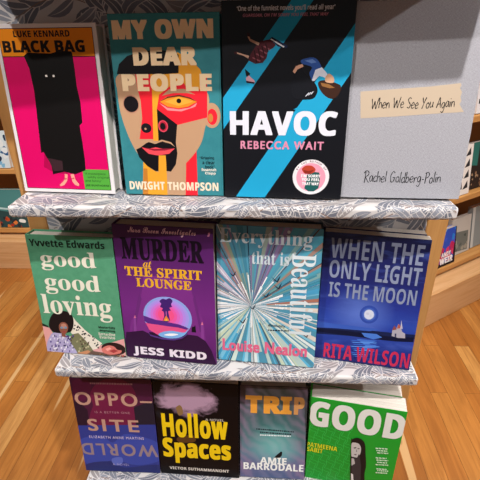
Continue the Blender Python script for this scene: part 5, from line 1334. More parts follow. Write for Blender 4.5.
    ('P','cover_illustration','#0c1230',[(-1.6,58.3),(41.4,60.8),(80.3,61.3),(121.7,60.7),(156.5,64.6),(157.8,55.7),(129,52.7),(94.2,51.8),(55.4,52),(-1.2,52.8)],0),
    ('P','cover_illustration','#3a5cb8',[(-2.7,73),(27.3,71.9),(59.9,72.1),(104.6,71.9),(86.2,66.1),(34.6,63.7),(-1.8,60.6)],0),
    ('P','cover_illustration','#4878d0',[(73.9,61.1),(98.1,62.5),(107.6,57),(94.3,51.1),(79.8,54.3)],0),
    ('P','cover_illustration','#4d7fd6',[(67.6,47.7),(100.9,49.8),(89,41.6),(107.4,38.3),(83.6,31.3),(100.3,27.7),(76.1,28.4),(82.9,37.5)],0),
    ('P','cover_illustration','#3a66c4',[(56.1,44.3),(100.9,49.8),(98.5,47.8),(60.2,43.2)],0),
    ('P','cover_illustration','#5b92e4',[(59.1,40.8),(101.3,45.9),(99,44),(63.1,39.7)],0),
    ('P','cover_illustration','#3a66c4',[(62.1,37.3),(101.8,42.1),(99.4,40.2),(66.1,36.2)],0),
    ('P','cover_illustration','#5b92e4',[(57.3,32.6),(94.7,37),(92.3,35.1),(61.3,31.5)],0),
    ('P','cover_illustration','#3a66c4',[(60.3,29.1),(95.1,33.2),(92.7,31.2),(64.3,28)],0),
    ('P','cover_illustration','#5b92e4',[(63.2,25.5),(95.5,29.3),(93.2,27.3),(67.3,24.4)],0),
    ('P','cover_illustration','#3a66c4',[(58.4,20.7),(88.3,24.1),(85.9,22.1),(62.5,19.6)],0),
    ('P','cover_illustration','#5b92e4',[(61.4,17.2),(88.8,20.1),(86.4,18.1),(65.5,16.1)],0),
    ('P','cover_illustration','#3a66c4',[(64.4,13.6),(89.2,16.2),(86.8,14.2),(68.5,12.5)],0),
    ('P','cover_illustration','#aba6b2',[(122.1,62.3),(122,73),(123.9,82.3),(127.7,76.9),(129.5,86.1),(134,80.8),(137.6,72.3),(142.2,70),(143.5,61.1),(132.4,60.1)],0),
    ('P','cover_illustration','#8a4a4a',[(121.4,72.9),(123.8,83),(128.5,75.5)],0),
    ('P','cover_illustration','#b05a50',[(128.3,77),(130,87),(135.4,79.5)],0),
    ('P','cover_illustration','#3a3f60',[(126.4,67.6),(128.9,68),(129.7,61.2),(127.3,60.9)],0),
    ('P','cover_illustration','#b9b6c4',[(133.7,77.8),(133.4,94.1),(137.4,78.3)],0),
    ('E','cover_illustration','#2f4aa4',82.1,97.2,14.8,16.8,0),
    ('E','cover_illustration','#4160b6',82.1,97.2,11.1,12.6,0),
    ('E','cover_illustration','#9fb0dc',82.1,97.2,8.3,9.5,0),
    ('E','cover_illustration','#cfd5e6',82.1,97.2,7.4,8.5,0),
    ('E','cover_illustration','#c0c6da',80,98.4,2.5,2.2,0),
    ('E','cover_illustration','#c6ccdf',84.8,95.4,1.8,2.9,0),
    ('T','title_lettering','sb','WHEN THE','#8790aa',(10.8,192.4,150.5,226),0,0),
    ('T','title_lettering','sb','ONLY LIGHT','#8790aa',(11.9,157.1,152.2,188.5),0,0),
    ('T','title_lettering','sb','IS THE MOON','#8790aa',(14,122.4,150.3,149.8),0,0),
    ('T','author_lettering','sb','RITA WILSON','#c42d52',(14.7,3.2,156.1,33),0,0.010),
  ],
  'maroon': [
    ('P','cover_illustration','#4a1838',[(-5.6,250.1),(172,255.8),(166.3,123),(-6.8,115.5)],0),
    ('P','cover_illustration','#2a1428',[(-15.2,190.5),(12.9,179.4),(25.3,161.3),(24.1,116.9),(-27.7,113.3)],0),
    ('P','cover_illustration','#6e1a40',[(26.2,113.7),(28.6,148.9),(38.1,174.2),(35.5,198.4),(48.6,222.7),(74.8,238.3),(103.5,236.3),(120.9,219.4),(125.8,195.7),(119.1,177.3),(124.1,152.8),(116.6,117.6)],1),
    ('P','cover_illustration','#57163a',[(5.8,230.1),(35.6,234),(40.4,216.5),(29.7,192.2),(8.8,185.3)],1),
    ('P','cover_illustration','#231c2c',[(118.5,171.1),(151.9,187.7),(170.7,179.3),(166.2,121.7),(118.3,119.6)],0),
    ('P','cover_illustration','#2f3a8c',[(-26.7,119.9),(166.9,130.6),(165.7,-19.4),(-51.1,-31.2)],0),
    ('P','cover_illustration','#3a4aa6',[(-7.7,76),(42,98.1),(65.4,79.3),(93.7,103),(133.7,95.7),(162.7,77.2),(159.5,36.5),(111,20.2),(59.7,31.5),(9.4,11.5)],1),
    ('P','cover_illustration','#28306e',[(-0.9,14.5),(53.9,27.8),(83.8,11.8),(158.4,22.6),(160.4,-19.7),(-7.1,-28.8)],1),
    ('P','cover_illustration','#5a6ac0',[(59,35),(78.6,40.7),(81.5,29.2),(73.9,18.3),(61.3,19.1)],1),
    ('T','title_lettering','bf','OPPO–','#bd9280',(3.9,173.4,155.6,205.2),0,0.035),
    ('T','title_lettering','bf','SITE','#bd9280',(20.4,108.6,124.2,139.6),0,0.035),
    ('T','title_lettering','bf','WORLD','#94808a',(-2.2,44.1,157.1,76.2),180,0.035),
    ('P','subtitle_lettering','#8a5a60',[(39.2,224.8),(41.8,224.8),(41.8,228.9),(39.2,228.9)],0),
    ('P','subtitle_lettering','#8a5a60',[(42.9,224.8),(45,224.8),(45,228.9),(42.9,228.9)],0),
    ('P','subtitle_lettering','#8a5a60',[(46.1,224.8),(49.8,224.8),(49.8,228.9),(46.1,228.9)],0),
    ('P','subtitle_lettering','#8a5a60',[(50.9,224.9),(52.7,224.9),(52.7,229),(50.9,229)],0),
    ('P','subtitle_lettering','#8a5a60',[(53.8,224.9),(57.2,224.9),(57.2,229),(53.8,229)],0),
    ('P','subtitle_lettering','#8a5a60',[(58.3,224.9),(61,224.9),(61,229),(58.3,229)],0),
    ('P','subtitle_lettering','#8a5a60',[(62.1,224.9),(63.9,224.9),(63.9,229),(62.1,229)],0),
    ('P','subtitle_lettering','#8a5a60',[(65,225),(68.2,225),(68.2,229.1),(65,229.1)],0),
    ('P','subtitle_lettering','#8a5a60',[(69.3,225),(71,225),(71,229.1),(69.3,229.1)],0),
    ('P','subtitle_lettering','#8a5a60',[(72.1,225),(75.1,225),(75.1,229.1),(72.1,229.1)],0),
    ('P','subtitle_lettering','#8a5a60',[(76.2,225),(77.9,225),(77.9,229.1),(76.2,229.1)],0),
    ('P','subtitle_lettering','#8a5a60',[(79,225),(80.8,225),(80.8,229.1),(79,229.1)],0),
    ('P','subtitle_lettering','#8a5a60',[(81.9,225.1),(84.9,225.1),(84.9,229.2),(81.9,229.2)],0),
    ('P','subtitle_lettering','#8a5a60',[(86,225.1),(90.4,225.1),(90.4,229.2),(86,229.2)],0),
    ('P','subtitle_lettering','#8a5a60',[(91.5,225.1),(93.5,225.1),(93.5,229.2),(91.5,229.2)],0),
    ('P','subtitle_lettering','#8a5a60',[(94.6,225.1),(96.8,225.1),(96.8,229.2),(94.6,229.2)],0),
    ('P','subtitle_lettering','#8a5a60',[(97.9,225.2),(101.6,225.2),(101.6,229.3),(97.9,229.3)],0),
    ('P','subtitle_lettering','#8a5a60',[(102.7,225.2),(107.5,225.2),(107.5,229.3),(102.7,229.3)],0),
    ('P','subtitle_lettering','#8a5a60',[(108.6,225.2),(112.2,225.2),(112.2,229.3),(108.6,229.3)],0),
    ('P','subtitle_lettering','#8a5a60',[(113.3,225.2),(116.2,225.2),(116.2,229.3),(113.3,229.3)],0),
    ('P','subtitle_lettering','#8a5a60',[(117.3,225.3),(121.5,225.3),(121.5,229.4),(117.3,229.4)],0),
    ('T','subtitle_lettering','bf','IS A BETTER ONE','#b08088',(39.4,154.8,109.3,159.8),0,0),
    ('T','author_lettering','bf','ELIZABETH ANNE MARTINS','#c9bcd0',(19.3,89.7,131.1,96.4),0,0.020),
    ('T','subtitle_lettering','bf','A NOVEL','#b0a8d0',(59.1,17.1,93.8,23.3),0,0),
  ],
  'smoke': [
    ('P','cover_illustration','#8a6a44',[(42.1,176.7),(49.3,183.3),(53.9,177.5),(55,162.8),(46.8,157.3),(43.4,167)],1),
    ('P','cover_illustration','#5a3a1a',[(40.2,100.4),(70.9,109.4),(75.1,92.7),(44.5,87.6)],1),
    ('T','title_lettering','sb','Hollow','#efcb14',(11.2,101.7,141.3,164.4),0,0.035),
    ('T','title_lettering','sb','Spaces','#efcb14',(8.6,32,146.7,99),0,0.035),
    ('T','subtitle_lettering','sb','A NOVEL','#b8b0a8',(97.9,148.2,134.9,153.9),0,0),
    ('T','author_lettering','sb','VICTOR SUTHAMMANONT','#d9d4cc',(18.5,13.4,141.8,21.1),0,0.030),
  ],
  'swirl': [
    ('T','title_lettering','sb','TRI','#e29a3c',(10.9,153.9,100.6,193.4),0,0.070),
    ('T','title_lettering','sb','P','#d2955a',(104.9,153.9,125.2,193.2),0,0.060),
    ('P','quote_lettering','#16262c',[(32.2,115.8),(34.5,115.8),(34.5,118.7),(32.2,118.7)],0),
    ('P','quote_lettering','#16262c',[(35.6,115.7),(40.5,115.7),(40.5,118.6),(35.6,118.6)],0),
    ('P','quote_lettering','#16262c',[(41.6,115.4),(43.5,115.4),(43.5,118.3),(41.6,118.3)],0),
    ('P','quote_lettering','#16262c',[(44.6,115.3),(48.6,115.3),(48.6,118.2),(44.6,118.2)],0),
    ('P','quote_lettering','#16262c',[(49.7,115),(51.5,115),(51.5,117.9),(49.7,117.9)],0),
    ('P','quote_lettering','#16262c',[(52.6,114.9),(54.9,114.9),(54.9,117.8),(52.6,117.8)],0),
    ('P','quote_lettering','#16262c',[(56,114.8),(61,114.8),(61,117.7),(56,117.7)],0),
    ('P','quote_lettering','#16262c',[(62.1,114.5),(64.4,114.5),(64.4,117.4),(62.1,117.4)],0),
    ('P','quote_lettering','#16262c',[(65.5,114.4),(69.2,114.4),(69.2,117.3),(65.5,117.3)],0),
    ('P','quote_lettering','#16262c',[(70.3,114.2),(73.4,114.2),(73.4,117.1),(70.3,117.1)],0),
    ('P','quote_lettering','#16262c',[(74.5,114),(77.6,114),(77.6,116.9),(74.5,116.9)],0),
    ('P','quote_lettering','#16262c',[(78.7,113.8),(81.9,113.8),(81.9,116.7),(78.7,116.7)],0),
    ('P','quote_lettering','#16262c',[(83,113.6),(85.2,113.6),(85.2,116.5),(83,116.5)],0),
    ('P','quote_lettering','#16262c',[(86.3,113.5),(90.7,113.5),(90.7,116.4),(86.3,116.4)],0),
    ('P','quote_lettering','#16262c',[(91.8,113.2),(93.6,113.2),(93.6,116.1),(91.8,116.1)],0),
    ('P','quote_lettering','#16262c',[(94.7,113.1),(97,113.1),(97,116),(94.7,116)],0),
    ('P','quote_lettering','#16262c',[(98.1,112.9),(99.7,112.9),(99.7,115.8),(98.1,115.8)],0),
    ('P','quote_lettering','#16262c',[(100.8,112.8),(103.3,112.8),(103.3,115.7),(100.8,115.7)],0),
    ('P','quote_lettering','#16262c',[(104.4,112.7),(106.2,112.7),(106.2,115.6),(104.4,115.6)],0),
    ('P','quote_lettering','#16262c',[(39.7,108.6),(42.8,108.6),(42.8,111.5),(39.7,111.5)],0),
    ('P','quote_lettering','#16262c',[(43.9,108.5),(46.7,108.5),(46.7,111.4),(43.9,111.4)],0),
    ('P','quote_lettering','#16262c',[(47.8,108.3),(49.8,108.3),(49.8,111.2),(47.8,111.2)],0),
    ('P','quote_lettering','#16262c',[(50.9,108.2),(55.4,108.2),(55.4,111.1),(50.9,111.1)],0),
    ('P','quote_lettering','#16262c',[(56.5,108),(58.1,108),(58.1,110.9),(56.5,110.9)],0),
    ('P','quote_lettering','#16262c',[(59.2,107.9),(62.4,107.9),(62.4,110.8),(59.2,110.8)],0),
    ('P','quote_lettering','#16262c',[(63.5,107.8),(68.2,107.8),(68.2,110.7),(63.5,110.7)],0),
    ('P','quote_lettering','#16262c',[(69.3,107.6),(71.1,107.6),(71.1,110.5),(69.3,110.5)],0),
    ('P','quote_lettering','#16262c',[(72.2,107.5),(75.6,107.5),(75.6,110.4),(72.2,110.4)],0),
    ('P','quote_lettering','#16262c',[(76.7,107.3),(80.4,107.3),(80.4,110.2),(76.7,110.2)],0),
    ('P','quote_lettering','#16262c',[(81.5,107.2),(83.1,107.2),(83.1,110.1),(81.5,110.1)],0),
    ('P','quote_lettering','#16262c',[(84.2,107.1),(87,107.1),(87,110),(84.2,110)],0),
    ('P','quote_lettering','#16262c',[(88.1,107),(92.1,107),(92.1,109.9),(88.1,109.9)],0),
    ('P','quote_lettering','#16262c',[(93.2,106.8),(96.3,106.8),(96.3,109.7),(93.2,109.7)],0),
    ('P','quote_lettering','#16262c',[(97.4,106.6),(101.4,106.6),(101.4,109.5),(97.4,109.5)],0),
    ('P','quote_lettering','#dfe9ec',[(39.8,102.1),(43.3,102.1),(43.3,105),(39.8,105)],0),
    ('P','quote_lettering','#dfe9ec',[(44.4,102.1),(47.4,102.1),(47.4,105),(44.4,105)],0),
    ('P','quote_lettering','#dfe9ec',[(48.5,102.1),(52,102.1),(52,105),(48.5,105)],0),
    ('P','quote_lettering','#dfe9ec',[(53.1,102.2),(55.3,102.2),(55.3,105.1),(53.1,105.1)],0),
    ('P','quote_lettering','#dfe9ec',[(56.4,102.2),(60.8,102.2),(60.8,105.1),(56.4,105.1)],0),
    ('P','quote_lettering','#dfe9ec',[(61.9,102.2),(66.3,102.2),(66.3,105.1),(61.9,105.1)],0),
    ('P','quote_lettering','#dfe9ec',[(67.4,102.2),(71.2,102.2),(71.2,105.1),(67.4,105.1)],0),
    ('P','quote_lettering','#dfe9ec',[(72.3,102.3),(74.3,102.3),(74.3,105.2),(72.3,105.2)],0),
    ('P','quote_lettering','#dfe9ec',[(75.4,102.3),(78.7,102.3),(78.7,105.2),(75.4,105.2)],0),
    ('P','quote_lettering','#dfe9ec',[(79.8,102.3),(82.5,102.3),(82.5,105.2),(79.8,105.2)],0),
    ('P','quote_lettering','#dfe9ec',[(83.6,102.3),(86,102.3),(86,105.2),(83.6,105.2)],0),
    ('P','quote_lettering','#dfe9ec',[(87.1,102.3),(91.9,102.3),(91.9,105.2),(87.1,105.2)],0),
    ('P','quote_lettering','#dfe9ec',[(93,102.4),(98,102.4),(98,105.3),(93,105.3)],0),
    ('P','quote_lettering','#dfe9ec',[(99.1,102.4),(100.7,102.4),(100.7,105.3),(99.1,105.3)],0),
    ('P','cover_illustration','#0e1216',[(67.5,48.5),(73.4,57.3),(78.3,62.4),(82.2,66.3),(84.7,64),(83.4,55.5),(77.5,50.3),(73.5,48.8),(69.6,45)],1),
    ('T','author_lettering','sb','AMIE','#eef0ee',(40.4,35,94,50.9),0,0.020),
    ('T','author_lettering','sb','BARRODALE','#eef0ee',(6.9,19.4,128.2,36.7),0,0.020),
  ],
  'portrait': [
    ('P','cover_illustration','#3fc257',[(2.5,148.6),(1.8,138.6),(0.8,138.6),(1.5,148.6)],0),
    ('P','cover_illustration','#3fc257',[(1,138.2),(-4.8,142.5),(-4.2,143.3),(1.6,139)],0),
    ('P','cover_illustration','#3fc257',[(-4.5,142.4),(-11.3,142.5),(-11.3,143.5),(-4.5,143.4)],0),
    ('P','cover_illustration','#3fc257',[(-11.8,143.2),(-8.3,152.1),(-7.3,151.7),(-10.8,142.8)],0),
    ('P','cover_illustration','#3fc257',[(-8.3,151.9),(-7.6,161.8),(-6.6,161.8),(-7.3,151.9)],0),
    ('P','cover_illustration','#3fc257',[(-6.8,162.2),(-1,157.9),(-1.6,157.1),(-7.4,161.4)],0),
    ('P','cover_illustration','#3fc257',[(-1.3,158),(5.4,157.9),(5.4,156.9),(-1.3,157)],0),
    ('P','cover_illustration','#3fc257',[(5.9,157.2),(2.5,148.4),(1.5,148.8),(4.9,157.6)],0),
    ('P','cover_illustration','#3fc257',[(11.8,128.9),(11.2,118.8),(10.2,118.8),(10.8,128.9)],0),
    ('P','cover_illustration','#3fc257',[(10.4,118.4),(4.4,122.7),(5,123.5),(11,119.2)],0),
    ('P','cover_illustration','#3fc257',[(4.7,122.6),(-2.1,122.6),(-2.1,123.6),(4.7,123.6)],0),
    ('P','cover_illustration','#3fc257',[(-2.6,123.3),(0.9,132.5),(1.9,132.1),(-1.6,122.9)],0),
    ('P','cover_illustration','#3fc257',[(0.9,132.3),(1.5,142.3),(2.5,142.3),(1.9,132.3)],0),
    ('P','cover_illustration','#3fc257',[(2.3,142.7),(8.2,138.4),(7.6,137.6),(1.7,141.9)],0),
    ('P','cover_illustration','#3fc257',[(7.9,138.5),(14.7,138.4),(14.7,137.4),(7.9,137.5)],0),
    ('P','cover_illustration','#3fc257',[(15.2,137.7),(11.8,128.7),(10.8,129.1),(14.2,138.1)],0),
    ('P','cover_illustration','#3fc257',[(5.1,104.5),(4.5,94.1),(3.5,94.1),(4.1,104.5)],0),
    ('P','cover_illustration','#3fc257',[(3.7,93.7),(-2.3,98.1),(-1.7,98.9),(4.3,94.5)],0),
    ('P','cover_illustration','#3fc257',[(-2,98),(-9,98),(-9,99),(-2,99)],0),
    ('P','cover_illustration','#3fc257',[(-9.5,98.7),(-5.9,108.2),(-4.9,107.8),(-8.5,98.3)],0),
    ('P','cover_illustration','#3fc257',[(-5.9,108),(-5.2,118.3),(-4.2,118.3),(-4.9,108)],0),
    ('P','cover_illustration','#3fc257',[(-4.4,118.7),(1.5,114.3),(0.9,113.5),(-5,117.9)],0),
    ('P','cover_illustration','#3fc257',[(1.2,114.4),(8.1,114.4),(8.1,113.4),(1.2,113.4)],0),
    ('P','cover_illustration','#3fc257',[(8.6,113.7),(5.1,104.3),(4.1,104.7),(7.6,114.1)],0),
    ('P','cover_illustration','#3fc257',[(14.6,84),(14,73.4),(13,73.4),(13.6,84)],0),
    ('P','cover_illustration','#3fc257',[(13.2,73),(7.2,77.5),(7.8,78.3),(13.8,73.8)],0),
    ('P','cover_illustration','#3fc257',[(7.5,77.4),(0.5,77.3),(0.5,78.3),(7.5,78.4)],0),
    ('P','cover_illustration','#3fc257',[(0,78),(3.5,87.7),(4.5,87.3),(1,77.6)],0),
    ('P','cover_illustration','#3fc257',[(3.5,87.5),(4.2,98),(5.2,98),(4.5,87.5)],0),
    ('P','cover_illustration','#3fc257',[(5,98.4),(11,93.9),(10.4,93.1),(4.4,97.6)],0),
    ('P','cover_illustration','#3fc257',[(10.7,94),(17.6,94),(17.6,93),(10.7,93)],0),
    ('P','cover_illustration','#3fc257',[(18.1,93.3),(14.6,83.8),(13.6,84.2),(17.1,93.7)],0),
    ('P','cover_illustration','#3fc257',[(7.9,58.4),(7.2,47.4),(6.2,47.4),(6.9,58.4)],0),
    ('P','cover_illustration','#3fc257',[(6.4,47),(0.3,51.6),(0.9,52.4),(7,47.8)],0),
    ('P','cover_illustration','#3fc257',[(0.6,51.5),(-6.5,51.4),(-6.5,52.4),(0.6,52.5)],0),
    ('P','cover_illustration','#3fc257',[(-7,52.1),(-3.4,62.1),(-2.4,61.7),(-6,51.7)],0),
    ('P','cover_illustration','#3fc257',[(-3.4,61.9),(-2.7,72.7),(-1.7,72.7),(-2.4,61.9)],0),
    ('P','cover_illustration','#3fc257',[(-1.9,73.1),(4.2,68.6),(3.6,67.8),(-2.5,72.3)],0),
    ('P','cover_illustration','#3fc257',[(3.9,68.7),(10.9,68.7),(10.9,67.7),(3.9,67.7)],0),
    ('P','cover_illustration','#3fc257',[(11.4,68),(7.9,58.2),(6.9,58.6),(10.4,68.4)],0),
    ('P','cover_illustration','#3fc257',[(17.7,37),(17.1,25.8),(16.1,25.8),(16.7,37)],0),
    ('P','cover_illustration','#3fc257',[(16.3,25.4),(10,30),(10.6,30.8),(16.9,26.2)],0),
    ('P','cover_illustration','#3fc257',[(10.3,29.9),(3.2,29.8),(3.2,30.8),(10.3,30.9)],0),
    ('P','cover_illustration','#3fc257',[(2.7,30.5),(6.3,40.7),(7.3,40.3),(3.7,30.1)],0),
    ('P','cover_illustration','#3fc257',[(6.3,40.5),(7,51.5),(8,51.5),(7.3,40.5)],0),
    ('P','cover_illustration','#3fc257',[(7.8,51.9),(13.9,47.3),(13.3,46.5),(7.2,51.1)],0),
    ('P','cover_illustration','#3fc257',[(13.6,47.4),(20.7,47.5),(20.7,46.5),(13.6,46.4)],0),
    ('P','cover_illustration','#3fc257',[(21.2,46.8),(17.7,36.8),(16.7,37.2),(20.2,47.2)],0),
    ('P','cover_illustration','#3fc257',[(10.8,10),(10.1,-1.5),(9.1,-1.5),(9.8,10)],0),
    ('P','cover_illustration','#3fc257',[(9.3,-1.9),(3,2.8),(3.6,3.6),(9.9,-1.1)],0),
    ('P','cover_illustration','#3fc257',[(3.3,2.7),(-4,2.5),(-4,3.5),(3.3,3.7)],0),
    ('P','cover_illustration','#3fc257',[(-4.5,3.2),(-0.7,13.7),(0.3,13.3),(-3.5,2.8)],0),
    ('P','cover_illustration','#3fc257',[(-0.7,13.5),(0,24.9),(1,24.9),(0.3,13.5)],0),
    ('P','cover_illustration','#3fc257',[(0.8,25.3),(7,20.6),(6.4,19.8),(0.2,24.5)],0),
    ('P','cover_illustration','#3fc257',[(6.7,20.7),(13.9,20.8),(13.9,19.8),(6.7,19.7)],0),
    ('P','cover_illustration','#3fc257',[(14.4,20.1),(10.8,9.8),(9.8,10.2),(13.4,20.5)],0),
    ('P','cover_illustration','#3fc257',[(20.8,-12.4),(20.2,-24.2),(19.2,-24.2),(19.8,-12.4)],0),
    ('P','cover_illustration','#3fc257',[(19.4,-24.6),(13.1,-19.8),(13.7,-19),(20,-23.8)],0),
    ('P','cover_illustration','#3fc257',[(13.4,-19.9),(6,-20.1),(6,-19.1),(13.4,-18.9)],0),
    ('P','cover_illustration','#3fc257',[(5.5,-19.4),(9.2,-8.7),(10.2,-9.1),(6.5,-19.8)],0),
    ('P','cover_illustration','#3fc257',[(9.2,-8.9),(9.9,2.7),(10.9,2.7),(10.2,-8.9)],0),
    ('P','cover_illustration','#3fc257',[(10.7,3.1),(17,-1.6),(16.4,-2.4),(10.1,2.3)],0),
    ('P','cover_illustration','#3fc257',[(16.7,-1.5),(23.9,-1.3),(23.9,-2.3),(16.7,-2.5)],0),
    ('P','cover_illustration','#3fc257',[(24.4,-2),(20.8,-12.6),(19.8,-12.2),(23.4,-1.6)],0),
    ('P','cover_illustration','#3fc257',[(13.8,-40.9),(13.2,-53),(12.2,-53),(12.8,-40.9)],0),
    ('P','cover_illustration','#3fc257',[(12.4,-53.4),(5.9,-48.5),(6.5,-47.7),(13,-52.6)],0),
    ('P','cover_illustration','#3fc257',[(6.2,-48.6),(-1.3,-48.8),(-1.3,-47.8),(6.2,-47.6)],0),
    ('P','cover_illustration','#3fc257',[(-1.8,-48.1),(2,-37.1),(3,-37.5),(-0.8,-48.5)],0),
    ('P','cover_illustration','#3fc257',[(2,-37.3),(2.7,-25.3),(3.7,-25.3),(3,-37.3)],0),
    ('P','cover_illustration','#3fc257',[(3.5,-24.9),(9.9,-29.8),(9.3,-30.6),(2.9,-25.7)],0),
    ('P','cover_illustration','#3fc257',[(9.6,-29.7),(17,-29.4),(17,-30.4),(9.6,-30.7)],0),
    ('P','cover_illustration','#3fc257',[(17.5,-30.1),(13.8,-41.1),(12.8,-40.7),(16.5,-29.7)],0),
    ('P','cover_illustration','#3fc257',[(18.2,152.5),(17.7,142.7),(16.7,142.7),(17.2,152.5)],0),
    ('P','cover_illustration','#3fc257',[(16.9,142.3),(11,146.5),(11.6,147.3),(17.5,143.1)],0),
    ('P','cover_illustration','#3fc257',[(11.3,146.4),(4.6,146.5),(4.6,147.5),(11.3,147.4)],0),
    ('P','cover_illustration','#3fc257',[(4.1,147.2),(7.5,156.1),(8.5,155.7),(5.1,146.8)],0),
    ('P','cover_illustration','#3fc257',[(7.5,155.9),(8.1,165.6),(9.1,165.6),(8.5,155.9)],0),
    ('P','cover_illustration','#3fc257',[(8.9,166),(14.7,161.8),(14.1,161),(8.3,165.2)],0),
    ('P','cover_illustration','#3fc257',[(14.4,161.9),(21,161.8),(21,160.8),(14.4,160.9)],0),
    ('P','cover_illustration','#3fc257',[(21.5,161.1),(18.2,152.3),(17.2,152.7),(20.5,161.5)],0),
    ('P','cover_illustration','#3fc257',[(27.6,133),(27.1,123),(26.1,123),(26.6,133)],0),
    ('P','cover_illustration','#3fc257',[(26.3,122.6),(20.4,126.9),(21,127.7),(26.9,123.4)],0),
    ('P','cover_illustration','#3fc257',[(20.7,126.8),(13.9,126.8),(13.9,127.8),(20.7,127.8)],0),
    ('P','cover_illustration','#3fc257',[(13.4,127.5),(16.8,136.6),(17.8,136.2),(14.4,127.1)],0),
    ('P','cover_illustration','#3fc257',[(16.8,136.4),(17.3,146.3),(18.3,146.3),(17.8,136.4)],0),
    ('P','cover_illustration','#3fc257',[(18.1,146.7),(24,142.5),(23.4,141.7),(17.5,145.9)],0),
    ('P','cover_illustration','#3fc257',[(23.7,142.6),(30.4,142.5),(30.4,141.5),(23.7,141.6)],0),
    ('P','cover_illustration','#3fc257',[(30.9,141.8),(27.6,132.8),(26.6,133.2),(29.9,142.2)],0),
    ('P','cover_illustration','#3fc257',[(21.2,108.9),(20.7,98.5),(19.7,98.5),(20.2,108.9)],0),
    ('P','cover_illustration','#3fc257',[(19.9,98.1),(13.9,102.5),(14.5,103.3),(20.5,98.9)],0),
    ('P','cover_illustration','#3fc257',[(14.2,102.4),(7.3,102.4),(7.3,103.4),(14.2,103.4)],0),
    ('P','cover_illustration','#3fc257',[(6.8,103.1),(10.3,112.5),(11.3,112.1),(7.8,102.7)],0),
    ('P','cover_illustration','#3fc257',[(10.3,112.3),(10.9,122.5),(11.9,122.5),(11.3,112.3)],0),
    ('P','cover_illustration','#3fc257',[(11.7,122.9),(17.6,118.6),(17,117.8),(11.1,122.1)],0),
    ('P','cover_illustration','#3fc257',[(17.3,118.7),(24.1,118.6),(24.1,117.6),(17.3,117.7)],0),
    ('P','cover_illustration','#3fc257',[(24.6,117.9),(21.2,108.7),(20.2,109.1),(23.6,118.3)],0),
    ('P','cover_illustration','#3fc257',[(30.8,88.5),(30.3,78),(29.3,78),(29.8,88.5)],0),
    ('P','cover_illustration','#3fc257',[(29.5,77.6),(23.5,82),(24.1,82.8),(30.1,78.4)],0),
    ('P','cover_illustration','#3fc257',[(23.8,81.9),(16.8,81.9),(16.8,82.9),(23.8,82.9)],0),
    ('P','cover_illustration','#3fc257',[(16.3,82.6),(19.8,92.1),(20.8,91.7),(17.3,82.2)],0),
    ('P','cover_illustration','#3fc257',[(19.8,91.9),(20.3,102.4),(21.3,102.4),(20.8,91.9)],0),
    ('P','cover_illustration','#3fc257',[(21.1,102.8),(27.1,98.4),(26.5,97.6),(20.5,102)],0),
    ('P','cover_illustration','#3fc257',[(26.8,98.5),(33.7,98.5),(33.7,97.5),(26.8,97.5)],0),
    ('P','cover_illustration','#3fc257',[(34.2,97.8),(30.8,88.3),(29.8,88.7),(33.2,98.2)],0),
    ('P','cover_illustration','#3fc257',[(24.3,63.1),(23.8,52.3),(22.8,52.3),(23.3,63.1)],0),
    ('P','cover_illustration','#3fc257',[(23,51.9),(16.9,56.4),(17.5,57.2),(23.6,52.7)],0),
    ('P','cover_illustration','#3fc257',[(17.2,56.3),(10.1,56.3),(10.1,57.3),(17.2,57.3)],0),
    ('P','cover_illustration','#3fc257',[(9.6,57),(13.1,66.8),(14.1,66.4),(10.6,56.6)],0),
    ('P','cover_illustration','#3fc257',[(13.1,66.6),(13.8,77.3),(14.8,77.3),(14.1,66.6)],0),
    ('P','cover_illustration','#3fc257',[(14.6,77.7),(20.6,73.2),(20,72.4),(14,76.9)],0),
    ('P','cover_illustration','#3fc257',[(20.3,73.3),(27.3,73.4),(27.3,72.4),(20.3,72.3)],0),
    ('P','cover_illustration','#3fc257',[(27.8,72.7),(24.3,62.9),(23.3,63.3),(26.8,73.1)],0),
    ('P','cover_illustration','#3fc257',[(34.2,41.9),(33.7,30.8),(32.7,30.8),(33.2,41.9)],0),
    ('P','cover_illustration','#3fc257',[(32.9,30.4),(26.7,35),(27.3,35.8),(33.5,31.2)],0),
    ('P','cover_illustration','#3fc257',[(27,34.9),(19.9,34.8),(19.9,35.8),(27,35.9)],0),
    ('P','cover_illustration','#3fc257',[(19.4,35.5),(22.9,45.6),(23.9,45.2),(20.4,35.1)],0),
    ('P','cover_illustration','#3fc257',[(22.9,45.4),(23.5,56.3),(24.5,56.3),(23.9,45.4)],0),
    ('P','cover_illustration','#3fc257',[(24.3,56.7),(30.4,52.1),(29.8,51.3),(23.7,55.9)],0),
    ('P','cover_illustration','#3fc257',[(30.1,52.2),(37.1,52.3),(37.1,51.3),(30.1,51.2)],0),
    ('P','cover_illustration','#3fc257',[(37.6,51.6),(34.2,41.7),(33.2,42.1),(36.6,52)],0),
    ('P','cover_illustration','#3fc257',[(27.6,15.1),(27.1,3.7),(26.1,3.7),(26.6,15.1)],0),
    ('P','cover_illustration','#3fc257',[(26.3,3.3),(20,8),(20.6,8.8),(26.9,4.1)],0),
    ('P','cover_illustration','#3fc257',[(20.3,7.9),(13.1,7.8),(13.1,8.8),(20.3,8.9)],0),
    ('P','cover_illustration','#3fc257',[(12.6,8.5),(16.2,18.9),(17.2,18.5),(13.6,8.1)],0),
    ('P','cover_illustration','#3fc257',[(16.2,18.7),(16.8,29.9),(17.8,29.9),(17.2,18.7)],0),
    ('P','cover_illustration','#3fc257',[(17.6,30.3),(23.8,25.7),(23.2,24.9),(17,29.5)],0),
    ('P','cover_illustration','#3fc257',[(23.5,25.8),(30.6,25.9),(30.6,24.9),(23.5,24.8)],0),
    ('P','cover_illustration','#3fc257',[(31.1,25.2),(27.6,14.9),(26.6,15.3),(30.1,25.6)],0),
    ('P','cover_illustration','#3fc257',[(37.7,-7.1),(37.3,-18.7),(36.3,-18.7),(36.7,-7.1)],0),
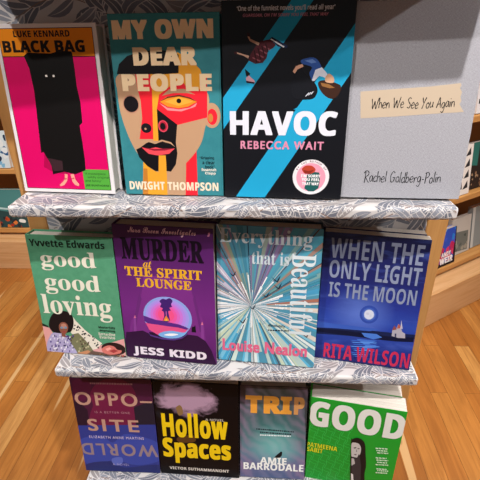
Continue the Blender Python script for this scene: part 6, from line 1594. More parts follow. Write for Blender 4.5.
    ('P','cover_illustration','#3fc257',[(36.5,-19.1),(30.1,-14.4),(30.7,-13.6),(37.1,-18.3)],0),
    ('P','cover_illustration','#3fc257',[(30.4,-14.5),(23.2,-14.6),(23.2,-13.6),(30.4,-13.5)],0),
    ('P','cover_illustration','#3fc257',[(22.7,-13.9),(26.2,-3.3),(27.2,-3.7),(23.7,-14.3)],0),
    ('P','cover_illustration','#3fc257',[(26.2,-3.5),(26.8,8),(27.8,8),(27.2,-3.5)],0),
    ('P','cover_illustration','#3fc257',[(27.6,8.4),(33.8,3.7),(33.2,2.9),(27,7.6)],0),
    ('P','cover_illustration','#3fc257',[(33.5,3.8),(40.7,3.9),(40.7,2.9),(33.5,2.8)],0),
    ('P','cover_illustration','#3fc257',[(41.2,3.2),(37.7,-7.3),(36.7,-6.9),(40.2,3.6)],0),
    ('P','cover_illustration','#3fc257',[(31,-35.3),(30.5,-47.3),(29.5,-47.3),(30,-35.3)],0),
    ('P','cover_illustration','#3fc257',[(29.7,-47.7),(23.3,-42.8),(23.9,-42),(30.3,-46.9)],0),
    ('P','cover_illustration','#3fc257',[(23.6,-42.9),(16.2,-43.1),(16.2,-42.1),(23.6,-41.9)],0),
    ('P','cover_illustration','#3fc257',[(15.7,-42.4),(19.4,-31.5),(20.4,-31.9),(16.7,-42.8)],0),
    ('P','cover_illustration','#3fc257',[(19.4,-31.7),(20,-19.8),(21,-19.8),(20.4,-31.7)],0),
    ('P','cover_illustration','#3fc257',[(20.8,-19.4),(27.1,-24.2),(26.5,-25),(20.2,-20.2)],0),
    ('P','cover_illustration','#3fc257',[(26.8,-24.1),(34.1,-23.9),(34.1,-24.9),(26.8,-25.1)],0),
    ('P','cover_illustration','#3fc257',[(34.6,-24.6),(31,-35.5),(30,-35.1),(33.6,-24.2)],0),
    ('P','cover_illustration','#3fc257',[(33.8,156.5),(33.3,146.7),(32.3,146.7),(32.8,156.5)],0),
    ('P','cover_illustration','#3fc257',[(32.5,146.3),(26.7,150.5),(27.3,151.3),(33.1,147.1)],0),
    ('P','cover_illustration','#3fc257',[(27,150.4),(20.3,150.5),(20.3,151.5),(27,151.4)],0),
    ('P','cover_illustration','#3fc257',[(19.8,151.2),(23.1,160),(24.1,159.6),(20.8,150.8)],0),
    ('P','cover_illustration','#3fc257',[(23.1,159.8),(23.6,169.5),(24.6,169.5),(24.1,159.8)],0),
    ('P','cover_illustration','#3fc257',[(24.4,169.9),(30.2,165.7),(29.6,164.9),(23.8,169.1)],0),
    ('P','cover_illustration','#3fc257',[(29.9,165.8),(36.5,165.7),(36.5,164.7),(29.9,164.8)],0),
    ('P','cover_illustration','#3fc257',[(37,165),(33.8,156.3),(32.8,156.7),(36,165.4)],0),
    ('P','cover_illustration','#3fc257',[(43.2,137.1),(42.8,127.1),(41.8,127.1),(42.2,137.1)],0),
    ('P','cover_illustration','#3fc257',[(42,126.7),(36.1,131),(36.7,131.8),(42.6,127.5)],0),
    ('P','cover_illustration','#3fc257',[(36.4,130.9),(29.7,131),(29.7,132),(36.4,131.9)],0),
    ('P','cover_illustration','#3fc257',[(29.2,131.7),(32.5,140.6),(33.5,140.2),(30.2,131.3)],0),
    ('P','cover_illustration','#3fc257',[(32.5,140.4),(32.9,150.3),(33.9,150.3),(33.5,140.4)],0),
    ('P','cover_illustration','#3fc257',[(33.7,150.7),(39.6,146.5),(39,145.7),(33.1,149.9)],0),
    ('P','cover_illustration','#3fc257',[(39.3,146.6),(45.9,146.5),(45.9,145.5),(39.3,145.6)],0),
    ('P','cover_illustration','#3fc257',[(46.4,145.8),(43.2,136.9),(42.2,137.3),(45.4,146.2)],0),
    ('P','cover_illustration','#3fc257',[(37.1,113.1),(36.6,102.9),(35.6,102.9),(36.1,113.1)],0),
    ('P','cover_illustration','#3fc257',[(35.8,102.5),(29.9,106.9),(30.5,107.7),(36.4,103.3)],0),
    ('P','cover_illustration','#3fc257',[(30.2,106.8),(23.4,106.8),(23.4,107.8),(30.2,107.8)],0),
    ('P','cover_illustration','#3fc257',[(22.9,107.5),(26.2,116.7),(27.2,116.3),(23.9,107.1)],0),
    ('P','cover_illustration','#3fc257',[(26.2,116.5),(26.7,126.7),(27.7,126.7),(27.2,116.5)],0),
    ('P','cover_illustration','#3fc257',[(27.5,127.1),(33.4,122.8),(32.8,122),(26.9,126.3)],0),
    ('P','cover_illustration','#3fc257',[(33.1,122.9),(39.9,122.8),(39.9,121.8),(33.1,121.9)],0),
    ('P','cover_illustration','#3fc257',[(40.4,122.1),(37.1,112.9),(36.1,113.3),(39.4,122.5)],0),
    ('P','cover_illustration','#3fc257',[(46.8,93),(46.4,82.5),(45.4,82.5),(45.8,93)],0),
    ('P','cover_illustration','#3fc257',[(45.6,82.1),(39.6,86.5),(40.2,87.3),(46.2,82.9)],0),
    ('P','cover_illustration','#3fc257',[(39.9,86.4),(33,86.4),(33,87.4),(39.9,87.4)],0),
    ('P','cover_illustration','#3fc257',[(32.5,87.1),(35.8,96.6),(36.8,96.2),(33.5,86.7)],0),
    ('P','cover_illustration','#3fc257',[(35.8,96.4),(36.3,106.7),(37.3,106.7),(36.8,96.4)],0),
    ('P','cover_illustration','#3fc257',[(37.1,107.1),(43,102.7),(42.4,101.9),(36.5,106.3)],0),
    ('P','cover_illustration','#3fc257',[(42.7,102.8),(49.5,102.8),(49.5,101.8),(42.7,101.8)],0),
    ('P','cover_illustration','#3fc257',[(50,102.1),(46.8,92.8),(45.8,93.2),(49,102.5)],0),
    ('P','cover_illustration','#3fc257',[(40.6,67.8),(40.1,57),(39.1,57),(39.6,67.8)],0),
    ('P','cover_illustration','#3fc257',[(39.3,56.6),(33.2,61.2),(33.8,62),(39.9,57.4)],0),
    ('P','cover_illustration','#3fc257',[(33.5,61.1),(26.6,61),(26.6,62),(33.5,62.1)],0),
    ('P','cover_illustration','#3fc257',[(26.1,61.7),(29.5,71.4),(30.5,71),(27.1,61.3)],0),
    ('P','cover_illustration','#3fc257',[(29.5,71.2),(30,81.9),(31,81.9),(30.5,71.2)],0),
    ('P','cover_illustration','#3fc257',[(30.8,82.3),(36.8,77.8),(36.2,77),(30.2,81.5)],0),
    ('P','cover_illustration','#3fc257',[(36.5,77.9),(43.4,77.9),(43.4,76.9),(36.5,76.9)],0),
    ('P','cover_illustration','#3fc257',[(43.9,77.2),(40.6,67.6),(39.6,68),(42.9,77.6)],0),
    ('P','cover_illustration','#3fc257',[(50.5,46.7),(50.1,35.7),(49.1,35.7),(49.5,46.7)],0),
    ('P','cover_illustration','#3fc257',[(49.3,35.3),(43.2,39.9),(43.8,40.7),(49.9,36.1)],0),
    ('P','cover_illustration','#3fc257',[(43.5,39.8),(36.4,39.7),(36.4,40.7),(43.5,40.8)],0),
    ('P','cover_illustration','#3fc257',[(35.9,40.4),(39.3,50.4),(40.3,50),(36.9,40)],0),
    ('P','cover_illustration','#3fc257',[(39.3,50.2),(39.8,61),(40.8,61),(40.3,50.2)],0),
    ('P','cover_illustration','#3fc257',[(40.6,61.4),(46.7,56.9),(46.1,56.1),(40,60.6)],0),
    ('P','cover_illustration','#3fc257',[(46.4,57),(53.3,57.1),(53.3,56.1),(46.4,56)],0),
    ('P','cover_illustration','#3fc257',[(53.8,56.4),(50.5,46.5),(49.5,46.9),(52.8,56.8)],0),
    ('P','cover_illustration','#3fc257',[(44.2,20.2),(43.8,8.9),(42.8,8.9),(43.2,20.2)],0),
    ('P','cover_illustration','#3fc257',[(43,8.5),(36.7,13.2),(37.3,14),(43.6,9.3)],0),
    ('P','cover_illustration','#3fc257',[(37,13.1),(29.9,13),(29.9,14),(37,14.1)],0),
    ('P','cover_illustration','#3fc257',[(29.4,13.7),(32.9,23.9),(33.9,23.5),(30.4,13.3)],0),
    ('P','cover_illustration','#3fc257',[(32.9,23.7),(33.4,34.9),(34.4,34.9),(33.9,23.7)],0),
    ('P','cover_illustration','#3fc257',[(34.2,35.3),(40.4,30.7),(39.8,29.9),(33.6,34.5)],0),
    ('P','cover_illustration','#3fc257',[(40.1,30.8),(47.1,30.9),(47.1,29.9),(40.1,29.8)],0),
    ('P','cover_illustration','#3fc257',[(47.6,30.2),(44.2,20),(43.2,20.4),(46.6,30.6)],0),
    ('P','cover_illustration','#3fc257',[(54.5,-1.8),(54.1,-13.3),(53.1,-13.3),(53.5,-1.8)],0),
    ('P','cover_illustration','#3fc257',[(53.3,-13.7),(46.9,-9),(47.5,-8.2),(53.9,-12.9)],0),
    ('P','cover_illustration','#3fc257',[(47.2,-9.1),(40.1,-9.3),(40.1,-8.3),(47.2,-8.1)],0),
    ('P','cover_illustration','#3fc257',[(39.6,-8.6),(43,1.9),(44,1.5),(40.6,-9)],0),
    ('P','cover_illustration','#3fc257',[(43,1.7),(43.5,13.1),(44.5,13.1),(44,1.7)],0),
    ('P','cover_illustration','#3fc257',[(44.3,13.5),(50.5,8.9),(49.9,8.1),(43.7,12.7)],0),
    ('P','cover_illustration','#3fc257',[(50.2,9),(57.3,9.1),(57.3,8.1),(50.2,8)],0),
    ('P','cover_illustration','#3fc257',[(57.8,8.4),(54.5,-2),(53.5,-1.6),(56.8,8.8)],0),
    ('P','cover_illustration','#3fc257',[(48.1,-29.7),(47.6,-41.6),(46.6,-41.6),(47.1,-29.7)],0),
    ('P','cover_illustration','#3fc257',[(46.8,-42),(40.4,-37.1),(41,-36.3),(47.4,-41.2)],0),
    ('P','cover_illustration','#3fc257',[(40.7,-37.2),(33.4,-37.5),(33.4,-36.5),(40.7,-36.2)],0),
    ('P','cover_illustration','#3fc257',[(32.9,-36.8),(36.5,-25.9),(37.5,-26.3),(33.9,-37.2)],0),
    ('P','cover_illustration','#3fc257',[(36.5,-26.1),(36.9,-14.4),(37.9,-14.4),(37.5,-26.1)],0),
    ('P','cover_illustration','#3fc257',[(37.7,-14),(44.1,-18.8),(43.5,-19.6),(37.1,-14.8)],0),
    ('P','cover_illustration','#3fc257',[(43.8,-18.7),(51,-18.5),(51,-19.5),(43.8,-19.7)],0),
    ('P','cover_illustration','#3fc257',[(51.5,-19.2),(48.1,-29.9),(47.1,-29.5),(50.5,-18.8)],0),
    ('P','cover_illustration','#3fc257',[(49.1,160.3),(48.8,150.6),(47.8,150.6),(48.1,160.3)],0),
    ('P','cover_illustration','#3fc257',[(48,150.2),(42.2,154.4),(42.8,155.2),(48.6,151)],0),
    ('P','cover_illustration','#3fc257',[(42.5,154.3),(35.9,154.4),(35.9,155.4),(42.5,155.3)],0),
    ('P','cover_illustration','#3fc257',[(35.4,155.1),(38.6,163.9),(39.6,163.5),(36.4,154.7)],0),
    ('P','cover_illustration','#3fc257',[(38.6,163.7),(39,173.2),(40,173.2),(39.6,163.7)],0),
    ('P','cover_illustration','#3fc257',[(39.8,173.6),(45.5,169.5),(44.9,168.7),(39.2,172.8)],0),
    ('P','cover_illustration','#3fc257',[(45.2,169.6),(51.7,169.5),(51.7,168.5),(45.2,168.6)],0),
    ('P','cover_illustration','#3fc257',[(52.2,168.8),(49.1,160.1),(48.1,160.5),(51.2,169.2)],0),
    ('P','cover_illustration','#3fc257',[(58.6,141.1),(58.3,131.2),(57.3,131.2),(57.6,141.1)],0),
    ('P','cover_illustration','#3fc257',[(57.5,130.8),(51.7,135.1),(52.3,135.9),(58.1,131.6)],0),
    ('P','cover_illustration','#3fc257',[(52,135),(45.3,135),(45.3,136),(52,136)],0),
    ('P','cover_illustration','#3fc257',[(44.8,135.7),(48,144.6),(49,144.2),(45.8,135.3)],0),
    ('P','cover_illustration','#3fc257',[(48,144.4),(48.4,154.2),(49.4,154.2),(49,144.4)],0),
    ('P','cover_illustration','#3fc257',[(49.2,154.6),(55,150.4),(54.4,149.6),(48.6,153.8)],0),
    ('P','cover_illustration','#3fc257',[(54.7,150.5),(61.2,150.4),(61.2,149.4),(54.7,149.5)],0),
    ('P','cover_illustration','#3fc257',[(61.7,149.7),(58.6,140.9),(57.6,141.3),(60.7,150.1)],0),
    ('P','cover_illustration','#3fc257',[(52.8,117.4),(52.4,107.2),(51.4,107.2),(51.8,117.4)],0),
    ('P','cover_illustration','#3fc257',[(51.6,106.8),(45.7,111.2),(46.3,112),(52.2,107.6)],0),
    ('P','cover_illustration','#3fc257',[(46,111.1),(39.3,111.1),(39.3,112.1),(46,112.1)],0),
    ('P','cover_illustration','#3fc257',[(38.8,111.8),(42,121),(43,120.6),(39.8,111.4)],0),
    ('P','cover_illustration','#3fc257',[(42,120.8),(42.4,130.8),(43.4,130.8),(43,120.8)],0),
    ('P','cover_illustration','#3fc257',[(43.2,131.2),(49.1,126.9),(48.5,126.1),(42.6,130.4)],0),
    ('P','cover_illustration','#3fc257',[(48.8,127),(55.4,127),(55.4,126),(48.8,126)],0),
    ('P','cover_illustration','#3fc257',[(55.9,126.3),(52.8,117.2),(51.8,117.6),(54.9,126.7)],0),
    ('P','cover_illustration','#3fc257',[(62.6,97.3),(62.2,87),(61.2,87),(61.6,97.3)],0),
    ('P','cover_illustration','#3fc257',[(61.4,86.6),(55.4,91),(56,91.8),(62,87.4)],0),
    ('P','cover_illustration','#3fc257',[(55.7,90.9),(49,90.9),(49,91.9),(55.7,91.9)],0),
    ('P','cover_illustration','#3fc257',[(48.5,91.6),(51.7,100.9),(52.7,100.5),(49.5,91.2)],0),
    ('P','cover_illustration','#3fc257',[(51.7,100.7),(52,111),(53,111),(52.7,100.7)],0),
    ('P','cover_illustration','#3fc257',[(52.8,111.4),(58.8,107),(58.2,106.2),(52.2,110.6)],0),
    ('P','cover_illustration','#3fc257',[(58.5,107.1),(65.2,107.1),(65.2,106.1),(58.5,106.1)],0),
    ('P','cover_illustration','#3fc257',[(65.7,106.4),(62.6,97.1),(61.6,97.5),(64.7,106.8)],0),
    ('P','cover_illustration','#3fc257',[(56.6,72.4),(56.3,61.7),(55.3,61.7),(55.6,72.4)],0),
    ('P','cover_illustration','#3fc257',[(55.5,61.3),(49.4,65.8),(50,66.6),(56.1,62.1)],0),
    ('P','cover_illustration','#3fc257',[(49.7,65.7),(42.8,65.7),(42.8,66.7),(49.7,66.7)],0),
    ('P','cover_illustration','#3fc257',[(42.3,66.4),(45.6,76),(46.6,75.6),(43.3,66)],0),
    ('P','cover_illustration','#3fc257',[(45.6,75.8),(46,86.4),(47,86.4),(46.6,75.8)],0),
    ('P','cover_illustration','#3fc257',[(46.8,86.8),(52.8,82.3),(52.2,81.5),(46.2,86)],0),
    ('P','cover_illustration','#3fc257',[(52.5,82.4),(59.3,82.5),(59.3,81.5),(52.5,81.4)],0),
    ('P','cover_illustration','#3fc257',[(59.8,81.8),(56.6,72.2),(55.6,72.6),(58.8,82.2)],0),
    ('P','cover_illustration','#3fc257',[(66.6,51.5),(66.3,40.6),(65.3,40.6),(65.6,51.5)],0),
    ('P','cover_illustration','#3fc257',[(65.5,40.2),(59.4,44.8),(60,45.6),(66.1,41)],0),
    ('P','cover_illustration','#3fc257',[(59.7,44.7),(52.8,44.6),(52.8,45.6),(59.7,45.7)],0),
    ('P','cover_illustration','#3fc257',[(52.3,45.3),(55.5,55.1),(56.5,54.7),(53.3,44.9)],0),
    ('P','cover_illustration','#3fc257',[(55.5,54.9),(55.9,65.7),(56.9,65.7),(56.5,54.9)],0),
    ('P','cover_illustration','#3fc257',[(56.7,66.1),(62.8,61.6),(62.2,60.8),(56.1,65.3)],0),
    ('P','cover_illustration','#3fc257',[(62.5,61.7),(69.3,61.8),(69.3,60.8),(62.5,60.7)],0),
    ('P','cover_illustration','#3fc257',[(69.8,61.1),(66.6,51.3),(65.6,51.7),(68.8,61.5)],0),
    ('P','cover_illustration','#3fc257',[(60.6,25.3),(60.3,14.1),(59.3,14.1),(59.6,25.3)],0),
    ('P','cover_illustration','#3fc257',[(59.5,13.7),(53.3,18.3),(53.9,19.1),(60.1,14.5)],0),
    ('P','cover_illustration','#3fc257',[(53.6,18.2),(46.5,18.1),(46.5,19.1),(53.6,19.2)],0),
    ('P','cover_illustration','#3fc257',[(46,18.8),(49.4,28.9),(50.4,28.5),(47,18.4)],0),
    ('P','cover_illustration','#3fc257',[(49.4,28.7),(49.8,39.8),(50.8,39.8),(50.4,28.7)],0),
    ('P','cover_illustration','#3fc257',[(50.6,40.2),(56.7,35.6),(56.1,34.8),(50,39.4)],0),
    ('P','cover_illustration','#3fc257',[(56.4,35.7),(63.4,35.8),(63.4,34.8),(56.4,34.7)],0),
    ('P','cover_illustration','#3fc257',[(63.9,35.1),(60.6,25.1),(59.6,25.5),(62.9,35.5)],0),
    ('P','cover_illustration','#3fc257',[(70.9,3.4),(70.7,-8),(69.7,-8),(69.9,3.4)],0),
    ('P','cover_illustration','#3fc257',[(69.9,-8.4),(63.6,-3.7),(64.2,-2.9),(70.5,-7.6)],0),
    ('P','cover_illustration','#3fc257',[(63.9,-3.8),(56.8,-4),(56.8,-3),(63.9,-2.8)],0),
    ('P','cover_illustration','#3fc257',[(56.3,-3.3),(59.6,7.1),(60.6,6.7),(57.3,-3.7)],0),
    ('P','cover_illustration','#3fc257',[(59.6,6.9),(59.9,18.2),(60.9,18.2),(60.6,6.9)],0),
    ('P','cover_illustration','#3fc257',[(60.7,18.6),(66.9,14),(66.3,13.2),(60.1,17.8)],0),
    ('P','cover_illustration','#3fc257',[(66.6,14.1),(73.7,14.2),(73.7,13.2),(66.6,13.1)],0),
    ('P','cover_illustration','#3fc257',[(74.2,13.5),(70.9,3.2),(69.9,3.6),(73.2,13.9)],0),
    ('P','cover_illustration','#3fc257',[(64.9,-24.2),(64.5,-36),(63.5,-36),(63.9,-24.2)],0),
    ('P','cover_illustration','#3fc257',[(63.7,-36.4),(57.3,-31.6),(57.9,-30.8),(64.3,-35.6)],0),
    ('P','cover_illustration','#3fc257',[(57.6,-31.7),(50.4,-31.9),(50.4,-30.9),(57.6,-30.7)],0),
    ('P','cover_illustration','#3fc257',[(49.9,-31.2),(53.3,-20.5),(54.3,-20.9),(50.9,-31.6)],0),
    ('P','cover_illustration','#3fc257',[(53.3,-20.7),(53.7,-9),(54.7,-9),(54.3,-20.7)],0),
    ('P','cover_illustration','#3fc257',[(54.5,-8.6),(60.8,-13.4),(60.2,-14.2),(53.9,-9.4)],0),
    ('P','cover_illustration','#3fc257',[(60.5,-13.3),(67.7,-13.1),(67.7,-14.1),(60.5,-14.3)],0),
    ('P','cover_illustration','#3fc257',[(68.2,-13.7),(64.9,-24.3),(63.9,-24.1),(67.2,-13.5)],0),
    ('P','cover_illustration','#3fc257',[(64.3,164.2),(64,154.5),(63,154.5),(63.3,164.2)],0),
    ('P','cover_illustration','#3fc257',[(63.2,154.1),(57.5,158.3),(58.1,159.1),(63.8,154.9)],0),
    ('P','cover_illustration','#3fc257',[(57.8,158.2),(51.2,158.3),(51.2,159.3),(57.8,159.2)],0),
    ('P','cover_illustration','#3fc257',[(50.7,159),(53.8,167.7),(54.8,167.3),(51.7,158.6)],0),
    ('P','cover_illustration','#3fc257',[(53.8,167.5),(54.1,177),(55.1,177),(54.8,167.5)],0),
    ('P','cover_illustration','#3fc257',[(54.9,177.4),(60.7,173.2),(60.1,172.4),(54.3,176.6)],0),
    ('P','cover_illustration','#3fc257',[(60.4,173.3),(66.8,173.2),(66.8,172.2),(60.4,172.3)],0),
    ('P','cover_illustration','#3fc257',[(67.3,172.5),(64.3,164),(63.3,164.4),(66.3,172.9)],0),
    ('P','cover_illustration','#3fc257',[(73.9,145.1),(73.6,135.3),(72.6,135.3),(72.9,145.1)],0),
    ('P','cover_illustration','#3fc257',[(72.8,134.9),(67,139.1),(67.6,139.9),(73.4,135.7)],0),
    ('P','cover_illustration','#3fc257',[(67.3,139),(60.7,139.1),(60.7,140.1),(67.3,140)],0),
    ('P','cover_illustration','#3fc257',[(60.2,139.8),(63.3,148.6),(64.3,148.2),(61.2,139.4)],0),
    ('P','cover_illustration','#3fc257',[(63.3,148.4),(63.6,158.1),(64.6,158.1),(64.3,148.4)],0),
    ('P','cover_illustration','#3fc257',[(64.4,158.5),(70.2,154.3),(69.6,153.5),(63.8,157.7)],0),
    ('P','cover_illustration','#3fc257',[(69.9,154.4),(76.4,154.3),(76.4,153.3),(69.9,153.4)],0),
    ('P','cover_illustration','#3fc257',[(76.9,153.6),(73.9,144.9),(72.9,145.3),(75.9,154)],0),
    ('P','cover_illustration','#3fc257',[(68.3,121.6),(68,111.5),(67,111.5),(67.3,121.6)],0),
    ('P','cover_illustration','#3fc257',[(67.2,111.1),(61.3,115.4),(61.9,116.2),(67.8,111.9)],0),
    ('P','cover_illustration','#3fc257',[(61.6,115.3),(54.9,115.3),(54.9,116.3),(61.6,116.3)],0),
    ('P','cover_illustration','#3fc257',[(54.4,116),(57.6,125.1),(58.6,124.7),(55.4,115.6)],0),
    ('P','cover_illustration','#3fc257',[(57.6,124.9),(57.9,134.9),(58.9,134.9),(58.6,124.9)],0),
    ('P','cover_illustration','#3fc257',[(58.7,135.3),(64.6,131),(64,130.2),(58.1,134.5)],0),
    ('P','cover_illustration','#3fc257',[(64.3,131.1),(70.8,131.1),(70.8,130.1),(64.3,130.1)],0),
    ('P','cover_illustration','#3fc257',[(71.3,130.4),(68.3,121.4),(67.3,121.8),(70.3,130.8)],0),
    ('P','cover_illustration','#3fc257',[(78.1,101.7),(77.9,91.4),(76.9,91.4),(77.1,101.7)],0),
    ('P','cover_illustration','#3fc257',[(77.1,91),(71.1,95.4),(71.7,96.2),(77.7,91.8)],0),
    ('P','cover_illustration','#3fc257',[(71.4,95.3),(64.7,95.3),(64.7,96.3),(71.4,96.3)],0),
    ('P','cover_illustration','#3fc257',[(64.2,96),(67.3,105.3),(68.3,104.9),(65.2,95.6)],0),
    ('P','cover_illustration','#3fc257',[(67.3,105.1),(67.6,115.2),(68.6,115.2),(68.3,105.1)],0),
    ('P','cover_illustration','#3fc257',[(68.4,115.6),(74.3,111.3),(73.7,110.5),(67.8,114.8)],0),
    ('P','cover_illustration','#3fc257',[(74,111.4),(80.6,111.4),(80.6,110.4),(74,110.4)],0),
    ('P','cover_illustration','#3fc257',[(81.1,110.7),(78.1,101.5),(77.1,101.9),(80.1,111.1)],0),
    ('P','cover_illustration','#3fc257',[(72.5,77),(72.2,66.4),(71.2,66.4),(71.5,77)],0),
    ('P','cover_illustration','#3fc257',[(71.4,66),(65.4,70.4),(66,71.2),(72,66.8)],0),
    ('P','cover_illustration','#3fc257',[(65.7,70.3),(58.8,70.3),(58.8,71.3),(65.7,71.3)],0),
    ('P','cover_illustration','#3fc257',[(58.3,71),(61.5,80.6),(62.5,80.2),(59.3,70.6)],0),
    ('P','cover_illustration','#3fc257',[(61.5,80.4),(61.8,90.8),(62.8,90.8),(62.5,80.4)],0),
    ('P','cover_illustration','#3fc257',[(62.6,91.2),(68.6,86.8),(68,86),(62,90.4)],0),
    ('P','cover_illustration','#3fc257',[(68.3,86.9),(75.1,86.9),(75.1,85.9),(68.3,85.9)],0),
    ('P','cover_illustration','#3fc257',[(75.6,86.2),(72.5,76.8),(71.5,77.2),(74.6,86.6)],0),
    ('P','cover_illustration','#3fc257',[(82.6,56.2),(82.4,45.4),(81.4,45.4),(81.6,56.2)],0),
    ('P','cover_illustration','#3fc257',[(81.6,45),(75.4,49.6),(76,50.4),(82.2,45.8)],0),
    ('P','cover_illustration','#3fc257',[(75.7,49.5),(68.9,49.4),(68.9,50.4),(75.7,50.5)],0),
    ('P','cover_illustration','#3fc257',[(68.4,50.1),(71.5,59.9),(72.5,59.5),(69.4,49.7)],0),
    ('P','cover_illustration','#3fc257',[(71.5,59.7),(71.8,70.3),(72.8,70.3),(72.5,59.7)],0),
    ('P','cover_illustration','#3fc257',[(72.6,70.7),(78.6,66.3),(78,65.5),(72,69.9)],0),
    ('P','cover_illustration','#3fc257',[(78.3,66.4),(85.1,66.4),(85.1,65.4),(78.3,65.4)],0),
    ('P','cover_illustration','#3fc257',[(85.6,65.8),(82.6,56.1),(81.6,56.3),(84.6,66)],0),
    ('P','cover_illustration','#3fc257',[(76.8,30.2),(76.6,19.1),(75.6,19.1),(75.8,30.2)],0),
    ('P','cover_illustration','#3fc257',[(75.8,18.7),(69.6,23.3),(70.2,24.1),(76.4,19.5)],0),
    ('P','cover_illustration','#3fc257',[(69.9,23.2),(62.9,23.1),(62.9,24.1),(69.9,24.2)],0),
    ('P','cover_illustration','#3fc257',[(62.4,23.8),(65.6,33.9),(66.6,33.5),(63.4,23.4)],0),
    ('P','cover_illustration','#3fc257',[(65.6,33.7),(65.9,44.6),(66.9,44.6),(66.6,33.7)],0),
    ('P','cover_illustration','#3fc257',[(66.7,45),(72.9,40.5),(72.3,39.7),(66.1,44.2)],0),
    ('P','cover_illustration','#3fc257',[(72.6,40.6),(79.5,40.7),(79.5,39.7),(72.6,39.6)],0),
    ('P','cover_illustration','#3fc257',[(80,40),(76.8,30),(75.8,30.4),(79,40.4)],0),
    ('P','cover_illustration','#3fc257',[(87.2,8.6),(87,-2.8),(86,-2.8),(86.2,8.6)],0),
    ('P','cover_illustration','#3fc257',[(86.2,-3.2),(80,1.5),(80.6,2.3),(86.8,-2.4)],0),
    ('P','cover_illustration','#3fc257',[(80.3,1.4),(73.2,1.2),(73.2,2.2),(80.3,2.4)],0),
    ('P','cover_illustration','#3fc257',[(72.7,1.8),(75.9,12.2),(76.9,12),(73.7,1.6)],0),
    ('P','cover_illustration','#3fc257',[(75.9,12.1),(76.2,23.2),(77.2,23.2),(76.9,12.1)],0),
    ('P','cover_illustration','#3fc257',[(77,23.6),(83.2,19),(82.6,18.2),(76.4,22.8)],0),
    ('P','cover_illustration','#3fc257',[(82.9,19.1),(89.8,19.3),(89.8,18.3),(82.9,18.1)],0),
    ('P','cover_illustration','#3fc257',[(90.3,18.7),(87.2,8.5),(86.2,8.7),(89.3,18.9)],0),
    ('P','cover_illustration','#3fc257',[(81.4,-18.8),(81.2,-30.5),(80.2,-30.5),(80.4,-18.8)],0),
    ('P','cover_illustration','#3fc257',[(80.4,-30.9),(74,-26.1),(74.6,-25.3),(81,-30.1)],0),
    ('P','cover_illustration','#3fc257',[(74.3,-26.2),(67.2,-26.4),(67.2,-25.4),(74.3,-25.2)],0),
    ('P','cover_illustration','#3fc257',[(66.7,-25.8),(70,-15.2),(71,-15.4),(67.7,-26)],0),
    ('P','cover_illustration','#3fc257',[(70,-15.3),(70.3,-3.8),(71.3,-3.8),(71,-15.3)],0),
    ('P','cover_illustration','#3fc257',[(71.1,-3.4),(77.4,-8.1),(76.8,-8.9),(70.5,-4.2)],0),
    ('P','cover_illustration','#3fc257',[(77.1,-8),(84.1,-7.8),(84.1,-8.8),(77.1,-9)],0),
    ('P','cover_illustration','#3fc257',[(84.6,-8.4),(81.4,-18.9),(80.4,-18.7),(83.6,-8.2)],0),
    ('P','cover_illustration','#3fc257',[(79.3,167.9),(79.1,158.4),(78.1,158.4),(78.3,167.9)],0),
    ('P','cover_illustration','#3fc257',[(78.3,158),(72.6,162.1),(73.2,162.9),(78.9,158.8)],0),
    ('P','cover_illustration','#3fc257',[(72.9,162),(66.4,162.1),(66.4,163.1),(72.9,163)],0),
    ('P','cover_illustration','#3fc257',[(65.9,162.8),(68.9,171.4),(69.9,171),(66.9,162.4)],0),
    ('P','cover_illustration','#3fc257',[(68.9,171.2),(69.1,180.6),(70.1,180.6),(69.9,171.2)],0),
    ('P','cover_illustration','#3fc257',[(69.9,181),(75.6,177),(75,176.2),(69.3,180.2)],0),
    ('P','cover_illustration','#3fc257',[(75.3,177.1),(81.7,176.9),(81.7,175.9),(75.3,176.1)],0),
    ('P','cover_illustration','#3fc257',[(82.2,176.2),(79.3,167.7),(78.3,168.1),(81.2,176.6)],0),
    ('P','cover_illustration','#3fc257',[(83.6,125.7),(83.4,115.7),(82.4,115.7),(82.6,125.7)],0),
    ('P','cover_illustration','#3fc257',[(82.6,115.3),(76.7,119.6),(77.3,120.4),(83.2,116.1)],0),
    ('P','cover_illustration','#3fc257',[(77,119.5),(70.4,119.5),(70.4,120.5),(77,120.5)],0),
    ('P','cover_illustration','#3fc257',[(69.9,120.2),(73,129.2),(74,128.8),(70.9,119.8)],0),
    ('P','cover_illustration','#3fc257',[(73,129),(73.2,138.9),(74.2,138.9),(74,129)],0),
    ('P','cover_illustration','#3fc257',[(74,139.3),(79.8,135.1),(79.2,134.3),(73.4,138.5)],0),
    ('P','cover_illustration','#3fc257',[(79.5,135.2),(86.1,135.1),(86.1,134.1),(79.5,134.2)],0),
    ('P','cover_illustration','#3fc257',[(86.6,134.4),(83.6,125.5),(82.6,125.9),(85.6,134.8)],0),
    ('P','cover_illustration','#3fc257',[(88.1,81.5),(88,71),(87,71),(87.1,81.5)],0),
    ('P','cover_illustration','#3fc257',[(87.2,70.6),(81.1,75),(81.7,75.8),(87.8,71.4)],0),
    ('P','cover_illustration','#3fc257',[(81.4,74.9),(74.7,74.9),(74.7,75.9),(81.4,75.9)],0),
    ('P','cover_illustration','#3fc257',[(74.2,75.6),(77.2,85.1),(78.2,84.7),(75.2,75.2)],0),
    ('P','cover_illustration','#3fc257',[(77.2,84.9),(77.5,95.2),(78.5,95.2),(78.2,84.9)],0),
    ('P','cover_illustration','#3fc257',[(78.3,95.6),(84.2,91.2),(83.6,90.4),(77.7,94.8)],0),
    ('P','cover_illustration','#3fc257',[(83.9,91.3),(90.6,91.3),(90.6,90.3),(83.9,90.3)],0),
    ('P','cover_illustration','#3fc257',[(91.1,90.6),(88.1,81.3),(87.1,81.7),(90.1,91)],0),
    ('P','cover_illustration','#3fc257',[(92.8,35.1),(92.7,24.1),(91.7,24.1),(91.8,35.1)],0),
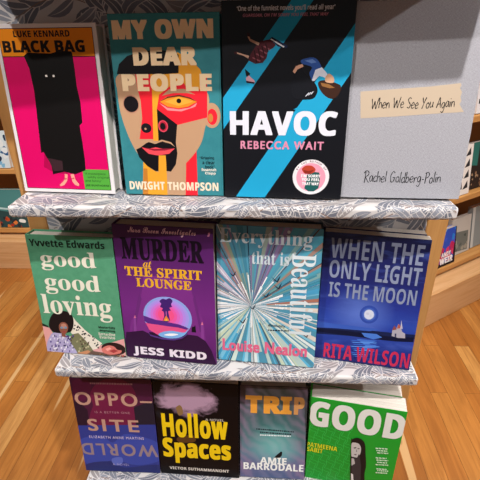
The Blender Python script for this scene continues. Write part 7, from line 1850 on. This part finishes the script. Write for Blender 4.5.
    ('P','cover_illustration','#3fc257',[(91.9,23.7),(85.7,28.3),(86.3,29.1),(92.5,24.5)],0),
    ('P','cover_illustration','#3fc257',[(86,28.2),(79.1,28.1),(79.1,29.1),(86,29.2)],0),
    ('P','cover_illustration','#3fc257',[(78.6,28.7),(81.7,38.7),(82.7,38.5),(79.6,28.5)],0),
    ('P','cover_illustration','#3fc257',[(81.7,38.6),(81.9,49.4),(82.9,49.4),(82.7,38.6)],0),
    ('P','cover_illustration','#3fc257',[(82.7,49.8),(88.8,45.3),(88.2,44.5),(82.1,49)],0),
    ('P','cover_illustration','#3fc257',[(88.5,45.4),(95.4,45.5),(95.4,44.5),(88.5,44.4)],0),
    ('P','cover_illustration','#3fc257',[(95.9,44.9),(92.8,35),(91.8,35.2),(94.9,45.1)],0),
    ('P','cover_illustration','#3fc257',[(97.8,-13.5),(97.7,-25),(96.7,-25),(96.8,-13.5)],0),
    ('P','cover_illustration','#3fc257',[(96.9,-25.4),(90.5,-20.7),(91.1,-19.9),(97.5,-24.6)],0),
    ('P','cover_illustration','#3fc257',[(90.8,-20.8),(83.7,-21),(83.7,-20),(90.8,-19.8)],0),
    ('P','cover_illustration','#3fc257',[(83.2,-20.4),(86.4,-9.9),(87.4,-10.1),(84.2,-20.6)],0),
    ('P','cover_illustration','#3fc257',[(86.4,-10),(86.6,1.4),(87.6,1.4),(87.4,-10)],0),
    ('P','cover_illustration','#3fc257',[(87.4,1.8),(93.7,-2.8),(93.1,-3.6),(86.8,1)],0),
    ('P','cover_illustration','#3fc257',[(93.4,-2.7),(100.3,-2.5),(100.3,-3.5),(93.4,-3.7)],0),
    ('P','cover_illustration','#3fc257',[(100.8,-3.1),(97.8,-13.6),(96.8,-13.4),(99.8,-2.9)],0),
    ('P','cover_illustration','#191417',[(80.4,125.1),(82,136.6),(90.5,142.3),(99.9,138.6),(105.7,127.8),(109.4,103.6),(114.1,70.4),(114.2,44.3),(116.9,-5.2),(94.2,-12.6)],1),
    ('P','cover_illustration','#c9c5c4',[(81.5,122.7),(86.5,128.2),(94.9,126.3),(99.8,115.1),(99.7,99.5),(95.3,88.2),(88.2,84.7),(85,88.2)],1),
    ('P','cover_illustration','#2b2528',[(86.1,114.1),(90.4,116.7),(91.6,114.2),(87.3,111.6)],0),
    ('P','cover_illustration','#2b2528',[(93.4,114.7),(97.1,115),(97.3,113),(93.7,112)],0),
    ('P','cover_illustration','#6a5a5c',[(87.9,96.2),(94.3,98),(91.9,93.7)],0),
    ('P','cover_illustration','#8f8a8a',[(91.8,112.9),(94,105),(91.4,102.9)],0),
    ('P','cover_illustration','#3a3438',[(85,88.2),(95.3,88.2),(97.7,100.4),(105,67.7),(111.3,-7.1),(95.1,-12.3)],0),
    ('P','cover_illustration','#bdb8b8',[(85.4,83.9),(90.1,83.8),(93.4,70.2),(87.6,62.5)],0),
    ('P','cover_illustration','#e8e4e4',[(88.9,40.4),(93,37.8),(99.9,-10.8),(94.2,-12.6)],0),
    ('T','title_lettering','sb','GOOD','#e9ebe6',(-0.9,154.4,168.6,219.4),0,0.045),
    ('T','author_lettering','sb','PATMEENA','#e6e22a',(-0.7,95.4,56.9,107.4),0,0),
    ('T','author_lettering','sb','SABIT','#e6e22a',(0.1,81.5,30.2,93.8),0,0),
    ('P','quote_lettering','#d9f0d6',[(125.4,122.1),(130.1,122.1),(130.1,125.1),(125.4,125.1)],0),
    ('P','quote_lettering','#d9f0d6',[(131.2,123.2),(135.1,123.2),(135.1,126.2),(131.2,126.2)],0),
    ('P','quote_lettering','#d9f0d6',[(136.2,124.1),(140.4,124.1),(140.4,127.1),(136.2,127.1)],0),
    ('P','quote_lettering','#d9f0d6',[(141.5,125),(146.1,125),(146.1,128),(141.5,128)],0),
    ('P','quote_lettering','#d9f0d6',[(127.5,116.4),(129.6,116.4),(129.6,119.5),(127.5,119.5)],0),
    ('P','quote_lettering','#d9f0d6',[(130.7,116.9),(134.6,116.9),(134.6,120),(130.7,120)],0),
    ('P','quote_lettering','#d9f0d6',[(135.7,117.8),(139.4,117.8),(139.4,120.9),(135.7,120.9)],0),
    ('P','quote_lettering','#d9f0d6',[(140.5,118.6),(143.7,118.6),(143.7,121.7),(140.5,121.7)],0),
    ('P','quote_lettering','#d9f0d6',[(144.8,119.3),(146.4,119.3),(146.4,122.4),(144.8,122.4)],0),
    ('P','quote_lettering','#d9f0d6',[(129.5,110.7),(134.4,110.7),(134.4,113.8),(129.5,113.8)],0),
    ('P','quote_lettering','#d9f0d6',[(135.5,111.7),(137.4,111.7),(137.4,114.8),(135.5,114.8)],0),
    ('P','quote_lettering','#d9f0d6',[(138.5,112.3),(140.1,112.3),(140.1,115.4),(138.5,115.4)],0),
    ('P','quote_lettering','#d9f0d6',[(141.2,112.8),(146.2,112.8),(146.2,115.9),(141.2,115.9)],0),
    ('P','quote_lettering','#d9f0d6',[(147.3,113.8),(148.9,113.8),(148.9,116.9),(147.3,116.9)],0),
    ('P','quote_lettering','#d9f0d6',[(128.6,96.3),(133.3,96.3),(133.3,99.4),(128.6,99.4)],0),
    ('P','quote_lettering','#d9f0d6',[(134.4,97.4),(139.3,97.4),(139.3,100.5),(134.4,100.5)],0),
    ('P','quote_lettering','#d9f0d6',[(140.4,98.4),(145,98.4),(145,101.5),(140.4,101.5)],0),
    ('P','quote_lettering','#d9f0d6',[(146.1,99.5),(147.9,99.5),(147.9,102.6),(146.1,102.6)],0),
    ('P','quote_lettering','#d9f0d6',[(130.7,90.5),(134.7,90.5),(134.7,93.6),(130.7,93.6)],0),
    ('P','quote_lettering','#d9f0d6',[(135.8,91.5),(140.2,91.5),(140.2,94.6),(135.8,94.6)],0),
    ('P','quote_lettering','#d9f0d6',[(141.3,92.5),(143.5,92.5),(143.5,95.6),(141.3,95.6)],0),
    ('P','quote_lettering','#d9f0d6',[(144.6,93.1),(149.6,93.1),(149.6,96.2),(144.6,96.2)],0),
    ('P','quote_lettering','#d9f0d6',[(150.7,94.2),(151.6,94.2),(151.6,97.3),(150.7,97.3)],0),
    ('P','quote_lettering','#d9f0d6',[(132.8,84.6),(135.6,84.6),(135.6,87.7),(132.8,87.7)],0),
    ('P','quote_lettering','#d9f0d6',[(136.7,85.3),(141.5,85.3),(141.5,88.4),(136.7,88.4)],0),
    ('P','quote_lettering','#d9f0d6',[(142.6,86.2),(147,86.2),(147,89.3),(142.6,89.3)],0),
    ('P','quote_lettering','#d9f0d6',[(148.1,87.2),(150.4,87.2),(150.4,90.3),(148.1,90.3)],0),
    ('P','quote_lettering','#d9f0d6',[(130.9,77.5),(135,77.5),(135,80.7),(130.9,80.7)],0),
    ('P','quote_lettering','#d9f0d6',[(136.1,78.5),(138.3,78.5),(138.3,81.7),(136.1,81.7)],0),
    ('P','quote_lettering','#d9f0d6',[(139.4,79.2),(141.6,79.2),(141.6,82.4),(139.4,82.4)],0),
    ('P','quote_lettering','#d9f0d6',[(142.7,79.8),(146.3,79.8),(146.3,83),(142.7,83)],0),
    ('P','quote_lettering','#d9f0d6',[(147.4,80.8),(149.1,80.8),(149.1,84),(147.4,84)],0),
    ('P','quote_lettering','#d9f0d6',[(150.2,81.3),(153.3,81.3),(153.3,84.5),(150.2,84.5)],0),
    ('P','quote_lettering','#d9f0d6',[(133.7,65.9),(137.5,65.9),(137.5,69.1),(133.7,69.1)],0),
    ('P','quote_lettering','#d9f0d6',[(138.6,66.8),(142.5,66.8),(142.5,70),(138.6,70)],0),
    ('P','quote_lettering','#d9f0d6',[(143.6,67.7),(148.5,67.7),(148.5,70.9),(143.6,70.9)],0),
    ('P','quote_lettering','#d9f0d6',[(149.6,68.8),(151.8,68.8),(151.8,72),(149.6,72)],0),
    ('P','quote_lettering','#d9f0d6',[(135.7,61.3),(137.6,61.3),(137.6,64.5),(135.7,64.5)],0),
    ('P','quote_lettering','#d9f0d6',[(138.7,61.9),(140.7,61.9),(140.7,65.1),(138.7,65.1)],0),
    ('P','quote_lettering','#d9f0d6',[(141.8,62.5),(145.3,62.5),(145.3,65.7),(141.8,65.7)],0),
    ('P','quote_lettering','#d9f0d6',[(146.4,63.4),(148.6,63.4),(148.6,66.6),(146.4,66.6)],0),
    ('P','quote_lettering','#d9f0d6',[(149.7,64),(151.6,64),(151.6,67.2),(149.7,67.2)],0),
    ('P','quote_lettering','#d9f0d6',[(152.7,64.6),(155.6,64.6),(155.6,67.8),(152.7,67.8)],0),
    ('P','quote_lettering','#d9f0d6',[(133.7,54.8),(137.1,54.8),(137.1,58),(133.7,58)],0),
    ('P','quote_lettering','#d9f0d6',[(138.2,55.7),(140.9,55.7),(140.9,58.9),(138.2,58.9)],0),
    ('P','quote_lettering','#d9f0d6',[(142,56.4),(146.5,56.4),(146.5,59.6),(142,59.6)],0),
    ('P','quote_lettering','#d9f0d6',[(147.6,57.5),(150.1,57.5),(150.1,60.7),(147.6,60.7)],0),
    ('P','quote_lettering','#d9f0d6',[(151.2,58.2),(154.5,58.2),(154.5,61.4),(151.2,61.4)],0),
  ],
}

COVER = {   # face, spine, label
    'pink': (ink('#e4dedf', 0.4), None, 'white-bordered pink and orange hardback showing a black shape with bare feet'),
    'face': (teal_grain(), None, 'teal book with a cubist face of red, tan and black shapes'),
    'falling': (ink('#111218', 0.34, 0.4), None, 'black book with diagonal blue stripes, two falling figures and a round pink sticker'),
    'cloth': (linen_material(), None, 'plain grey cloth-bound book with a torn strip of cream paper and handwriting'),
    'green_couple': (green_print(), None, 'green book with cream lettering and a woman in a purple shirt reclining'),
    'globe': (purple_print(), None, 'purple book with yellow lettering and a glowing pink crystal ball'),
    'rays': (ink('#4f93ad', 0.38, 0.35), ink('#2a3642', 0.4), 'blue book with rays bursting from the centre and small dark birds'),
    'moon': (moon_print(), ink('#20245c', 0.4), 'dark blue book with a full moon over the sea and red author lettering'),
    'maroon': (ink('#3a1632', 0.38, 0.35), None, 'maroon and blue book with a word printed upside down'),
    'smoke': (smoke_print(), None, 'black book with a puff of mauve smoke and heavy yellow lettering'),
    'swirl': (swirl_print(), None, 'teal and mauve swirled book with orange title and a small black bird'),
    'portrait': (ink('#0fa02c', 0.4, 0.35), None, 'bright green book with large pale lettering and a dark-haired woman, foremost copy'),
}
prefetch(text_keys([it for items in ART.values() for it in items] + [('T', '', 'sb', 'ANDY', '', (), 0, .05), ('T', '', 'sb', 'WEIR', '', (), 0, .06)]))
GROUPS = {0: 'books on the top shelf', 0.30689: 'books on the middle shelf', 0.61378: 'books on the lower shelf'}
for key, (cx, cy, z, lean, yaw, w, h, t) in POSE.items():
    face, sp, label = COVER[key]
    grp = min(GROUPS, key=lambda q: abs(q + z)); grp = GROUPS[grp]
    mw = book_matrix(cx, cy, z + Z0, lean, yaw, t)
    pbk = dict(board=0.0007, lip=0.0004) if key in ('moon', 'portrait') else {}
    make_book(mw, w, h, t, face, ART[key], label, grp, sp, back=M_PAPER if pbk else None, **pbk)
    if key == 'moon':        # a second copy leans behind it
        m2 = mw @ Matrix.Translation((-0.004, t + 0.0012, 0.0))
        m2.translation.z = z + Z0 + t * math.sin(lean)
        make_book(m2, w, h - 0.001, t, face, [], 'dark blue book mostly hidden behind the full-moon book, only its pale page tops showing', grp, sp, back=M_PAPER, **pbk)
    if key == 'portrait':
        m2 = mw @ Matrix.Translation((-0.004, t + 0.0012, 0.0))
        m2.translation.z = z + Z0 + t * math.sin(lean)
        make_book(m2, w - 0.002, h, t - 0.004, face, [], 'thick book hidden behind the bright green one, only its pale page tops showing', grp, sp, back=M_PAPER, **pbk)


# ------------------------------------------------------------------ wall bookcases behind
def bookcase(mw, L, label):
    root = thing('bookcase', label, 'bookcase', mw)
    mb = MB(); mb.box(0, L, 0, 0.45, 0, 0.192, M_OAK_PALE, 0.003); mb.build('plinth', root)
    for z in (0.238, 0.622, 1.0, 1.38, 1.76):
        mb = MB(); mb.box(0.02, L - 0.02, 0.09, 0.42, z - 0.03, z, M_OAK_X, 0.003); mb.build('shelf', root)
    for x in (0.0, L - 0.02):
        mb = MB(); mb.box(x, x + 0.02, 0.10, 0.45, 0.192, 1.78, M_OAK_Z, 0.002); mb.build('side_panel', root)
    mb = MB(); mb.box(0.02, L - 0.02, 0.42, 0.45, 0.192, 1.78, ink('#8f6740', 0.6)); mb.build('back_panel', root)
    return root


mwL = Matrix.Translation((-3.1, 1.707, 0.0))
bookcase(mwL, 2.2, 'oak bookcase against the back, seen at the left edge beside the display stand')
dx, dy = 0.83074, 0.55666
ax, ay = 0.7473, 1.1252
mwR = Matrix(((dx, -dy, 0, ax), (dy, dx, 0, ay), (0, 0, 1, 0), (0, 0, 0, 1)))
bookcase(mwR, 1.7, 'oak bookcase standing at an angle behind the right side of the display stand')


def shelf_book(mw, x, y, z, w, h, t, face, items, label, lean=10, pages=M_PAGE, yaw=0):
    m = mw @ book_matrix(x, y, z, R(lean), R(yaw), t)
    return make_book(m, w, h, t, face, items, label, None, pages=pages)


def blotches(seed, cols, w, h, n, size):
    rnd = random.Random(seed); out = []
    for _ in range(n):
        cx, cy = rnd.uniform(0, w), rnd.uniform(0, h); r = size * rnd.uniform(0.5, 1.4)
        pts = [(cx + r * rnd.uniform(.5, 1.1) * math.cos(a * 1.047), cy + r * rnd.uniform(.5, 1.1) * math.sin(a * 1.047)) for a in range(6)]
        out.append(('P', 'cover_illustration', rnd.choice(cols), pts, 1))
    return out


# right: books on the angled bookcase
galaxy = [p for p in blotches(2, ['#3a56c8', '#5a4ac0', '#2a7ad0', '#4fa0e0'], 135, 200, 14, 26) if sum(q[1] for q in p[3]) / 6 > 105]
galaxy += [p for p in blotches(6, ['#b8265a', '#d03a66', '#8a2a86', '#5a2a6a'], 135, 100, 30, 20)]
galaxy += [('P', 'cover_illustration', '#120e1c', [(122, 0), (135, 0), (135, 205), (129, 205), (127, 120), (119, 60)], 0),
           ('P', 'cover_illustration', '#15101c', [(0, 0), (135, 0), (135, 22), (0, 16)], 1),
           ('T', 'title_lettering', 'sb', 'ANDY', '#f4f2f4', (26, 50, 100, 74), 0, .05), ('T', 'title_lettering', 'sb', 'WEIR', '#f4f2f4', (14, 12, 118, 46), 0, .06)]
shelf_book(mwR, 0.356, 0.097, 0.238, 0.135, 0.195, 0.03, ink('#2b4fb8', 0.35), galaxy, 'small black, blue and red book on the low ledge right of the display stand', 9)
pic = [('P', 'cover_illustration', '#6f7470', [(30, 20), (140, 10), (140, 120), (30, 130)], 0)] + blotches(9, ['#8a8c84', '#5a605c', '#a09a8c', '#4c5450'], 110, 90, 12, 14)
pic = [pic[0]] + [(a, b, c, [(min(max(x + 30, 32), 138), min(max(y + 20, 18), 122)) for x, y in d], e) for a, b, c, d, e in pic[1:]]
shelf_book(mwR, 0.522, 0.135, 0.238, 0.158, 0.205, 0.025, ink('#c4bfb8', 0.5), pic, 'white book with a grey-green picture on the low ledge of the angled bookcase', 9)
shelf_book(mwR, 0.70, 0.14, 0.238, 0.16, 0.23, 0.03, ink('#8f9698', 0.5), [('P', 'cover_illustration', '#c9cccb', [(0, 0), (22, 0), (22, 235), (0, 235)], 0)],
           'grey book with a pale band down its edge on the low ledge at the right', 9)
tri = []
for i in range(3):
    for j in range(4):
        tri.append(('P', 'cover_illustration', '#2c2b2f', [(14 + 42 * i, 26 + 52 * j), (52 + 42 * i, 30 + 52 * j), (46 + 42 * i, 66 + 52 * j)], 0))
shelf_book(mwR, 0.330, 0.10, 0.622, 0.15, 0.235, 0.025, ink('#e8e0da', 0.5), tri, 'white book patterned with black triangles on the upper shelf behind the grey cloth book', 7)
dark = [('P', 'cover_illustration', '#2f6f66', [(10, 120), (60, 112), (66, 225), (20, 225)], 0)] + blotches(12, ['#6a4a34', '#8a6a50', '#3a2620', '#a08468'], 150, 90, 26, 9)
shelf_book(mwR, 0.500, 0.12, 0.622, 0.15, 0.225, 0.03, ink('#2a211e', 0.45), dark, 'dark brown and teal book on the upper shelf at the right edge', 8)
shelf_book(mwR, 0.395, 0.10, 1.0, 0.15, 0.21, 0.025, ink('#d9d5d6', 0.5), [('P', 'cover_illustration', '#2b2a30', [(10, 40), (140, 46), (140, 66), (10, 60)], 0)],
           'white book with a dark bar, highest one visible at the right edge', 8)
# left: books on the far bookcase
sea = [('P', 'cover_illustration', '#2e4a4c', [(0, 0), (180, 0), (180, 85), (0, 110)], 0)] + blotches(15, ['#c2502a', '#a8361e', '#d87a3a', '#2a3034'], 130, 60, 16, 14)
sea += [('P', 'cover_illustration', '#b9d6d8', [(0, 118), (120, 108), (122, 116), (10, 130)], 0), ('P', 'cover_illustration', '#e2e4e0', [(125, 36), (160, 30), (162, 48), (130, 54)], 1)]
shelf_book(mwL, 1.605, 0.10, 0.238, 0.18, 0.24, 0.03, ink('#4c8585', 0.45), sea, 'teal book with an orange and dark picture on the far bookcase at the left edge', 8)
blue = blotches(17, ['#2a5a8a', '#e6eaec', '#1f3550', '#7ab0d0', '#d9dfe2'], 170, 210, 40, 20)
shelf_book(mwL, 1.595, 0.10, 0.622, 0.17, 0.21, 0.03, ink('#c9d6dc', 0.45), blue, 'blue and white book on the far bookcase, above the teal one', 8)
